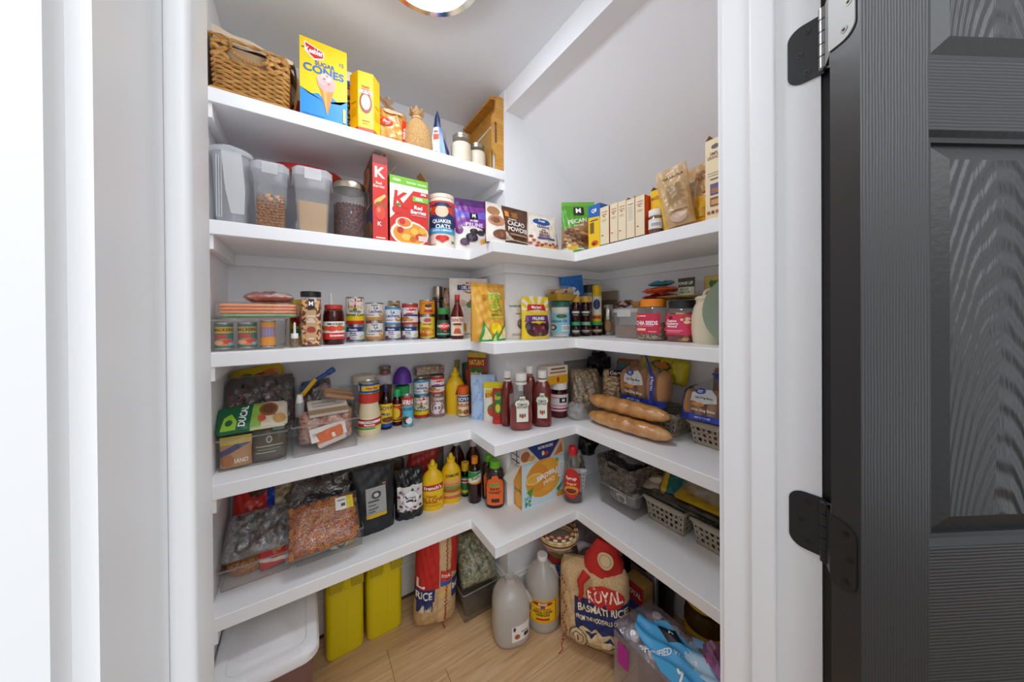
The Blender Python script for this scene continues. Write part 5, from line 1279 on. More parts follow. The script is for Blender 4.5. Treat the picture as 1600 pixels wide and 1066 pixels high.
vessel('pepper_grinder', 'silver pepper grinder with an oval window in the corner', 'grinder', (941.5, 960, 476, 527.5), 3, 'C', s=.07, prof=[(.05, 0), (.97, 0), (1, .02), (1, .6)], mat=M('#b9b6b0', .3, 1), cap=(.88, 1, .82, CLEAR('#e0dcd4', .15, .1, .4)), extra=mill_ex, n=20)
pouch('spice_pouch', 'brown snack pouch leaning in the corner behind the grinder', 'pouch', (937, 962, 455, 520), 3, 'R', s=.325, d=.03, mat=M('#9a8a74', .5), specs=[('r', 0, .5, 1, .8, '#6f5a48')], seed=35)
# right run
lidc = CLEAR('#eef0f1', .12, .12, .5)
c, w, h, yaw = place((958, 996, 482, 529), 3, 'R', s=.17)
ct = T('powder_container', 'clear container of brown powder with a clip lid beside the chia jar', 'container', c, yaw)
G().rbox(w, .10, [(.001, .004), (.004, 0), (h * .88, -.002)], CLEARP, r=.012, cy=.052, cap1=False).obj('body', ct)
G().rbox(w + .008, .11, [(h * .86, 0), (h * .97, 0), (h, .004)], lidc, r=.014, cy=.052).obj('lid', ct)
G().rbox(w - .006, .092, [(.003, .003), (h * .40, 0), (h * .42, .01)], M('#8a6f60', .95, bump=.1, bscale=200), r=.01, cy=.052).obj('contents', ct, kind='stuff')
G().box(-w * .28, w * .28, -.007, -.004, h * .72, h * .95, lidc).obj('front_clip', ct)
ct['top_z'] = SHZ[3] + h
def square_jar(label, box, s, capm, fillm, lv, base, specs, name='snack_jar'):
    return vessel(name, label, 'jar', box, 3, 'R', s=s, prof=[(.05, 0), (.92, 0), (1, .03), (1, .72), (.92, .8), (.84, .83)], mat=CLEAR('#f1ece4', .07, .06, .03), power=3.2, fill=(fillm, lv, .95), cap=(.81, 1, .88, capm), lab=(.17, .66, base, specs, .92), n=28, rot=4)
SEED = MIXED([(.35, '#55493c'), (.5, '#8f7f68'), (.65, '#b9a98e')], 330, .8, .4, 1, 'voronoi')
chia = square_jar('clear jar of chia seeds with an orange lid and pink label', (994, 1034, 468, 531), .155, M('#ee8a1c', .4), SEED, .42, '#d0304f', [('r', .06, .8, .2, .92, '#ef9a2c'), ('r', .22, .84, .5, .88, '#ffffff'), ('t', 'CHIA SEEDS', .5, .52, .2, '#ffffff', .88), ('r', .1, .36, .8, .38, '#f3b9c6'), ('r', .1, .14, .5, .26, '#f0c9a0'), ('r', .6, .08, .9, .12, '#f3b9c6')])
nuts = MIXED([(.25, '#6b3a20'), (.45, '#b5763a'), (.6, '#e2b36a'), (.8, '#7d2a22')], 60, .5, .9, 1, 'voronoi')
cash = square_jar('clear jar of cashew cranberry mix with a black lid and pink label', (1034, 1080, 469, 533), .135, M('#1c1f1f', .4), nuts, .7, '#d5365a', [('e', .3, .83, .08, .1, '#6a1f33'), ('t', 'Cashew\nCranberry\nAlmond', .35, .55, .38, '#ffffff', .5), ('r', .1, .2, .75, .23, '#f7c0cd'), ('r', .15, .13, .65, .15, '#f7c0cd'), ('e', .78, .86, .08, .07, '#b54a3a'), ('e', .9, .78, .08, .08, '#e7c9a0'), ('e', .88, .62, .1, .08, '#efd5b0'), ('e', .72, .74, .06, .06, '#efd5b0'), ('e', .03, .25, .05, .08, '#e2a04a')])
# ceramic crock and a sage plate in front of it
def crock_ex(t, R, h):
    G().lathe([(R * .74, h * .8), (R * .80, h * .82), (R * .80, h * .845), (R * .66, h * .875), (R * .3, h * .9), (.002, h * .905)], M('#dccfb4', .3), 28).obj('lid', t)
    G().tube([(R * .28 * cos(a_), 0, h * .885 + h * .10 * sin(a_)) for a_ in [pi * k / 8 for k in range(9)]], .0055, M('#dccfb4', .3), 8).obj('lid_handle', t)
crk = vessel('ceramic_crock', 'cream glazed ceramic crock with a looped lid handle', 'crock', (1079, 1140, 450, 537), 3, 'R', s=.11, prof=[(.05, 0), (.84, 0), (.93, .04), (1, .25), (.99, .5), (.86, .68), (.74, .74), (.74, .79), (.8, .815)], mat=M('#dacdb2', .3, bump=.05, bscale=20), extra=crock_ex, n=32)
pl = T('glass_plate', 'sage green glass plate standing in front of the cream crock', 'plate', (XR + .075, crk.location.y - .118, SHZ[3]), radians(-90), radians(-8))
g = G(); g.lathe([(.002, 0), (.075, .0), (.106, .006), (.108, .0085), (.104, .008), (.074, .003), (.002, .003)], CLEAR('#b9c7a8', .12, .06, .55, milk='#9db08e'), 36); g.xf(0, Matrix.Translation((0, .008, .109)) @ Matrix.Rotation(radians(90), 4, 'X')); g.obj('plate', pl)
carton('tea_box', 'yellow green tea box with leaves behind the cream crock', 'box', (1098, 1140, 428, 520), 3, 'R', s=.245, d=.05, col='#c9b257', specs=[('r', .05, .72, .95, .98, '#d3bf66'), ('e', .45, .85, .2, .07, '#3f6a22'), ('e', .3, .88, .1, .05, '#4f7f2a'), ('e', .6, .89, .12, .05, '#5a8a2f'), ('e', .55, .8, .12, .05, '#d9a92c')], top_col='#b59f4a')
# packets lying on the jar lids
def packet(name, label, px, py, z, w, h, d, yawd, tiltd, mat, specs=(), seed=1, s=.19):
    p = hit_line(px, py, Vector((XR + s, 0, 0)), Vector((0, -1, 0)))
    return pillow(name, label, 'packet', Vector((p.x, p.y, z)), w, h, d, radians(-90 + yawd), radians(tiltd), mat=mat, specs=specs, seed=seed, amp=.0025)
zl = max(chia['top_z'], ct['top_z'])
packet('snack_packet', 'red snack packet lying across the jar lids', 1022, 468, zl + .012, .135, .09, .022, 4, -88, M('#b3262a', .32), [('r', .3, .2, .7, .8, '#d04a3a')], 41)
packet('snack_packet', 'orange snack packet stacked on the red one', 1020, 458, zl + .034, .125, .085, .02, -8, -86, M('#d9541f', .32), [('e', .5, .5, .3, .3, '#e8892f')], 42)
packet('snack_packet', 'teal snack packet on top of the orange and red packets', 1028, 448, zl + .052, .085, .08, .016, 14, -80, M('#1f7f96', .32), [('r', .2, .3, .8, .7, '#3aa0b5')], 43, .215)
bwz = T('wooden_bowl', 'small brown bowl turned over on the powder container', 'bowl', (ct.location.x + .05, ct.location.y - .035, ct['top_z'] + .001))
G().lathe([(.024, 0), (.026, .002), (.034, .02), (.036, .026), (.033, .026), (.022, .005)], M('#b58454', .5, var=.1), 24).obj('bowl', bwz)
packet('snack_packet', 'dark patterned packet on the clip lid of the powder container', 968, 462, ct['top_z'] + .014, .06, .06, .024, 0, -75, MIXED([(.4, '#2b1a1c'), (.52, '#7d3a34'), (.65, '#c9b3a0')], 60, .4, .2), (), 44, .19)
wp = T('wooden_plate', 'thin tan plate lying on the black lidded jar', 'plate', (cash.location.x + .02, cash.location.y + .01, cash['top_z'] + .0005))
G().lathe([(.05, 0), (.055, .001), (.085, .008), (.086, .01), (.05, .004)], M('#a98a4e', .5), 30, sy=1.2, sx=.8).obj('plate', wp)
pouch('power_pouch', 'dark green and white seed snack pouch leaning above the black lidded jar', 'pouch', (1056, 1082, 434, 466), 3, 'R', s=.21, rot=-4, d=.03, mat=M('#3b3d2c', .4), specs=[('r', 0, 0, 1, .52, '#d9d6c4'), ('t', 'POWER UP', .5, .72, .16, '#e9e6d8', .86), ('t', 'MEGA\nOMEGA', .5, .34, .28, '#5f7a3a', .8), ('e', .3, .08, .15, .06, '#a3623a')], seed=45, z=cash['top_z'] + .0115)

# ================================================================== fourth shelf, left run
def P3(px, py, z, run='L', s=0.0):
    """world point on the plane s behind the shelf front, seen at column px"""
    L = {'L': Vector((0, s, 0)), 'C': Vector((0, YC + s, 0)), 'R': Vector((XR + s, 0, 0))}[run]
    p = hit_line(px, py, L, Vector((0, -1, 0)) if run == 'R' else Vector((1, 0, 0))); p.z = z
    return p
def zat(px, py, run, s):
    L = {'L': Vector((0, s, 0)), 'C': Vector((0, YC + s, 0)), 'R': Vector((XR + s, 0, 0))}[run]
    return hit_line(px, py, L, Vector((0, -1, 0)) if run == 'R' else Vector((1, 0, 0))).z
b4, w4, h4 = open_bin('clear_bin', 'clear bin of sauce pouches at the left end of the fourth shelf', (329, 448, 686, 730), 4, s=.085, d=.215, h=.092)
x4 = b4.location.x
g4 = [('r', 0, 0, 1, 1, '#b98a5c'), ('p', [(0, .55), (1, .95), (1, .75), (0, .35)], '#3b3f6e'), ('r', 0, .75, 1, 1, '#d9c04a'), ('t', 'GRANO', .6, .22, .14, '#efe6d8', .6), ('e', .25, .25, .22, .2, '#a8652f')]
pouch('candy_pouch', 'tan and yellow pouch inside the left bin of the fourth shelf', 'pouch', None, 4, d=.03, mat=M('#b98a5c', .4), specs=g4, loc=(x4 - w4 * .25, .092, SHZ[4] + .005), wreal=w4 * .44, hreal=.088, yaw=0, seed=51)
pouch('coffee_pouch', 'dark brown pouch with pale printing inside the left bin', 'pouch', None, 4, d=.03, mat=M('#55483c', .45), specs=[('r', 0, 0, 1, 1, '#574a3d'), ('e', .5, .62, .09, .1, '#cfc6b8'), ('e', .5, .62, .06, .07, '#574a3d'), ('r', .1, .42, .92, .45, '#b8b3a0'), ('r', .15, .33, .85, .355, '#6fa08a'), ('r', .1, .24, .7, .265, '#b8b3a0'), ('r', .6, .88, .95, 1, '#7fb59a')], loc=(x4 + w4 * .22, .092, SHZ[4] + .005), wreal=w4 * .5, hreal=.10, yaw=0, seed=52)
du = [('r', 0, 0, 1, 1, '#17623a'), ('p', [(.45, 0), (1, 0), (1, 1), (.55, 1)], '#d9cbb2'), ('p', [(.45, 0), (.6, 0), (.66, 1), (.5, 1)], '#8fb84a'), ('t', 'DUCAL', .36, .5, .17, '#ffffff', .8, 84), ('p', [(.06, .08), (.1, .5), (.2, .62), (.28, .3), (.26, .06)], '#9fce3d'), ('e', .17, .3, .05, .1, '#17623a'), ('e', .72, .62, .14, .26, '#8a5634'), ('e', .72, .62, .1, .18, '#6d3f27'), ('e', .62, .3, .06, .12, '#c0522c'), ('e', .88, .25, .1, .16, '#c99a5a')]
pillow('bean_pouch', 'green pouch of refried beans lying on the left bin', 'pouch', Vector((x4 - .004, .082, SHZ[4] + .10)), .168, .10, .03, radians(3), radians(-52), mat=M('#17623a', .35), specs=du, seed=53, amp=.0015)
RAIS = MIXED([(.25, '#241210'), (.45, '#4a261f'), (.6, '#74413a'), (.75, '#351b17')], 60, .45, .9, 2, 'voronoi')
pillow('chili_bag', 'large clear bag of dark dried chilies behind the green bean pouch', 'bag', Vector((x4 + .004, .165, SHZ[4] + .05)), .192, .185, .09, 0, radians(-18), mat=FILM, inner=RAIS, seed=54, k_in=.95, amp=.006, lump=.004)
pillow('chip_bag', 'yellow chip bag with red chilies at the back left of the fourth shelf', 'bag', P3(412, 600, SHZ[4] + .075, 'L', .27), .15, .185, .04, 0, radians(-8), radians(-10), mat=M('#d8b81d', .32), specs=[('e', .6, .75, .3, .12, '#b3261f'), ('e', .75, .85, .16, .06, '#df7a3a'), ('e', .3, .8, .16, .1, '#4a7a22')], seed=55)
b5_, w5, h5 = open_bin('clear_bin', 'clear bin of wrapped sweets with a white card on the fourth shelf', (457, 559, 662, 706), 4, s=.087, d=.21, h=.098)
x5 = b5_.location.x
PINK = MIXED([(.3, '#7b4a38'), (.45, '#c98468'), (.55, '#e0c2b0'), (.7, '#c0563a')], 30, .5, .5)
pillow('sweets_bag', 'clear bag of pink and brown sweets filling the second bin', 'bag', Vector((x5, .16, SHZ[4] + .006)), w5 * .9, .115, .12, 0, 0, mat=FILM, inner=PINK, seed=56, k_in=.96, lump=.004)
pillow('sweets_packet', 'orange candy packet pressed to the front of the second bin', 'packet', Vector((x5 + .02, .1, SHZ[4] + .008)), .085, .055, .014, 0, radians(2), radians(-16), mat=M('#e2713a', .35), specs=[('r', 0, 0, 1, .3, '#d9d0c8')], seed=57)
cd = T('paper_card', 'white printed card slanting inside the front of the second bin', 'card', (x5 + .01, .094, SHZ[4] + .04), 0, radians(-4), radians(-10))
G().box(-.052, .052, 0, .0012, 0, .045, M('#eeeae2', .6)).obj('card', cd)
prints(G(), flat_map(0, 0, 0), .104, .045, [('r', .06, .55, .34, .6, '#555555'), ('r', .06, .42, .24, .46, '#777777'), ('e', .52, .42, .03, .06, '#b08a6a')]).obj('print', cd)
wb = T('paper_wrapper', 'brown paper wrapper with white panel above the second bin', 'wrapper', (x5 + .012, .12, SHZ[4] + .099), radians(6), radians(-62))
G().rbox(.12, .014, [(0, .002), (.004, 0), (.07, 0), (.074, .002)], M('#d9d0c2', .5), r=.004).obj('wrapper', wb)
prints(G(), flat_map(0, -.0075, 0), .12, .074, [('r', 0, 0, 1, .3, '#a58a6a'), ('r', .1, .5, .9, .54, '#8a8078'), ('r', .1, .7, .7, .74, '#8a8078')]).obj('print', wb)
pillow('dried_fruit_bag', 'clear bag of dark dried fruit above the second bin', 'bag', Vector((x5 - .02, .185, SHZ[4] + .085)), .10, .125, .07, radians(-8), radians(-20), radians(-6), mat=FILM, inner=RAIS, seed=58, k_in=.94, lump=.0035)
wf = T('cinnamon_pack', 'clear pack of long brown wafer sticks lying above the second bin', 'package', (x5 + .045, .15, SHZ[4] + .135), radians(24), radians(-50), radians(18))
G().rbox(.115, .034, [(0, .006), (.006, 0), (.05, 0), (.056, .006)], FILM, r=.012).obj('wrapper', wf)
for k in range(4):
    G().tube([(-.05, -.006 + .006 * (k % 2), .01 + .0115 * k), (.05, -.006 + .006 * (k % 2), .01 + .0115 * k)], .0062, M('#b9814a', .7, bump=.2), 8).obj('wafer_stick', wf)
cl = T('bag_clip', 'long blue bag clip poking up from the dried fruit bag', 'clip', P3(470, 612, SHZ[4] + .175, 'L', .21), 0, 0, radians(-31))
G().rbox(.122, .012, [(0, .003), (.003, 0), (.012, 0), (.015, .003)], M('#1f4f93', .35), r=.004, cx=.062).obj('clip_bar', cl)
G().rbox(.03, .016, [(-.002, .003), (.003, 0), (.014, 0), (.018, .003)], M('#24599f', .35), r=.004, cx=.112).obj('clip_hinge', cl)
ycl = T('bag_clip', 'yellow bag clip crossing beneath the blue clip', 'clip', P3(474, 616, SHZ[4] + .165, 'L', .20), 0, 0, radians(-52))
G().rbox(.07, .01, [(0, .002), (.003, 0), (.011, 0), (.014, .002)], M('#d9a81c', .35), r=.003, cx=.035).obj('clip_bar', ycl)
vessel('spice_shaker', 'little white shaker between the chili bag and dried fruit bag', 'shaker', (461, 476, 618, 664), 4, s=.16, prof=[(.1, 0), (.9, .01), (1, .05), (1, .6), (.8, .66)], mat=CLEAR('#efece6', .1, .1, .4), cap=(.64, 1, .86, WHITE_CAP, .6), n=16, z=SHZ[4] + .105)
# bottles and cans
may = [('p', [(0, .3), (0, 1), (.5, .9), (1, 1), (1, .3)], '#b8281f'), ('r', .12, .58, .88, .78, '#f2efe8'), ('t', 'McCORMICK', .5, .69, .1, '#223a7a', .66), ('r', .05, .3, .95, .58, '#c4281f'), ('t', 'Mayonesa', .5, .44, .2, '#ffffff', .8), ('r', .1, .08, .9, .26, '#5a9a3a'), ('e', .8, .2, .15, .14, '#c7d94a')]
mayo = vessel('mayonnaise_jar', 'jar of mayonnaise with a red lid on the fourth shelf', 'jar', (558.5, 596, 613, 684), 4, prof=[(.05, 0), (.88, 0), (.98, .04), (1, .12), (.98, .42), (.88, .62), (.78, .74), (.76, .8)], mat=M('#e3d3ae', .25), cap=(.78, 1, .86, M('#c8352a', .4)), lab=(.16, .44, '#efe3c8', may, .95), n=30)
tuna = stack('small flat tuna can with a blue and yellow label on the mayonnaise', mayo, [('r', 0, 0, 1, 1, '#1f4f8f'), ('r', .25, .2, .95, .8, '#e6c02a'), ('t', 'Herdez', .6, .5, .36, '#b3271c', .5), ('r', .02, .15, .16, .85, '#ece8e0')], .042, '#1f4f8f', mayo['rad'] * .92, group=None)
goya = vessel('marinade_bottle', 'marinade bottle with a dark cap and yellow label beside the mayonnaise', 'bottle', (593, 613.5, 601, 672), 4, prof=[(.05, 0), (.9, 0), (1, .03), (1, .55), (.75, .7), (.5, .8), (.48, .86)], mat=CLEAR('#9a6a48', .1, .05), fill=(M('#6a3a1e', .4), .76, .93), cap=(.84, 1, .58, M('#2a2550', .4)), lab=(.06, .58, '#efc81c', [('r', 0, 0, 1, .16, '#1f4fae'), ('r', 0, .72, 1, .98, '#efc81c'), ('t', 'GOYA', .5, .82, .16, '#1c2f7a', .8), ('t', 'Mojo', .5, .55, .16, '#2a3d92', .6), ('e', .6, .32, .28, .12, '#7a4522')], 1.0), n=20)
vessel('hot_sauce_bottle', 'hot sauce bottle with a green cap and yellow label', 'bottle', (612.5, 629.5, 608, 666), 4, prof=[(.05, 0), (.9, 0), (1, .03), (1, .62), (.7, .76), (.55, .82)], mat=CLEAR('#b06a38', .1, .05), fill=(M('#9c4a1c', .4), .76, .93), cap=(.8, 1, .66, M('#2fb36a', .4)), lab=(.12, .6, '#efc92a', [('e', .55, .5, .3, .34, '#c8352a'), ('e', .45, .5, .22, .28, '#efc92a'), ('r', .1, .82, .9, .94, '#d9402c'), ('r', .2, .06, .8, .14, '#7a3a1a')], 1.0), n=18)
def cup_ex(t, R, h):
    g = G()
    n = 30
    rings = [[(R * .97 * (1 + .05 * (j % 2)) * cos(2 * pi * j / n), R * .97 * (1 + .05 * (j % 2)) * sin(2 * pi * j / n), h * .69) for j in range(n)]]
    for q in range(0, 7):
        a = q / 6 * pi / 2; rings.append([(R * .93 * cos(a) * cos(2 * pi * j / n) + .0001 * cos(j), R * .93 * cos(a) * sin(2 * pi * j / n), h * .74 + h * .25 * sin(a)) for j in range(n)])
    g.loft(rings, M('#5a2d96', .45)); g.obj('dome_cap', t)
vessel('drinking_cup', 'green drinking cup under an upturned purple cup', 'cup', (613.5, 645, 574, 648), 4, s=.232, prof=[(.05, 0), (.56, 0), (.6, .02), (.72, .64)], mat=M('#2a9a4f', .45), extra=cup_ex, n=24)
berr = can('coconut milk can with a red and blue label, before the purple cup', (628, 646, 619, 661), 4, s=.165, specs=[('r', 0, 0, 1, 1, '#58b3cf'), ('r', 0, .7, 1, 1, '#c8352a'), ('t', 'BERNI', .5, .82, .17, '#ffffff', .8), ('t', 'COCONUT', .5, .58, .1, '#1c3f6a', .8), ('e', .4, .2, .25, .14, '#5a3a28'), ('e', .6, .18, .2, .11, '#f2eee6')], paper='#58b3cf', group=None)
a = can('whole kernel corn can under a milk can on the fourth shelf', (646, 671, 617, 655), 4, specs=corn)
stack('blue and white condensed milk can on the fourth shelf', a, lechb, .072)
a = can('brown coconut cream can under the red labelled milk can', (671.5, 695.5, 615, 653), 4, specs=[('r', 0, 0, 1, 1, '#9a7466'), ('t', 'CREMA', .6, .86, .13, '#f2e9e2', .5), ('e', .5, .42, .32, .32, '#e6e0ea'), ('r', .7, .1, .95, .3, '#f2e9e2')], paper='#9a7466')
stack('red and cream evaporated milk can with a red oval on the fourth shelf', a, carn, .085)
# things at the back
fp = T('fruit_loaf', 'wrapped brown fruit loaf lying across the tops of the stacked cans', 'cake', Vector((a.location.x - .03, .262, a['top_z'] + .0862)), radians(2))
G().rbox(.135, .06, [(0, .006), (.005, 0), (.038, 0), (.043, .008)], FILM, r=.012, cy=.01).obj('wrapper', fp)
G().rbox(.127, .052, [(.002, .006), (.006, 0), (.034, 0), (.039, .008)], MIXED([(.35, '#5f3a24'), (.5, '#8f6644'), (.65, '#c49a72')], 60, .7, .5), r=.01, cy=.01).obj('loaf', fp)
vessel('plastic_tub', 'clear tub with a beige lid behind the mayonnaise', 'tub', (553, 588, 587, 640), 4, s=.235, prof=[(.1, 0), (.9, 0), (1, .84)], mat=CLEARP, cap=(.84, 1, 1.04, M('#d9cdb9', .5)), n=24, sy=.8, fill=(M('#cdb89a', .8), .5))
vessel('plastic_tub', 'amber tub with a pale lid behind the marinade bottle', 'tub', (585, 613, 587, 640), 4, s=.245, prof=[(.1, 0), (.8, 0), (1, .8)], mat=CLEAR('#e0a04a', .1, .1, .2, milk='#cf8f3a'), cap=(.8, 1, 1.06, CLEAR('#f2ece0', .1, .15, .6)), n=24, fill=(M('#c07a22', .6), .7), sy=.8)
_tb = [o for o in bpy.data.objects if o.name == 'plastic_tub.001'][0]
vessel('condiment_jar', 'small jar with a silver lid standing on the amber tub', 'jar', (592, 611, 573, 590), 4, s=.25, z=_tb['top_z'], prof=[(.05, 0), (.9, 0), (1, .06), (1, .6), (.9, .68)], mat=CLEAR('#e9e4da', .1, .05, .05), fill=(M('#8f3a2c', .6), .5), cap=(.66, 1, 1.0, M('#8a8578', .35, .8)), n=18)
vessel('herb_jar', 'clear jar with a dark green label lying back by the wafer sticks', 'jar', (532, 556, 598, 645), 4, s=.235, prof=[(.1, 0), (.95, 0), (1, .05), (1, .9)], mat=CLEAR('#dfe6e0', .1, .08, .15), lab=(.4, .8, '#3f6a58', [], .5), n=18, sy=.8)
fr_ = [('p', [(.1, .52), (.16, .78), (.9, .84), (.86, .56)], '#b8281f'), ('t', 'French\'s', .5, .68, .17, '#ffffff', .7, 4), ('t', 'CLASSIC', .45, .34, .08, '#b3561c', .6), ('t', 'YELLOW', .45, .22, .14, '#b3561c', .84), ('r', .15, .1, .75, .13, '#c98a1c')]
MUST = M('#efc10e', .35)
mus_p = [(.05, 0), (.88, 0), (.96, .03), (.97, .35), (1, .5), (.95, .62), (.74, .72), (.42, .79), (.34, .83)]
def must_ex(t, R, h):
    G().lathe([(R * .4, h * .82), (R * .42, h * .83), (R * .42, h * .89), (R * .26, h * .9), (R * .16, h * .98), (R * .06, h)], M('#f4cc12', .35), 18).obj('nozzle_cap', t)
vessel('mustard_bottle', 'large yellow mustard squeeze bottle on the fourth shelf', 'bottle', (695.5, 727, 574, 648), 4, prof=mus_p, mat=MUST, sy=.7, extra=must_ex, lab=(.3, .62, None, [('p', [(.5, .4), (.55, .75), (1, .8), (.98, .45)], '#b8281f'), ('t', 'French\'s', .76, .6, .14, '#ffffff', .4)], 1.0), n=24)
vessel('adobo_shaker', 'adobo seasoning shaker with an orange cap', 'shaker', (713.5, 732, 603, 652), 4, prof=[(.05, 0), (.93, 0), (1, .03), (1, .72), (.94, .76)], mat=CLEAR('#efd9ae', .1, .08, .2), fill=(M('#d9a860', .8), .7, .94), cap=(.75, 1, 1.0, M('#e8641f', .4)), lab=(.04, .72, '#efdcae', [('r', 0, .68, 1, .95, '#24306e'), ('t', 'GOYA', .5, .81, .17, '#ffffff', .8), ('t', 'Adobo', .5, .54, .2, '#c8352a', .9), ('e', .3, .2, .16, .12, '#c98a3a'), ('e', .65, .18, .18, .12, '#a85f2a')], 1.0), n=20)
fl_ = [('r', 0, 0, 1, 1, '#a9c4e4'), ('e', .8, .5, .3, .17, '#dfe8f2'), ('e', .82, .5, .22, .12, '#5f86c0')] + [('e', .1 + .8 * ((k * 29) % 11) / 11, .06 + .88 * ((k * 17) % 13) / 13, .05, .025, '#8fb0d8') for k in range(22)]
c, w, h, yaw = place((738, 776, 590, 655), 4, 'L', None, -30)
fb = pouch('sugar_bag', 'pale blue paper sugar bag with a folded top', 'bag', (737, 776, 588, 657), 4, 'L', rot=-28, d=.06, mat=M('#a9c4e4', .6, bump=.1, bscale=60), specs=fl_, seed=61, seal=.06, puff=.22, amp=.0015, sealmat=M('#d9dde2', .6))
vessel('oil_bottle', 'slim clear oil bottle with an olive cap behind the mustard', 'bottle', (708, 722, 564, 640), 4, s=.272, prof=[(.1, 0), (1, .01), (1, .5), (.8, .66), (.5, .76), (.48, .86)], mat=CLEAR('#dfe3c8', .1, .05, .05), cap=(.84, 1, .56, M('#8a7a3a', .4)), fill=(CLEAR('#d9cf8a', .05, .1, .3, milk='#c9b85a'), .5), n=18)
vessel('seasoning_jar', 'jar with a dark green lid behind the adobo shaker', 'jar', (722.5, 739, 568, 640), 4, s=.262, prof=[(.1, 0), (1, .01), (1, .68)], mat=CLEAR('#8aa88a', .1, .06, .1), fill=(M('#5a6a2c', .8), .6), cap=(.68, 1, 1.02, M('#1f5a38', .4)), n=18)
vessel('seasoning_jar', 'small jar with a red cap in front of the green lidded one', 'jar', (727.5, 741, 577, 640), 4, s=.215, prof=[(.1, 0), (1, .01), (1, .7), (.9, .74)], mat=CLEAR('#b8a07a', .1, .06, .1), fill=(M('#7a5a2a', .8), .6), cap=(.73, 1, .96, M('#b3322a', .4)), n=16)
pouch('sauce_pouch', 'red and green guacamole pouch standing above the blue sugar bag', 'pouch', (734, 763, 551, 640), 4, 'L', s=.165, rot=-50, d=.03, mat=M('#a8281f', .35), specs=[('r', 0, .92, 1, 1, '#c9b02a'), ('t', 'NATURA\'S', .5, .84, .09, '#f0d84a', .8), ('r', .14, .1, .86, .76, '#3f6a2a'), ('t', 'salsa', .5, .66, .08, '#f0e6a0', .6), ('e', .5, .38, .25, .14, '#d9cf8a'), ('e', .4, .3, .12, .06, '#c8402c'), ('r', .2, .12, .8, .24, '#b3322a')], seed=62)
kn = [('r', 0, 0, 1, 1, '#e6e0d2'), ('r', 0, .84, 1, 1, '#e6cf1c'), ('r', .1, .62, .95, .8, '#e0c01c'), ('t', 'KNORR', .5, .7, .12, '#b3271c', .8, 14), ('e', .5, .3, .3, .16, '#5a8a2f'), ('e', .4, .26, .16, .1, '#c8402c'), ('e', .65, .22, .16, .08, '#e08a2c')]
pouch('seasoning_pouch', 'white and yellow seasoning pouch beside the blue sugar bag', 'pouch', (755, 786, 598, 660), 4, 'C', rot=-40, d=.025, mat=M('#e2dccc', .35), specs=kn, seed=63)
pouch('seasoning_pouch', 'red and green seasoning pouch against the ketchup bottles', 'pouch', (769.5, 785, 608, 663), 4, 'C', rot=-40, d=.018, mat=M('#b3261f', .35), specs=[('r', .2, .3, .9, .9, '#2f7a2f'), ('t', 'Knorr', .55, .75, .14, '#f0d84a', .6), ('e', .55, .45, .25, .12, '#d9c83a'), ('r', 0, 0, 1, .12, '#c8352a')], seed=64)
# ketchup bottles
ket_p = [(.05, 0), (.9, 0), (1, .05), (1, .2), (.93, .42), (.98, .55), (.95, .66), (.72, .77), (.44, .84), (.42, .88)]
def ketchup(label, box, level, lab=True, empty=False, turn=0, sy=.66):
    specs = [('p', [(.1, .06), (.9, .06), (.9, .6), (1, .68), (.92, .82), (.74, .85), (.68, .97), (.32, .97), (.26, .85), (.08, .82), (0, .68), (.1, .6)], '#3f5a3a'), ('p', [(.14, .085), (.86, .085), (.86, .59), (.95, .68), (.88, .79), (.7, .82), (.65, .94), (.35, .94), (.3, .82), (.12, .79), (.05, .68), (.14, .59)], '#efeadc'), ('t', 'HEINZ', .5, .84, .08, '#2a3a2a', .34), ('t', 'TOMATO\nKETCHUP', .5, .62, .17, '#2a3a2a', .62), ('e', .5, .28, .08, .08, '#c8352a'), ('e', .36, .3, .05, .07, '#3f7a3a'), ('e', .64, .3, .05, .07, '#3f7a3a')]
    return vessel('ketchup_bottle', label, 'bottle', box, 4, 'C', prof=ket_p, mat=CLEAR('#e2b9a8' if not empty else '#eadfd8', .1, .05, .02), sy=sy, power=2.5, fill=(M('#8f1d12', .35), level, .95), cap=(.87, 1, .5, M('#efece6', .4)), lab=(.12, .64, None, specs if lab else [('r', .1, .1, .9, .9, '#cfc6b8')], .9), n=26, group='ketchup bottles', turn=turn,
      extra=lambda t, R, h: G().lathe([(R * .52, h * .80), (R * .53, h * .805), (R * .53, h * .835), (R * .5, h * .84)], M('#e9e4d8', .4), 20, sy=.8).obj('neck_band', t))
ketchup('full ketchup bottle turned sideways at the left of the group', (781, 806, 579, 666), .8, False, turn=60)
ketchup('half empty ketchup bottle standing in front of the others', (796, 833, 583, 674), .42, True, True, turn=10)
ketchup('full ketchup bottle beside the pink jam jar', (833, 862, 577, 664), .8, True)
vessel('ketchup_bottle', 'ketchup bottle mostly hidden behind the others, white cap showing', 'bottle', (817, 839, 573, 655), 4, 'C', s=.115, prof=ket_p, mat=CLEAR('#e2b9a8', .1, .05, .02), sy=.66, power=2.5, fill=(M('#8f1d12', .35), .8, .95), cap=(.87, 1, .5, M('#efece6', .4)), n=24, group='ketchup bottles')
pj = vessel('jam_jar', 'pink labelled jam jar with a white lid next to the ketchup', 'jar', (859, 888, 597, 654), 4, 'C', prof=[(.05, 0), (.93, 0), (1, .04), (1, .72), (.9, .82)], mat=CLEAR('#d99a9a', .1, .05), fill=(M('#7a1c26', .35), .72, .94), cap=(.81, 1, .92, WHITE_CAP), lab=(.2, .68, '#e9dfe2', [('t', 'Strawberry', .4, .8, .12, '#b3324a', .6), ('r', .52, .52, .8, .82, '#161616'), ('t', 'M', .66, .67, .18, '#ffffff', .2), ('r', .2, .3, .8, .36, '#c98a9a'), ('r', .1, .1, .9, .2, '#c03a4a')], 1.0), n=24)
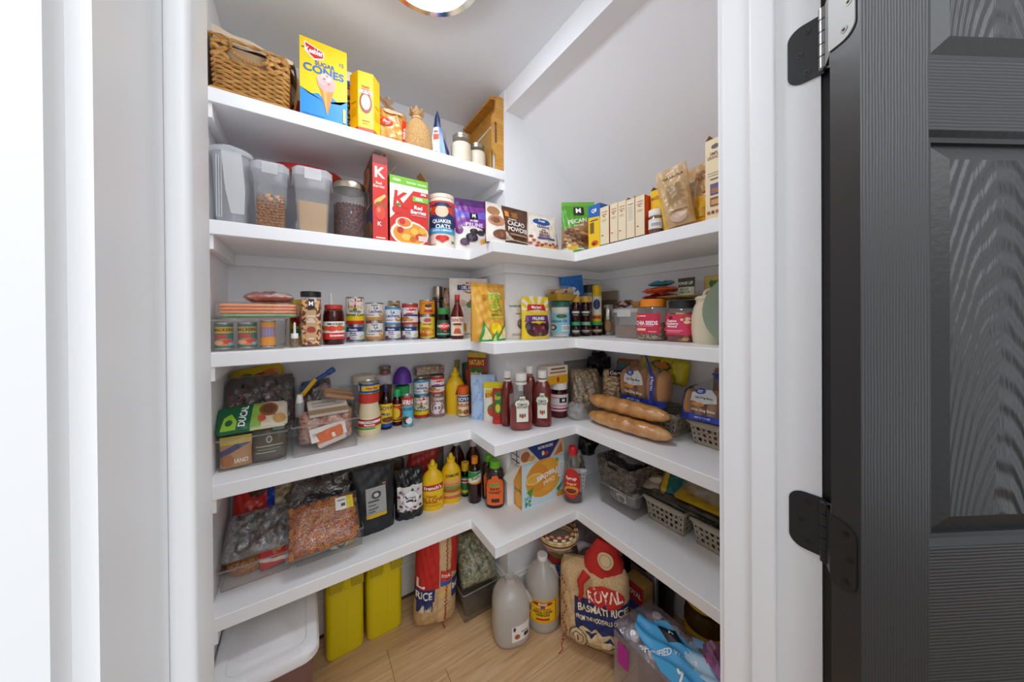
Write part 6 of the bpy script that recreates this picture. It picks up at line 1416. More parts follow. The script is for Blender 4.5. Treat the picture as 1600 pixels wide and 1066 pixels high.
carton('tea_box', 'white and yellow tea box lying on the pink jam jar', 'box', (856, 887, 572, 596), 4, 'C', s=.10, d=.065, col='#e6dccb', specs=[('r', 0, 0, 1, .48, '#e0a81c'), ('r', .1, .6, .9, .7, '#b07a5a'), ('e', .5, .24, .06, .16, '#b3322a'), ('r', .15, .8, .85, .9, '#8a5a40')], top_col='#d9c9b2', z=pj['top_z'] + .0005)
# bags toward the corner and along the right run
crumple('plastic_bag', 'crumpled clear plastic bag beside the pink jam jar', 'bag', P3(902, 650, SHZ[4], 'C', .07), (.042, .035, .036), CLEAR('#eeeeee', .2, .15, .22, bump=.9, bscale=60), 71)
OATS = MIXED([(.3, '#6f5436'), (.48, '#a8875a'), (.62, '#cdb284'), (.8, '#8a6a42')], 150, .6, .7, 1, 'voronoi')
pillow('granola_bag', 'clear bag of granola lying in the corner of the fourth shelf', 'bag', Vector((1.142, -.095, SHZ[4] + .001)), .14, .20, .07, radians(-30), radians(-10), mat=FILM, inner=OATS, seed=72, k_in=.95)
PAS = MIXED([(.3, '#9a6424'), (.5, '#dcae60'), (.7, '#f0d090')], 70, .5, .9, 1, 'voronoi', stretch=(1, 1, 2.2))
pillow('pasta_bag', 'clear bag of short pasta with green leaves printed on it', 'bag', Vector((1.262, -.20, SHZ[4] + .001)), .15, .20, .075, radians(-50), radians(-10), mat=FILM, inner=PAS, seed=73, k_in=.95, lump=.002, specs=[('p', [(.62, .25), (1, .15), (1, .75), (.8, .85)], '#4a7f2c'), ('r', .2, .84, .75, .97, '#1c1c1c'), ('t', 'Gemelli', .47, .905, .09, '#ffffff', .5), ('e', .5, .12, .16, .09, '#6fae2c'), ('e', .35, .2, .08, .06, '#4f8f2a')])
crumple('black_bag', 'knotted black plastic bag at the back corner of the fourth shelf', 'bag', Vector((1.27, -.07, SHZ[4] + .15)), (.058, .045, .055), M('#15161c', .25, bump=.5, bscale=60), 74, amp=.3)
carton('picture_panel', 'thin grey panel leaning in the back corner behind the granola', 'panel', (884, 923, 564, 640), 4, 'C', s=.155, d=.006, col='#8f8a86', specs=[('r', .06, .05, .94, .95, '#9c9894')])
pillow('snack_bag', 'orange and teal snack bag behind the pasta bag', 'bag', Vector((1.322, -.215, SHZ[4] + .10)), .14, .14, .03, radians(-80), radians(-4), mat=M('#b5652c', .4), specs=[('e', .3, .7, .25, .2, '#4f8f9a'), ('r', .5, .2, .95, .7, '#c9823a'), ('e', .7, .5, .15, .15, '#8f4a22')], seed=76)
# baguettes
BRD = MIXED([(.3, '#b8722e'), (.5, '#d3933f'), (.7, '#e8bd78')], 26, .6, .3, 4, stretch=(1, 1, 1))
def baguette(label, a, b, r, seed):
    a, b = Vector(a), Vector(b); d = b - a; L = d.length
    t = T('baguette', label, 'bread', a, atan2(d.y, d.x), 0, 0, 'wrapped baguettes')
    n = 22; rr = random.Random(seed)
    def rings(k, e):
        out = []
        for i in range(n + 1):
            s = i / n; rad = r * (max(.02, 1 - abs(2 * s - 1) ** 4.5)) ** .5 * (1 + .05 * sin(i * 1.7 + seed)) * k + e
            out.append([(s * L, rad * 1.12 * cos(2 * pi * j / 16), r + rad * .9 * sin(2 * pi * j / 16) + .0) for j in range(16)])
        return out
    G().loft(rings(.95, 0), BRD).obj('loaf', t)
    G().loft(rings(1.0, .0008), CLEAR('#fff6ea', .14, .1, .02, bump=.8, bscale=35)).obj('wrapper', t)
    return t
baguette('lower of the two wrapped baguettes, resting on the shelf', (1.085, -.185, SHZ[4] + .0008), (1.118, -.525, SHZ[4] + .0008), .031, 1)
baguette('upper of the two wrapped baguettes, resting on the other', (1.112, -.165, SHZ[4] + .055), (1.135, -.512, SHZ[4] + .055), .033, 2)
TAUPE = M('#a59b89', .5)
hole_basket('plastic_basket', 'taupe plastic basket half hidden behind the baguettes', Vector((1.185, -.415, SHZ[4])), .17, .155, .082, radians(-90), TAUPE, 'taupe plastic baskets')
hole_basket('plastic_basket', 'taupe plastic basket under the second bun bag by the door', Vector((1.195, -.622, SHZ[4])), .165, .155, .080, radians(-90), TAUPE, 'taupe plastic baskets')
G().rbox(.13, .12, [(.004, .01), (.05, 0), (.055, .02)], M('#d0655a', .6, bump=.3, var=.2), r=.02, cy=.078).obj('pink_liner', [o for o in bpy.data.objects if o.name == 'plastic_basket.001'][0])
def bun_bag(label, c, w, h, d, yaw, seed, tilt=0):
    t = T('bun_bag', label, 'bag', c, yaw, tilt, 0, 'hot dog bun bags')
    BUN = M('#cf9760', .7, bump=.1, bscale=30, var=.15); BLUE = M('#1f3fb3', .35)
    n = 5
    for k in range(n):
        x = -w / 2 + w * (k + .5) / n; g = G()
        rings = []
        for i in range(9):
            s = i / 8; rad = (max(.03, 1 - abs(2 * s - 1) ** 4)) ** .5
            rings.append([(x + w / n * .49 * rad * cos(2 * pi * j / 12), d / 2 + d * .46 * rad * sin(2 * pi * j / 12), .008 + h * .62 * s) for j in range(12)])
        g.loft(rings, BUN).obj('bun', t)
    def outl(y):
        return 1.0 if y < .55 else max(.06, 1 - ((y - .55) / .40) ** 1.2) if y < .93 else .06 + (y - .93) * 2.0
    def ptf(x, y, sg, o=0):
        f = outl(y); q = max(0, 1 - abs(x) ** 5) ** .5
        k = wr(x * w, y * h, seed, .002)
        return (x * w / 2 * f * 1.02, d / 2 + sg * (d / 2 * q * min(1, f + .06) + o + k), y * h)
    film = CLEAR('#f4f4fa', .1, .1, .03, bump=.7, bscale=40)
    g = G(); g.grid(lambda a, b: ptf(2 * a - 1, b, -1, .001), 20, 22, film); g.grid(lambda a, b: ptf(2 * a - 1, b, 1, .001), 20, 22, film, flip=True); g.obj('film', t)
    sp = [('r', .0, .0, 1, .11, BLUE), ('t', 'NET WT 11 OZ', .42, .055, .03, '#ffffff', .5), ('p', [(.18, .36), (.2, .52), (.34, .58), (.5, .62), (.6, .5), (.62, .36), (.4, .32)], '#e2e4e2'), ('e', .33, .56, .09, .06, '#2456b8'), ('t', 'Great\nValue', .33, .56, .06, '#ffffff', .13), ('t', 'Hot Dog Buns', .4, .43, .05, '#2f5a72', .38), ('e', .32, .30, .11, .035, '#d9984a'), ('t', 'Hot Dog Buns', .42, .19, .065, '#fbf6ee', .58)]
    prints(G(), lambda u, v, o: ptf(max(-1, min(1, 2 * u / w)), v / h, -1, o), w * .98, h, sp, off0=.003, step=.0004, curved=True).obj('print', t)
    g = G(); g.grid(lambda a, b: ptf(.52 + .16 * a, .0 + .92 * b, -1, .0045), 3, 20, BLUE); g.grid(lambda a, b: ptf(-1 + .14 * a, .1 + .62 * b, -1, .0045), 3, 14, BLUE); g.obj('blue_stripe', t)
    prints(G(), lambda u, v, o: ptf(max(-1, min(1, 2 * u / w)), v / h, -1, o), w, h, [('t', 'Hot Dog B', .80, .42, .055, '#ffffff', .42, 90)], off0=.0062, curved=True).obj('stripe_lettering', t)
    g = G(); g.loft([[(w * r_ * cos(2 * pi * j / 14) * (1 + .2 * sin(3 * j)), d / 2 + d * r_ * .9 * sin(2 * pi * j / 14), h * z_) for j in range(14)] for r_, z_ in ((.035, .88), (.03, .92), (.07, .96), (.11, 1.0), (.06, 1.01))], BLUE); g.obj('twisted_top', t)
    return t
bun_bag('hot dog bun bag with a blue band standing above the baguettes', (1.165, -.352, SHZ[4] + .086), .20, .205, .095, radians(-90), 81, radians(-4))
bun_bag('hot dog bun bag at the door end, above the plastic basket', (1.185, -.60, SHZ[4] + .084), .19, .175, .095, radians(-84), 82, radians(-22))
pillow('chip_bag', 'yellow chip bag with dark green letters lying behind the bun bags', 'bag', Vector((1.308, -.365, SHZ[4] + .16)), .21, .10, .07, radians(-90), radians(-8), radians(8), mat=M('#c9b81e', .32), specs=[('e', .55, .62, .2, .18, '#3f5a22'), ('e', .55, .62, .15, .13, '#d9801f'), ('t', 'roi', .62, .3, .32, '#2f4a22', .5)], seed=83, amp=.005)
pillow('bread_bag', 'bag of brown bread at the back beside the yellow chip bag', 'bag', Vector((1.335, -.62, SHZ[4] + .10)), .15, .15, .04, radians(-90), radians(-6), mat=FILM, inner=M('#8a5a3a', .8, var=.2), seed=84, k_in=.96)

# ================================================================== lowest shelf, left run
b6, w6, h6 = open_bin('clear_bin', 'clear bin with bread at the left end of the lowest shelf', (336, 452, 896, 909), 5, s=.093, d=.21, h=.062)
x6 = b6.location.x
bl = T('bread_loaf', 'brown seeded flat bread inside the left bin of the lowest shelf', 'bread', (x6 - .03, .10, SHZ[5] + .005), 0, 0, 0)
g = G(); g.loft([[(.055 * r * cos(2 * pi * j / 22), .05 + .05 * r * sin(2 * pi * j / 22), z) for j in range(22)] for r, z in ((.86, 0), (.99, .008), (1, .026), (.94, .042), (.7, .05), (.3, .053))], MIXED([(.35, '#8a5a34'), (.5, '#b57c4e'), (.65, '#d19a68')], 120, .8, .4), cap0=True); g.obj('loaf', bl)
pillow('noodle_packet', 'red noodle packet with a white stripe in the left bin', 'packet', Vector((x6 + .045, .118, SHZ[5] + .006)), .078, .072, .026, radians(-4), radians(-10), radians(-10), mat=M('#cf3326', .32), specs=[('p', [(0, .4), (1, .1), (1, .26), (0, .56)], '#e2d9cf'), ('e', .7, .75, .2, .12, '#c9a02c'), ('e', .85, .85, .1, .1, '#5a8a2f')], seed=91)
FOIL = M('#6d747c', .22, .75, bump=.9, bscale=45)
pillow('foil_bag', 'crinkled clear and silver bag lying on the left bin of the lowest shelf', 'bag', Vector((x6 + .004, .085, SHZ[5] + .085)), .172, .15, .055, 0, radians(-62), mat=FILM_DULL, inner=MIXED([(.3, '#2a1d1a'), (.45, '#5a463e'), (.56, '#9aa0a6'), (.66, '#4a2a24')], 26, .35, .9, 3), seed=92, amp=.006, k_in=.95, lump=.003)
pillow('chip_bag', 'red and blue chip bag with a clear side at the left of the lowest shelf', 'bag', Vector((x6 + .006, .235, SHZ[5] + .066)), .165, .20, .06, 0, radians(-14), mat=M('#b3241c', .32), specs=[('r', .0, 0, .55, 1, '#c22a20'), ('r', .55, 0, .68, 1, '#1f3a9a'), ('r', .68, 0, 1, 1, '#a89272'), ('e', .4, .72, .16, .14, '#5a2f22'), ('e', .42, .8, .1, .05, '#e0b23a'), ('e', .3, .5, .12, .06, '#d9584a')] + [('e', .74 + .22 * ((k * 7) % 5) / 5, .1 + .8 * ((k * 11) % 13) / 13, .05, .03, ('#c9b491', '#8a7250')[k % 2]) for k in range(16)], seed=93, amp=.004)
b7, w7, h7 = open_bin('clear_bin', 'clear bin under the bag of rotini on the lowest shelf', (460, 561, 862, 872), 5, s=.085, d=.21, h=.060)
x7 = b7.location.x
pillow('flour_packet', 'beige packet lying inside the bin under the rotini', 'packet', Vector((x7 - .025, .11, SHZ[5] + .006)), .09, .05, .04, radians(-8), radians(-6), radians(-20), mat=M('#cbb79c', .6, bump=.1), seed=94)
pillow('corn_packet', 'white and gold packet with a blue ring in the bin under the rotini', 'packet', Vector((x7 + .042, .105, SHZ[5] + .006)), .07, .05, .03, 0, radians(-4), mat=M('#e9e2d2', .4), specs=[('e', .45, .5, .22, .42, '#3a5a72'), ('e', .45, .5, .14, .3, '#e2c65a'), ('p', [(.7, 0), (1, 0), (1, .9), (.85, 1)], '#d9b23a')], seed=95)
# rotini bag with separate spirals
rt = T('rotini_bag', 'clear bag of orange rotini with a white price sticker on the bin', 'bag', (x7 - .012, .05, SHZ[5] + .064), radians(1), radians(-42))
rw, rh, rd = .205, .155, .06
def rpt(x, y, sg, k=1, o=0):
    q = max(0, (1 - abs(x) ** 5) * (1 - abs(2 * y - 1) ** 6)) ** .5
    e = wr(x * rw, y * rh, 96, .0012) * min(1, 3 * (1 - abs(x)))
    return (x * rw / 2 * k, rd / 2 + sg * (rd / 2 * q * k + o + e), rh / 2 + (y - .5) * rh * k)
ORG = M('#c46a20', .5, var=.15); ORG2 = M('#dd8a34', .5)
G().grid(lambda a, b: rpt(2 * a - 1, b, -1, .93, -.002), 16, 14, M('#7a3c12', .6)).grid(lambda a, b: rpt(2 * a - 1, b, 1, .93), 16, 14, M('#7a3c12', .6), flip=True).obj('packed_rotini', rt, kind='stuff')
g = G(); rr = random.Random(12)
for j in range(9):
    for i in range(10):
        p = rpt(-.9 + 1.8 * (i + .5 * (j % 2)) / 9.6, .07 + .86 * j / 8.4, -1, .95, -.0005)
        a0 = rr.uniform(0, pi); L = .021; r = .0062; mat = ORG if rr.random() < .6 else ORG2
        for ph in (0, pi):
            pts = []
            for q in range(9):
                s = q / 8 - .5; th = q * 1.25 + ph
                lx, ly, lz = s * L, r * cos(th) * .7, r * sin(th)
                pts.append((p[0] + lx * cos(a0) - lz * sin(a0), p[1] + ly, p[2] + lx * sin(a0) + lz * cos(a0)))
            g.tube(pts, .0021, mat, 4)
g.obj('rotini', rt, kind='stuff')
g = G(); g.grid(lambda a, b: rpt(2 * a - 1, b, -1, 1, .0025), 18, 16, FILM); g.grid(lambda a, b: rpt(2 * a - 1, b, 1, 1, .001), 18, 16, FILM, flip=True); g.obj('film', rt)
prints(G(), lambda u, v, o: rpt(u * 2 / rw, v / rh, -1, 1, o), rw, rh, [('r', .66, .62, .9, .88, '#ece9e4'), ('r', .82, .62, .92, .88, '#e8d22a'), ('r', .74, .68, .8, .74, '#444444'), ('r', .69, .8, .8, .82, '#555555')], off0=.0045, curved=True).obj('price_sticker', rt)
crumple('plastic_bag', 'dark crinkled plastic bag stuffed behind the rotini', 'bag', Vector((x7 - .01, .215, SHZ[5] + .065)), (.105, .055, .07), CLEAR('#8a8078', .3, .12, .35, bump=.9, bscale=50, milk='#4a3a34'), 97, inner=MIXED([(.35, '#2b1d18'), (.5, '#5a4238'), (.65, '#8a7468')], 30, .5, .5))
# black coffee pouches
BLKP = M('#1b1c1f', .38, bump=.06, bscale=40)
pouch('coffee_pouch', 'tall matte black coffee pouch with a grey sticker, next to the rotini', 'pouch', (557, 618, 732, 839), 5, 'L', s=.115, rot=2, d=.075, mat=BLKP, specs=[('r', .27, .26, .76, .68, '#a9a8a6'), ('e', .52, .57, .12, .055, '#4a4a4c'), ('e', .52, .57, .06, .03, '#d9d6d0'), ('r', .32, .48, .58, .5, '#3a3a3c'), ('r', .32, .43, .5, .445, '#55555a'), ('r', .32, .38, .56, .395, '#55555a'), ('r', .32, .34, .48, .355, '#55555a'), ('r', .27, .26, .76, .31, '#d9b02a'), ('r', .68, .70, .76, .72, '#c98a4a')], seed=98, seal=.05, puff=.4, amp=.001)
pouch('coffee_pouch', 'glossy black coffee bag with a white floral label and rolled top', 'pouch', (620, 663, 737, 815), 5, 'L', s=.125, rot=-6, d=.07, mat=M('#17181b', .22, bump=.25, bscale=40), specs=[('r', .06, .2, .97, .66, '#e2dedb')] + [('e', .1 + .83 * ((k * 31) % 12) / 12, .22 + .4 * ((k * 17) % 9) / 9, .055, .028, ('#8a4a5a', '#4a4a50', '#b98a94', '#6a5a62')[k % 4]) for k in range(22)] + [('e', .52, .43, .27, .15, '#efecea'), ('t', 'Aroma', .52, .46, .06, '#5a5a60', .4), ('r', .34, .38, .7, .415, '#26262a')], seed=99, amp=.004, seal=.05)
pillow('red_bag', 'red snack bag lying behind the glossy black coffee bag', 'bag', P3(640, 735, SHZ[5] + .001, 'L', .27), .12, .23, .04, radians(-10), 0, radians(14), mat=M('#9c2a22', .35), seed=100)
crumple('plastic_bag', 'dim clear plastic bag behind the black coffee pouch', 'bag', P3(600, 740, SHZ[5], 'L', .265), (.07, .04, .12), CLEAR('#b9b2aa', .25, .15, .4, bump=.8, bscale=40, milk='#6a625c'), 101)
# mustard pair and bottles
fr1 = [('p', [(.12, .62), (.18, .82), (.88, .88), (.84, .66)], '#b8281f'), ('t', 'French\'s', .5, .745, .13, '#ffffff', .64, 4), ('t', 'Classic', .45, .44, .09, '#b3561c', .5), ('t', 'YELLOW', .45, .3, .15, '#b3561c', .84), ('t', 'MUSTARD', .45, .2, .06, '#b3561c', .6), ('r', .15, .08, .75, .11, '#c98a1c')]
vessel('mustard_bottle', 'yellow mustard squeeze bottle with its name label, nearest the coffee bags', 'bottle', (658.5, 694, 716, 797), 5, prof=mus_p, mat=MUST, sy=.62, extra=must_ex, lab=(.06, .62, None, fr1, .95), n=26, group='mustard bottles on the lowest shelf')
fr2 = [('t', '2XMORE', .56, .86, .10, '#2b2b20', .5, 4), ('r', .08, .52, .9, .74, '#e8a09a'), ('e', .5, .66, .38, .07, '#e9b23a'), ('e', .5, .56, .4, .06, '#d98a6a'), ('e', .5, .4, .42, .1, '#a8622c'), ('e', .5, .46, .4, .05, '#6f9a3a'), ('r', .06, .1, .94, .28, '#c86a4a'), ('e', .5, .24, .4, .06, '#e2b05a')]
vessel('mustard_bottle', 'yellow mustard squeeze bottle printed with a sandwich, beside the other', 'bottle', (688.5, 721, 707, 788), 5, prof=mus_p, mat=MUST, sy=.62, extra=must_ex, lab=(.05, .66, None, fr2, .95), n=26, group='mustard bottles on the lowest shelf')
vessel('sauce_bottle', 'dark sauce bottle with a yellow cap and green label', 'bottle', (720, 734, 722, 777), 5, prof=[(.05, 0), (.92, 0), (1, .03), (1, .66), (.8, .76)], mat=CLEAR('#6a5238', .1, .05), fill=(M('#2f2216', .4), .72, .94), cap=(.76, 1, .9, M('#e6b81c', .4)), lab=(.08, .6, '#2f7a44', [('r', 0, .66, 1, .9, '#e9e4d4'), ('r', 0, .1, 1, .25, '#e0c02a'), ('r', .1, .72, .9, .84, '#b3322a')], 1.0), n=18)
vessel('sauce_bottle', 'brown sauce bottle with an orange cap and slanted green label', 'bottle', (731.5, 752.5, 713, 788), 5, prof=[(.05, 0), (.92, 0), (1, .02), (1, .45), (.96, .66), (.7, .76), (.46, .82), (.44, .86)], mat=CLEAR('#a87a54', .1, .05), fill=(M('#5a3018', .4), .72, .94), cap=(.85, 1, .5, M('#ef8f1c', .4)), lab=(.44, .70, '#efe9dc', [('p', [(0, .3), (1, .95), (0, 1)], '#2f8f44'), ('p', [(0, 0), (1, .3), (1, .1), (1, 0)], '#e8a01c'), ('t', 'Pique', .55, .5, .3, '#2f7a3a', .7, 24)], 1.0), n=20)
def honey(label, box, turn=0):
    return vessel('honey_bottle', label, 'bottle', box, 5, 'L', prof=[(.05, 0), (.92, 0), (1, .03), (1, .46), (.84, .56), (.96, .68), (.86, .8), (.5, .86)], mat=CLEAR('#a8825a', .1, .05, .02), sy=.72, fill=(M('#4a2c14', .35), .62, .95), cap=(.85, 1, .56, M('#6fbf2a', .4), .5), lab=(.08, .72, None, [('p', [(.12, 0), (.88, 0), (.94, .7), (.8, .84), (.66, .88), (.6, 1), (.4, 1), (.34, .88), (.2, .84), (.06, .7)], '#ef6a2c'), ('r', .28, .64, .72, .72, '#5aa83a'), ('t', 'RAW', .5, .55, .09, '#2a1c10', .4), ('t', 'HONEY', .5, .43, .09, '#2a1c10', .5), ('r', .35, .1, .68, .22, '#3a2416')], .8), n=24, turn=turn, group='honey bottles')
honey('honey bottle with a green cap standing behind its twin', (753, 775, 710, 781), 20)
honey('honey bottle with a green cap and orange tag shaped label in front', (764, 794, 718, 794)).location.x -= .012
def jug(label, box, s):
    return vessel('vinegar_jug', label, 'jug', box, 5, 'L', s=s, prof=[(.05, 0), (.92, 0), (1, .03), (1, .5), (.85, .68), (.4, .84), (.36, .88)], mat=CLEAR('#b9763a', .1, .06, .05, milk='#8a4a1c'), fill=(M('#6a3212', .4), .7, .95), cap=(.87, 1, .46, WHITE_CAP), n=22, group='amber jugs at the back', lab=(.2, .5, '#8f4a22', [], .8))
jug('amber jug with a white cap at the back of the lowest shelf, left one', (702, 730, 690, 768), .225)
jug('amber jug with a white cap at the back, nearer the corner', (727, 752, 692, 768), .20)
vessel('glass_jar', 'dim amber jar at the back behind the first mustard bottle', 'jar', (668, 694, 700, 770), 5, s=.235, prof=[(.05, 0), (.9, 0), (1, .05), (1, .9)], mat=CLEAR('#b9a58a', .1, .08, .1), fill=(M('#5a3a22', .6), .6), cap=(.88, 1, 1.0, M('#6a4a34', .5)), n=20)
# peaches carton and cracker box
PX0, PX1, PY0 = .819, 1.047, -.066
pc = [('r', 0, 0, 1, 1, '#cfe3ea'), ('e', .5, .55, .42, .42, '#e8a02c'), ('e', .63, .58, .30, .36, '#efae3a'), ('e', .36, .58, .26, .3, '#e4952a'), ('e', .28, .58, .2, .12, '#f2cf7a'), ('e', .28, .58, .17, .09, '#e9b23c'), ('p', [(.1, .35), (.26, .42), (.2, .2)], '#4f9a3a'), ('p', [(.8, .2), (.98, .34), (.86, .1)], '#4f9a3a'), ('e', .9, .06, .1, .07, '#e8a02c'), ('t', 'Diced', .62, .44, .1, '#fff3da', .3, 190), ('t', 'Peaches', .58, .58, .15, '#ffffff', .5, 190), ('e', .82, .86, .04, .04, '#8fb02c'), ('t', '24', .13, .1, .13, '#2f8a5a', .14, 180), ('t', 'CUPS', .13, .22, .07, '#4fae9a', .16, 180), ('r', .84, .45, 1, .8, '#eef3f4')] + [('r', .86, .5 + .04 * k, .98, .506 + .04 * k, '#7f97a0') for k in range(7)]
pb = T('peaches_box', 'orange and pale blue carton of peach cups below the cracker box', 'box', ((PX0 + PX1) / 2, PY0, SHZ[5]))
pw_, ph_, pd_ = PX1 - PX0, .192, .058
G().box(-pw_ / 2, pw_ / 2, 0, pd_, 0, ph_, M('#cfe3ea', .45), {'left': M('#e39a2c', .45)}).obj('carton_body', pb)
prints(G(), flat_map(), pw_, ph_, pc).obj('print', pb)
prints(G(), lambda u, v, o: (-pw_ / 2 - o, pd_ / 2 - u, v), pd_, ph_, [('e', .4, .6, .5, .22, '#efb04a'), ('e', .6, .2, .4, .16, '#f0b95a'), ('r', .1, .36, .9, .4, '#7a9a3a')]).obj('side_print', pb)
g = G(); n = g.add([(-pw_ / 2, .002, ph_ * .99), (-pw_ / 2, pd_ - .002, ph_ * .99), (-pw_ / 2 - .055, pd_ - .004, ph_ * .66), (-pw_ / 2 - .055, .002, ph_ * .60)]); g.face((n, n + 1, n + 2, n + 3), M('#e6e0d4', .6))
o = g.obj('flap', pb); md = o.modifiers.new('thickness', 'SOLIDIFY'); md.thickness = .001
kb = T('cracker_box', 'navy and white cracker box lying on top of the peaches carton', 'box', ((PX0 + PX1) / 2 - .004, PY0 + .001, SHZ[5] + ph_ + .0008))
G().box(-.118, .118, 0, .058, 0, .085, M('#26356f', .42), {'left': M('#e4e0e0', .45)}).obj('carton_body', kb)
prints(G(), flat_map(), .236, .085, [('r', 0, 0, 1, 1, '#27387a'), ('p', [(0, 0), (0, .75), (.12, .9), (.42, 0)], '#d9cdbf'), ('e', .12, .35, .1, .25, '#a8623a'), ('e', .25, .2, .08, .14, '#c9a25a'), ('p', [(.66, 0), (.92, .85), (1, .9), (1, 0)], '#d9c2a8'), ('p', [(.75, 0), (.93, .6), (.97, .1)], '#c07a3a'), ('t', 'SALTINE CRACKERS', .56, .6, .14, '#ffffff', .34), ('r', .48, .18, .62, .34, '#c8352a'), ('e', .5, .3, .03, .12, '#e8d9b8')]).obj('print', kb)
prints(G(), lambda u, v, o: (-.118 - o, .029 - u, v), .058, .085, [('r', 0, .1, 1, .16, '#2a2f4a'), ('r', 0, .4, 1, .44, '#2a2f4a'), ('r', .62, 0, .72, 1, '#3a4fa0')]).obj('side_print', kb)
vessel('syrup_bottle', 'clear syrup bottle with a red cap and red label by the peaches carton', 'bottle', (880, 911, 697, 788), 5, 'C', prof=[(.05, 0), (.9, 0), (1, .04), (1, .2), (.8, .5), (.66, .68), (.46, .8), (.36, .86)], mat=CLEAR('#e4d8d0', .12, .05, .06), sy=.7, fill=(CLEAR('#9a6a4a', .05, .1, .5, milk='#5a2a1a'), .14, .94), cap=(.85, 1, .46, M('#d8262c', .35), .4), lab=(.1, .62, None, [('e', .42, .5, .42, .5, '#cf2a22'), ('e', .42, .28, .3, .14, '#e2a03a'), ('e', .42, .25, .22, .08, '#7a2f1a'), ('t', 'Original', .42, .48, .09, '#ffe9a0', .5), ('t', 'Syrup', .42, .66, .14, '#ffffff', .5)], .9), n=24)
# corner baskets
hole_basket('small_basket', 'small white plastic basket with round holes in the corner', Vector((1.115, -.085, SHZ[5])), .075, .07, .10, radians(-38), M('#e2e2df', .45), ny=4, flare=.008)
crumple('plastic_bag', 'clear bag of green herbs stuffed in the small white basket', 'bag', Vector((1.145, -.05, SHZ[5] + .06)), (.035, .03, .055), FILM_DULL, 103, inner=MIXED([(.35, '#2f4020'), (.5, '#6a7a42'), (.65, '#a8a888')], 50, .6, .4))
crumple('black_bag', 'black plastic bag at the back corner of the lowest shelf', 'bag', Vector((1.19, -.055, SHZ[5] + .12)), (.045, .04, .05), M('#17181b', .3, bump=.5, bscale=60), 104, amp=.3)
SMOKE = CLEAR('#d9d4cc', .1, .06, .15, milk='#8a847c')
b8 = T('clear_bin', 'smoky clear bin beneath the grey woven basket', 'bin', (1.145, -.27, SHZ[5]), radians(-90))
bw8, bd8, bh8 = .172, .19, .088
G().rbox(bw8, bd8, [(.001, .004), (.005, .003), (bh8, 0)], SMOKE, r=.006, cy=bd8 / 2, cap1=False).obj('shell', b8)
G().rbox(bw8 + .002, bd8 + .002, [(bh8 - .005, 0), (bh8, 0)], CLEAR('#8a847c', .2, .06, .4), r=.006, cy=bd8 / 2, cap0=False, cap1=False).obj('rim', b8)
pillow('snack_bag', 'clear bag with a barcode sticker inside the smoky bin', 'bag', Vector((1.205, -.27, SHZ[5] + .005)), .15, .08, .09, radians(-90), 0, mat=FILM_DULL, inner=MIXED([(.3, '#3a3432'), (.5, '#7a7068'), (.62, '#a89a94'), (.7, '#a8482f')], 28, .5, .4), seed=105, specs=[('r', .45, .35, .75, .7, '#dcd8d2')] + [('r', .48 + .03 * k, .4, .495 + .03 * k, .62, '#333333') for k in range(8)])
GREYW = MIXED([(.3, '#3f3a34'), (.5, '#6f675c'), (.7, '#948a7c')], 50, .8, .5)
wk = T('woven_basket', 'dark grey woven basket resting on the smoky bin', 'basket', (1.15, -.262, SHZ[5] + bh8 + .001), radians(-94))
g = G(); weave(g, .165, .19, .0, .098, 15, GREYW, .014, .012, .0016, cy=.097, n=84); g.obj('woven_wall', wk, kind='stuff')
G().box(-.078, .078, .012, .18, 0, .003, GREYW).obj('basket_base', wk)
G().rbox(.05, .004, [(.072, .002), (.074, 0), (.084, 0), (.086, .002)], M('#1c1a18', .8), r=.002, cy=-.011).obj('hand_slot', wk)
crumple('grey_bag', 'grey translucent plastic bag heaped in the woven basket', 'bag', Vector((1.24, -.265, SHZ[5] + .095 + .03)), (.07, .068, .055), CLEAR('#8f8f94', .2, .15, .4, bump=.8, bscale=45, milk='#5a5a62'), 106, inner=MIXED([(.35, '#2a2a2e'), (.55, '#5a5a60'), (.7, '#94949a')], 26, .5, .4))
hole_basket('plastic_basket', 'taupe plastic basket in the middle of the right run of the lowest shelf', Vector((1.195, -.445, SHZ[5])), .155, .155, .092, radians(-90), TAUPE, 'taupe plastic baskets')
hole_basket('plastic_basket', 'taupe plastic basket at the door end of the lowest shelf', Vector((1.205, -.625, SHZ[5])), .165, .15, .090, radians(-90), TAUPE, 'taupe plastic baskets')
GBAG = CLEAR('#b9b0a4', .14, .15, .5, bump=.4, bscale=30, milk='#6f675e')
pillow('folded_bag', 'grey folded plastic bag lying over the taupe baskets', 'bag', Vector((1.185, -.49, SHZ[5] + .108)), .24, .165, .022, radians(-88), radians(-84), mat=GBAG, seed=107, amp=.003)
pillow('folded_bag', 'dark grey folded bag draped over the basket at the door end', 'bag', Vector((1.19, -.60, SHZ[5] + .122)), .22, .15, .02, radians(-86), radians(-82), mat=CLEAR('#8a8278', .14, .2, .6, bump=.4, milk='#57504a'), seed=108, amp=.003)
pillow('yellow_bag', 'flat yellow bag lying above the grey folded bags', 'bag', Vector((1.20, -.60, SHZ[5] + .138)), .24, .12, .016, radians(-86), radians(-84), mat=M('#b8960f', .35), seed=109, amp=.003)
pillow('teal_packet', 'teal and yellow packet tucked under the clear dome lid', 'packet', Vector((1.225, -.46, SHZ[5] + .125)), .08, .10, .014, radians(-70), radians(-70), mat=M('#1f6f6a', .35), specs=[('r', 0, .0, .25, 1, '#d9b81c')], seed=110)
pillow('snack_bag', 'small white and brown snack bag beside the teal packet', 'bag', Vector((1.21, -.40, SHZ[5] + .112)), .10, .085, .025, radians(-80), radians(-70), mat=M('#a8957c', .4), specs=[('e', .4, .5, .25, .2, '#d9cdb8'), ('r', .6, .2, .9, .8, '#7a5f42')], seed=111)
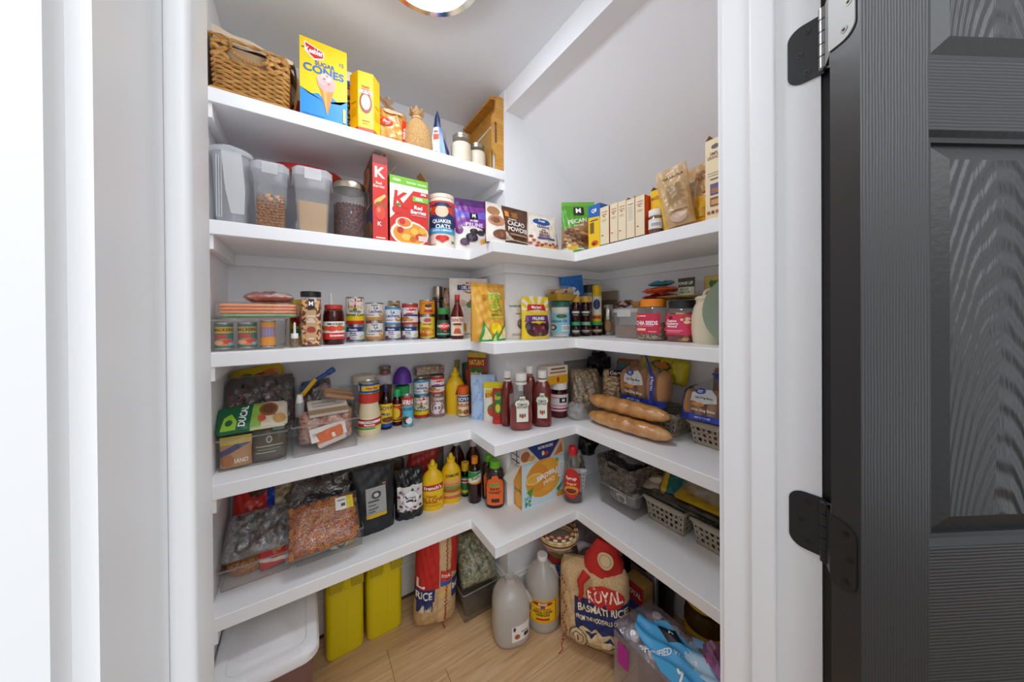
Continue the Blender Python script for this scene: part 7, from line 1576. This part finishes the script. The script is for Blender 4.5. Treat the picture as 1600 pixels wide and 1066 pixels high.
dm = T('dome_lid', 'large translucent dome lid propped at the back above the folded bags', 'lid', (1.262, -.60, SHZ[5] + .150), radians(-90), radians(-4))
G().lathe([(.115, 0), (.12, .003), (.118, .01), (.108, .07), (.09, .105), (.05, .12), (.002, .124)], CLEAR('#e4dfd8', .12, .1, .42, milk='#a89f96'), 36, sy=.33, cap0=False).obj('dome', dm)

# ================================================================== on the floor
wbn = T('storage_bin', 'large plastic bin with a white lid on the floor at the left', 'bin', (-.008, -.075, 0))
lw, ld, lz = .242, .37, .30
G().rbox(lw - .02, ld - .02, [(0, .02), (.004, .016), (lz - .03, 0)], CLEAR('#d9b8b4', .1, .1, .5, milk='#c99a94'), r=.03, cy=ld / 2, cap1=False).obj('body', wbn)
WL = M('#e8e8ea', .4)
G().rbox(lw, ld, [(lz - .035, .004), (lz - .03, 0), (lz - .012, 0), (lz - .003, .006), (lz, .016), (lz, .03), (lz - .004, .034), (lz - .004, .05), (lz - .002, .053)], WL, r=.04, seg=6, cy=ld / 2).obj('lid', wbn)
YJ = M('#d6c40e', .35, bump=.02, bscale=30)
def oil_jug(label, x0, x1, y0, hh=.365):
    w = x1 - x0; d = .135
    t = T('oil_jug', label, 'jug', ((x0 + x1) / 2, y0, 0), group='yellow jugs on the floor')
    G().rbox(w, d, [(0, .010), (.012, .002), (.02, 0), (hh * .66, 0), (hh * .74, .004), (hh * .9, .02), (hh * .93, .034)], YJ, r=.022, seg=5, cy=d / 2).obj('body', t)
    g = G()
    g.rbox(w * .18, .012, [(hh * .60, .004), (hh * .66, 0), (hh * .92, 0), (hh * .94, .003)], YJ, r=.004, cx=.006, cy=.006); g.obj('handle_rib', t)
    for sg in (-1, 1):
        G().rbox(w * .34, .006, [(hh * .66, .006), (hh * .68, .0), (hh * .86, .0), (hh * .88, .004)], M('#b3a30a', .4), r=.003, cx=.006 + sg * w * .28, cy=.002).obj('grip_recess', t)
    G().box(w * .045, w * .06, -.0012, .001, .02, hh * .6, YJ).obj('seam', t)
    G().lathe([(.02, hh * .92), (.021, hh * .935), (.021, hh * .985), (.018, hh)], YJ, 20, cy=d / 2, cx=-w * .2).obj('cap', t)
oil_jug('bright yellow jug standing against the white lidded bin', .137, .262, .165)
oil_jug('bright yellow jug standing next to the red rice sack', .272, .402, .165)
# rice sacks
BUR = MIXED([(.3, '#a98558'), (.5, '#c9a676'), (.7, '#dcbf92')], 300, .9, .5, 2)
rs = [('p', [(0, .42), (0, 1), (.5, 1), (.54, .42)], '#c0281f'), ('r', .54, 0, .72, 1, '#d2b386'), ('p', [(.8, .55), (.82, 1), (1, 1), (1, .5)], '#c0281f'), ('r', .0, .3, .44, .42, '#26306a'), ('t', 'RICE', .2, .365, .07, '#f2e9d9', .36), ('r', .04, .2, .4, .3, '#2b356e'), ('p', [(.08, .2), (.18, .28), (.26, .22), (.36, .27), (.4, .2)], '#d9c8a8'), ('t', 'L.', .12, .48, .09, '#f7efe2', .2), ('r', .84, .3, 1, .48, '#26306a'), ('t', 'BAS', .92, .4, .06, '#f2e9d9', .14),
 ('r', .56, .34, .82, .58, '#d9b06a'), ('r', .56, .46, .82, .58, '#c8352a'), ('r', .56, .44, .82, .48, '#2f5aa8'), ('t', 'ROYAL', .69, .53, .035, '#ffffff', .2)]
sk = pillow('rice_sack', 'red and tan burlap rice sack standing between yellow jug and herb bin', 'sack', Vector((.512, .115, .0)), .165, .385, .125, radians(-14), radians(-5), radians(3), mat=BUR, specs=rs, seed=121, amp=.003, px=3, py=3, rough=.8)
g = G()
for k in range(22):
    z = .03 + .34 * k / 22; g.tube([(.0315 + .003 * sin(k), -.062 * (1 - abs(2 * z / .385 - 1) ** 3) ** .5 - .004, z), (.0365, -.0625 * (1 - abs(2 * (z + .008) / .385 - 1) ** 3) ** .5 - .006, z + .008), (.0315, -.062 * (1 - abs(2 * (z + .015) / .385 - 1) ** 3) ** .5 - .004, z + .015)], .0017, M('#a02a26', .8), 5)
g.tube([(.034, -.012, .012), (.03, -.03, .004), (.035, -.05, .003)], .0018, M('#a02a26', .8), 5)
g.obj('red_stitching', sk, kind='stuff')
# clear bin with herbs on the floor
hb, wh, hh_ = T('clear_bin', 'smoky clear bin of herbs on the floor by the wall corner', 'bin', (.690, .035, 0)), .172, .12
G().rbox(wh, .25, [(.001, .008), (.005, .006), (hh_, 0)], SMOKE, r=.008, cy=.125, cap1=False).obj('shell', hb)
G().rbox(wh + .002, .252, [(hh_ - .005, 0), (hh_, 0)], CLEAR('#a8a29a', .2, .06, .4), r=.008, cy=.125, cap0=False, cap1=False).obj('rim', hb)
G().rbox(wh - .02, .22, [(.004, .01), (.07, 0), (.075, .02)], M('#5a4f44', .9, bump=.4, bscale=30, var=.2), r=.02, cy=.125).obj('dark_filling', hb)
HERB = MIXED([(.3, '#3a4a26'), (.45, '#6a7350'), (.55, '#a8a585'), (.7, '#4a5a2c')], 45, .8, .8, 4)
hp = pillow('herb_bag', 'clear bag of dried green herbs and straw on the floor bin', 'bag', Vector((.688, .055, .095)), .165, .20, .11, radians(-8), radians(-38), mat=FILM, inner=HERB, seed=122, k_in=.95, amp=.004)
g = G(); rr = random.Random(4)
for k in range(110):
    x, y = rr.uniform(-.068, .068), rr.uniform(.02, .18); a0 = rr.uniform(0, pi); L = rr.uniform(.012, .035)
    q = max(0, (1 - abs(x / .0825) ** 4) * (1 - abs(2 * y / .2 - 1) ** 3)) ** .5; yy = -.055 * q * .97 - .001
    g.tube([(x - L / 2 * cos(a0), yy, y - L / 2 * sin(a0)), (x, yy - .0015, y), (x + L / 2 * cos(a0), yy, y + L / 2 * sin(a0))], .0007, M(('#c9c3a2', '#a8ad84', '#4f6a32', '#d9d3bc')[k % 4], .8), 4)
g.obj('straw', hp, kind='stuff')
pillow('paper_bag', 'brown crumpled paper bag behind the herb bag on the floor', 'bag', Vector((.69, .245, .13)), .16, .19, .06, radians(-6), radians(-8), mat=M('#8a7058', .7, bump=.4, bscale=30, var=.15), specs=[('e', .55, .5, .05, .08, '#1c1c1c'), ('r', .55, .8, .95, .95, '#7f9a8c')], seed=123, amp=.006)
# gallon jugs
MILKY = CLEAR('#f7f5f0', .08, .25, .78, milk='#efebe4')
def wjug_ex(t, R, h):
    G().tube([(R * .5, -R * .2, h * .80), (R * .85, -R * .3, h * .74), (R * 1.05, -R * .3, h * .6), (R * 1.03, -R * .28, h * .46), (R * .85, -R * .26, h * .40)], [.008, .01, .011, .011, .009], MILKY, 10).obj('handle', t)
    prints(G(), cyl_map(lambda v: R * 1.0, h * .14, power=2.8), R * 1.8, h * .30, [('p', [(.42, .0), (.95, .12), (.95, 1), (.42, .86)], '#ece8e2'), ('e', .5, .72, .04, .12, '#5a3a5a'), ('e', .58, .3, .08, .14, '#a8623a'), ('r', .7, .5, .9, .56, '#8a8a90'), ('r', .78, .22, .92, .44, '#333333')], off0=.0014, curved=True).obj('label_print', t)
wj = vessel('milk_jug', 'nearly empty white plastic gallon jug without a cap on the floor', 'jug', (768, 828, 901, 1018), 0, 'C', prof=[(.05, 0), (.84, 0), (.94, .03), (1, .1), (1, .58), (.92, .72), (.66, .86), (.28, .93), (.26, .99), (.27, 1.0), (.22, 1.0), (.21, .95)], mat=MILKY, power=2.8, fill=(CLEAR('#cfcac2', .1, .1, .55, milk='#a8a098'), .12, .96), extra=wjug_ex, n=32, turn=12)
def vin_ex(t, R, h):
    G().tube([(R * .34, -R * .1, h * .86), (R * .62, -R * .1, h * .84), (R * .84, -R * .1, h * .7), (R * .86, -R * .1, h * .6)], [.006, .008, .008, .007], MILKY, 10).obj('handle', t)
vessel('vinegar_jug', 'gallon jug of cider vinegar with a yellow label on the floor', 'jug', (817.5, 873, 862, 988), 0, 'C', prof=[(.05, 0), (.9, 0), (.98, .03), (1, .08), (1, .56), (.94, .66), (.74, .78), (.42, .88), (.26, .92), (.25, .94)], mat=MILKY, fill=(M('#6a5a52', .3), .30, .96), cap=(.93, 1, .30, WHITE_CAP), extra=vin_ex, n=30,
 lab=(.17, .5, '#efc51c', [('r', .24, .04, .76, .96, '#c8352a'), ('r', .26, .06, .74, .94, '#f0c81e'), ('p', [(.3, .84), (.36, .92), (.64, .92), (.7, .84), (.62, .78), (.38, .78)], '#b8281f'), ('t', 'BRAGG', .5, .85, .09, '#ffffff', .3), ('r', .46, .67, .54, .77, '#3a4a8a'), ('r', .36, .6, .64, .65, '#c8552a'), ('t', 'APPLE CIDER\nVINEGAR', .5, .44, .24, '#3a2a1a', .42), ('r', .38, .14, .62, .24, '#c8352a'), ('r', .8, .1, .98, .9, '#e6e0d6')], 1.0))
# stack in the corner
sb_ = pillow('flour_sack', 'red white and blue paper sack behind the vinegar jug', 'sack', Vector((1.03, -.075, 0)), .14, .215, .09, radians(-6), 0, mat=M('#c2362c', .5), specs=[('r', 0, .55, 1, .8, '#e2e2e2'), ('e', .3, .72, .25, .14, '#2f6fb8'), ('r', 0, .25, .6, .38, '#d9d0c4'), ('p', [(0, .2), (.5, .3), (.5, .1), (0, .05)], '#e6e0d8')], seed=124, py=6)
tn = T('gold_tin', 'round gold rimmed tin on top of the paper sack', 'tin', (1.005, -.095, .2195))
G().lathe([(.062, 0), (.066, .001), (.07, .022), (.073, .026), (.073, .03), (.068, .03)], M('#c9b878', .3, .7), 32).obj('tin', tn)
gbag = crumple('grocery_bag', 'white translucent grocery bag with a knotted end on the gold tin', 'bag', Vector((.975, -.115, .251)), (.10, .07, .032), CLEAR('#f0eae8', .1, .3, .62, bump=.5, bscale=40, milk='#d9ccc8'), 125, amp=.16, inner=M('#cdb9ae', .8))
G().tube([(.025, -.065, .018), (.045, -.08, .026), (.062, -.09, .024), (.078, -.098, .014), (.088, -.104, -.002)], [.022, .013, .007, .011, .005], CLEAR('#f4efed', .1, .3, .75, bump=.6, bscale=60, milk='#e2d8d4'), 12).obj('knotted_end', gbag)
cbk = T('coiled_basket', 'round coiled basket with red and cream stitches on the grocery bag', 'basket', (.975, -.105, .314))
cols = ['#b8a26a', '#d9c79a', '#8f2f2c', '#c9b27a', '#d9cdb0', '#6a3a2c', '#b8a26a']
for k in range(7):
    rk = .060 + .020 * sin(pi * (k + 1) / 8.5); g = G(); n = 30; zc_ = .005 + k * .0078
    cA, cB = M(cols[k], .8), M(cols[(k + 3) % 7], .8)
    for q in range(n):
        a0, a1 = 2 * pi * q / n, 2 * pi * (q + 1) / n
        g.tube([(rk * cos(a0 + (a1 - a0) * s), rk * sin(a0 + (a1 - a0) * s), zc_ + .0012 * sin(pi * s)) for s in (0, .5, 1)], [.0046, .0052, .0046], cA if q % 2 else cB, 6, False)
    g.obj('coil', cbk, kind='stuff')
hat = T('straw_plate', 'pale woven straw plate leaning on the coiled basket', 'plate', (1.0, -.105, .370), radians(-20), radians(-8))
G().lathe([(.004, 0), (.03, .002), (.055, .0), (.068, .004), (.069, .008), (.055, .006), (.03, .008), (.004, .009)], MIXED([(.35, '#b08a62'), (.5, '#d6b48a'), (.65, '#c49a74')], 70, .8, .4, stretch=(1, 1, 4)), 36).obj('plate', hat)
# basmati sack
bsx = [('r', .28, .34, 1, .66, '#222c5c'), ('p', [(.28, .36), (.3, .18), (.7, .12), (1, .2), (1, .36)], '#222c5c'), ('p', [(.3, .26), (.4, .34), (.48, .26), (.58, .35), (.7, .24), (.8, .33), (.95, .22), (.7, .13), (.4, .16)], '#d6bb8c'), ('p', [(.42, .3), (.5, .2), (.6, .31), (.52, .26)], '#222c5c'), ('p', [(.66, .2), (.76, .28), (.84, .2), (.76, .23)], '#222c5c'), ('e', .7, .72, .26, .13, '#c0281f'), ('t', 'ROYAL', .7, .73, .14, '#f2e6d0', .46, 8), ('t', 'BASMATI RICE', .66, .565, .085, '#ead9b4', .66, 3), ('t', 'FROM THE FOOTHILLS OF THE', .64, .445, .05, '#ead9b4', .68, 3), ('e', .32, .17, .13, .12, '#3a2f4a'), ('e', .32, .17, .12, .11, '#d6bb8c'), ('e', .32, .17, .08, .075, '#3a2f4a'), ('e', .32, .17, .07, .065, '#d6bb8c'), ('t', '1', .32, .17, .08, '#3a2f4a'), ('t', 'NATURALLY AGED', .64, .06, .04, '#3a2f2a', .4)]
c, w, h, yaw = place((882, 992, 915, 1024), 0, 'R', None, 'v')
bm = pillow('basmati_sack', 'burlap basmati rice sack with a navy mountain print on the floor', 'sack', Vector((c.x, c.y, .010)) + inward(yaw) * .06, w, h * 1.06, .14, yaw + radians(-10), radians(-10), radians(-3), mat=BUR, specs=bsx, seed=126, amp=.003, px=4, py=5, rough=.8)
REDC = M('#b8241c', .85, bump=.25, bscale=120)
g = G()
rings = []
for i in range(8):
    s = i / 7; rad = (.098 if i == 0 else .102 - .062 * s) * (1 + .07 * sin(i * 2.1))
    rings.append([(.012 + .05 * s + rad * cos(2 * pi * j / 16) * (1 + .10 * sin(5 * j + i)), .0 + rad * (.74 - .1 * s) * sin(2 * pi * j / 16), h * (.80 + .60 * s) - (.045 * max(0, -sin(2 * pi * j / 16)) * max(0, .6 - s) if True else 0)) for j in range(16)])
g.loft(rings, REDC)
g.obj('red_top', bm)
g = G(); g.tube([(-.01, -.07, h * 1.02), (-.03, -.088, h * .92), (-.025, -.09, h * .8), (-.034, -.09, h * .7)], [.017, .013, .008, .006], REDC, 10); g.obj('red_tie', bm)
prints(G(), lambda u, v, o: (.055 + u, -.062 - o + 9 * u * u, h * 1.10 + v), .06, .06, [('e', .5, .5, .48, .48, '#cdb489'), ('e', .5, .5, .36, .36, '#b08f5f'), ('e', .5, .5, .3, .3, '#d2b98e')], curved=True).obj('round_patch', bm)
g = G()
for k in range(20):
    z = .012 + h * .86 * k / 20; xx = -w * .40 - .008 * cos(k)
    g.tube([(xx, -.058, z), (xx + .007, -.062, z + .005), (xx + .001, -.06, z + .0095)], .0016, M('#a02a26', .8), 5)
g.tube([(-w * .4, -.05, .012), (-w * .42, -.07, .004), (-w * .38, -.085, .003), (-w * .41, -.11, .002)], .0017, M('#a02a26', .8), 5)
g.obj('red_stitching', bm, kind='stuff')
# behind: appliances, box and jar
carton('frozen_food_box', 'small red and blue box standing behind the basmati sack', 'box', (980, 1002, 898, 965), 0, 'R', s=.175, rot=0, d=.06, col='#c9a25a', specs=[('r', 0, .62, 1, 1, '#c0322a'), ('r', 0, .45, 1, .62, '#2f4f9a'), ('t', 'ROYAL', .5, .8, .1, '#ffffff', .8), ('e', .5, .2, .4, .16, '#d9b87a')])
ap_ = T('air_fryer', 'black and silver kitchen appliance under the right shelf', 'appliance', (1.23, -.31, 0), radians(-90))
G().rbox(.20, .125, [(0, .012), (.008, .004), (.16, 0), (.30, .002), (.325, .02)], M('#161618', .3), r=.035, seg=5, cy=.064).obj('housing', ap_)
G().rbox(.12, .02, [(.05, .003), (.054, 0), (.20, 0), (.205, .003)], M('#9a94a0', .35, .7), r=.008, cx=.03, cy=-.002).obj('front_panel', ap_)
g = G()
for i in range(3):
    for j in range(5): g.lathe([(.0032, .0), (.003, .0012)], M('#d9d9dc', .4), 8, cx=0, cy=0); g.xf(len(g.v) - 16, Matrix.Translation((.035 + i * .014, -.0135, .075 + j * .016)) @ Matrix.Rotation(radians(90), 4, 'X'))
G().rbox(.05, .006, [(.062, .001), (.064, 0), (.155, 0), (.157, .001)], M('#0e0e10', .3), r=.003, cx=.049, cy=-.013).obj('control_panel', ap_)
g.obj('buttons', ap_, kind='stuff')
G().rbox(.07, .03, [(.21, .004), (.214, 0), (.232, 0), (.236, .004)], M('#0f0f11', .3), r=.008, cx=.02, cy=-.012).obj('handle', ap_)
vessel('pickle_jar', 'big jar with a yellow lid and orange label under the right shelf', 'jar', (1072, 1134, 946, 1050), 0, 'R', s=.175, prof=[(.05, 0), (.93, 0), (1, .04), (1, .7), (.9, .82), (.85, .86)], mat=CLEAR('#c9b070', .1, .05, .05, milk='#8a6a1c'), fill=(MIXED([(.35, '#4a3a14'), (.55, '#7a651f'), (.7, '#a08a3a')], 20, .4, .3), .8, .95), cap=(.85, 1, .92, M('#d9b51c', .35)), lab=(.12, .6, '#d98a1c', [('r', 0, .8, 1, 1, '#e0b52a'), ('t', 'Aceitunas', .4, .6, .2, '#3a2a10', .6)], 1.0), n=32)
# water bottle pack in printed film
wp_ = T('water_pack', 'shrink wrapped pack of water bottles in blue and pink film on the floor', 'package', (1.05, -.625, 0), radians(0))
pwx, pwy, pwz = .185, .40, .20
bott = None
for i in range(3):
    for j in range(6):
        if bott is None:
            g = G(); g.lathe([(.004, .002), (.026, .002), (.0295, .008), (.0295, .05), (.028, .055), (.0295, .06), (.0295, .12), (.026, .145), (.013, .172), (.012, .178)], CLEAR('#dfe6f0', .12, .05, .1, milk='#aebdd6'), 14)
            g.lathe([(.014, .176), (.0145, .178), (.0145, .19), (.012, .192)], M('#efeff2', .4), 14)
            bott = g.obj('bottle', wp_); o = bott
        else:
            o = bott.copy(); COL.objects.link(o); o.parent = wp_
        o.location = (-.0605 + .0605 * i, -.16 + .0625 * j, 0)
WRAPF = CLEAR('#f4f2f8', .18, .12, .22, bump=.8, bscale=28, milk='#e2d8ea')
def wrap_pt(u, v, lift=0):
    """top sheet with sagging folds"""
    x = (u - .5) * (pwx + .012); y = (v - .5) * (pwy + .012)
    ed = min(1, 8 * min(u, 1 - u)) * min(1, 10 * min(v, 1 - v))
    z = pwz + .004 + .006 * sin(26 * u + 9 * v) * ed + .006 * sin(17 * v - 7 * u) * ed - .02 * (1 - ed) + .03 * max(0, v - .9) * 8 * (1 - u)
    return (x, y, z + lift)
g = G(); g.grid(lambda a, b: wrap_pt(a, b), 20, 30, WRAPF)
per = [(-.5, -.5), (.5, -.5), (.5, .5), (-.5, .5), (-.5, -.5)]
for (x0, y0), (x1, y1) in zip(per, per[1:]):
    g.grid(lambda a, b: ((x0 + (x1 - x0) * a) * (pwx + .012), (y0 + (y1 - y0) * a) * (pwy + .012), .002 + (pwz - .018) * b + 0.0) if True else None, 12, 6, WRAPF)
g.obj('shrink_film', wp_)
g = G()
prints(g, lambda u, v, o: wrap_pt(.5 - v / pwy if False else u / pwx + .5, v / pwy, o), pwx * .98, pwy * .98, [('p', [(.02, .2), (.02, .62), (.2, .9), (.5, .96), (.72, .78), (.76, .4), (.6, .16), (.3, .1)], '#4fb0e6'), ('e', .56, .42, .2, .16, '#bfe2f4'), ('p', [(.52, .8), (.72, .7), (.64, .58), (.44, .68)], '#17181c'), ('t', 'M', .58, .70, .035, '#ffffff', .14, -58), ('t', 'PURIFIED WATER', .30, .62, .035, '#ffffff', .6, -52), ('t', '9', .12, .5, .07, '#ffffff', .2, -52), ('p', [(.6, .44), (.74, .5), (.78, .44), (.64, .38)], '#d95fa8'), ('p', [(.76, .56), (.84, .6), (.88, .52), (.8, .48)], '#7fb9e2')], off0=.002, step=.0004, curved=True)
g.obj('printed_panel', wp_)
PNK = CLEAR('#f0b8dc', .16, .12, .5, bump=.8, bscale=40, milk='#d98ac0')
g = G()
rings = []
for i, (rr_, zz) in enumerate(((.05, .0), (.058, .02), (.05, .036), (.036, .03), (.03, .012))):
    rings.append([(.052 + rr_ * .8 * cos(2 * pi * j / 20) * (1 + .18 * sin(5 * j + i)), -.085 + rr_ * 1.5 * sin(2 * pi * j / 20) * (1 + .12 * sin(7 * j)), pwz + .002 + zz * (1 + .25 * sin(3 * j))) for j in range(20)])
g.loft(rings, PNK, False, False); g.obj('torn_pink_film', wp_)
G().grid(lambda a, b: (-pwx / 2 - .0085, .15 + .04 * a, .09 + .07 * b), 2, 2, M('#b81f9a', .35)).obj('magenta_stripe', wp_)

# ------------------------------------------------------------------ final small shifts so that neighbours rest beside each other
SETTLE = {
    'adobo_shaker': (0.0036, -0.0016, 0), 'bag_clip': (0.0003, 0.006, 0.006), 'baguette': (-0.0048, -0.0036, 0), 'baguette.001': (-0.0024, 0.0032, 0),
    'basmati_sack': (-0.0398, -0.0186, 0), 'bean_pouch': (0.004, 0.0004, 0.006), 'black_bag.001': (0.0134, -0.0052, 0.014), 'bread_bag': (-0.0041, -0.006, 0),
    'bread_loaf': (0.0003, 0.0303, 0), 'bun_bag': (0.0023, -0.0033, 0.014), 'bun_bag.001': (-0.0038, -0.0061, 0.006), 'chili_bag': (0.0051, 0.0306, 0.014),
    'chip_bag': (0.008, 0.012, 0), 'cinnamon_pack': (0, 0, 0.014), 'clear_bin': (-0.004, -0.0004, 0), 'clear_bin.002': (0, -0.008, 0),
    'clear_bin.004': (0.008, -0.0004, 0), 'clear_bin.005': (-0.0096, -0.0071, 0), 'coconut_bag': (0.0196, 0.0088, 0), 'coffee_pouch': (-0.0005, 0.006, 0),
    'coiled_basket': (-0.0276, -0.0316, 0), 'cracker_box': (-0.0123, -0.0158, 0), 'cranberry_pouch': (0.008, 0.011, 0), 'cutting_board': (-0.0035, 0.0019, 0),
    'dried_fruit_bag': (0.0008, 0.03, 0), 'flour_packet': (-0.008, 0.0002, 0), 'food_container.001': (-0.004, 0.0001, 0), 'frozen_food_box': (-0.0343, -0.0243, 0),
    'glass_jar': (0.004, -0.0004, 0), 'gold_dish': (-0.008, -0.0089, 0), 'gold_tin': (0.008, 0.0089, 0), 'granola_bag.001': (0.0048, -0.0135, 0),
    'grocery_bag': (0.0297, 0.0137, 0), 'herb_jar': (-0.0049, 0.0307, 0), 'hexagonal_box': (0.004, -0.0006, 0), 'honey_bottle.001': (-0.0035, 0.002, 0),
    'ketchup_bottle.002': (-0.0187, -0.0235, 0), 'mason_jar': (-0.003, -0.03, 0), 'mustard_bottle.001': (-0.0039, -0.0114, 0), 'noodle_bag': (0.001, 0.02, 0),
    'paper_wrapper': (0, 0, 0.014), 'pasta_bag': (-0.0157, -0.0124, 0), 'picture_panel': (0.0183, 0.0241, 0), 'plastic_bag': (-0.0211, -0.0213, 0),
    'plastic_bag.001': (0.0128, -0.0065, 0.014), 'plastic_bag.003': (-0.0071, -0.0015, 0), 'plastic_tub': (-0.0048, -0.0054, 0), 'plastic_tub.001': (0.0011, 0.0059, 0),
    'prune_pouch': (0.0053, 0.0108, 0), 'red_bag': (0.0041, -0.0324, 0), 'rotini_bag': (0.0024, -0.0421, 0.014), 'sauce_pouch': (-0.0171, -0.0047, 0),
    'snack_bag.001': (0.0138, 0.0151, 0), 'snack_jar': (-0.0397, -0.0158, 0), 'snack_packet': (0.0399, 0.0154, 0), 'snack_packet.001': (-0.0051, -0.0032, 0),
    'snack_packet.002': (0, 0, 0.006), 'snack_pouch.001': (0.0001, 0.0072, 0), 'spice_bag': (0.0093, 0.0036, 0), 'spice_jar.002': (0.01, 0.012, 0),
    'starch_box': (0.0069, -0.011, 0), 'straw_plate': (0, 0, 0.006), 'sugar_bag': (-0.0007, 0.0072, 0), 'sweets_bag': (0.0026, 0.012, 0),
    'tea_box': (0.0291, 0.0084, 0), 'tostada_pack': (-0.008, -0.0007, 0), 'vinegar_jug': (-0.0073, 0.0032, 0), 'vinegar_jug.002': (-0.0011, -0.0144, 0),
    'water_pack': (-0.0107, -0.0055, 0), 'wooden_plate': (0.0038, -0.007, 0.006), 'woven_basket': (-0.0024, 0.0032, 0), 'spice_jar': (0.004, 0.006, 0),
    'corn_chip_bag': (-0.004, 0.012, 0),
}
for _n, _d in SETTLE.items():
    _o = bpy.data.objects.get(_n)
    if _o: _o.location = _o.location + Vector(_d)
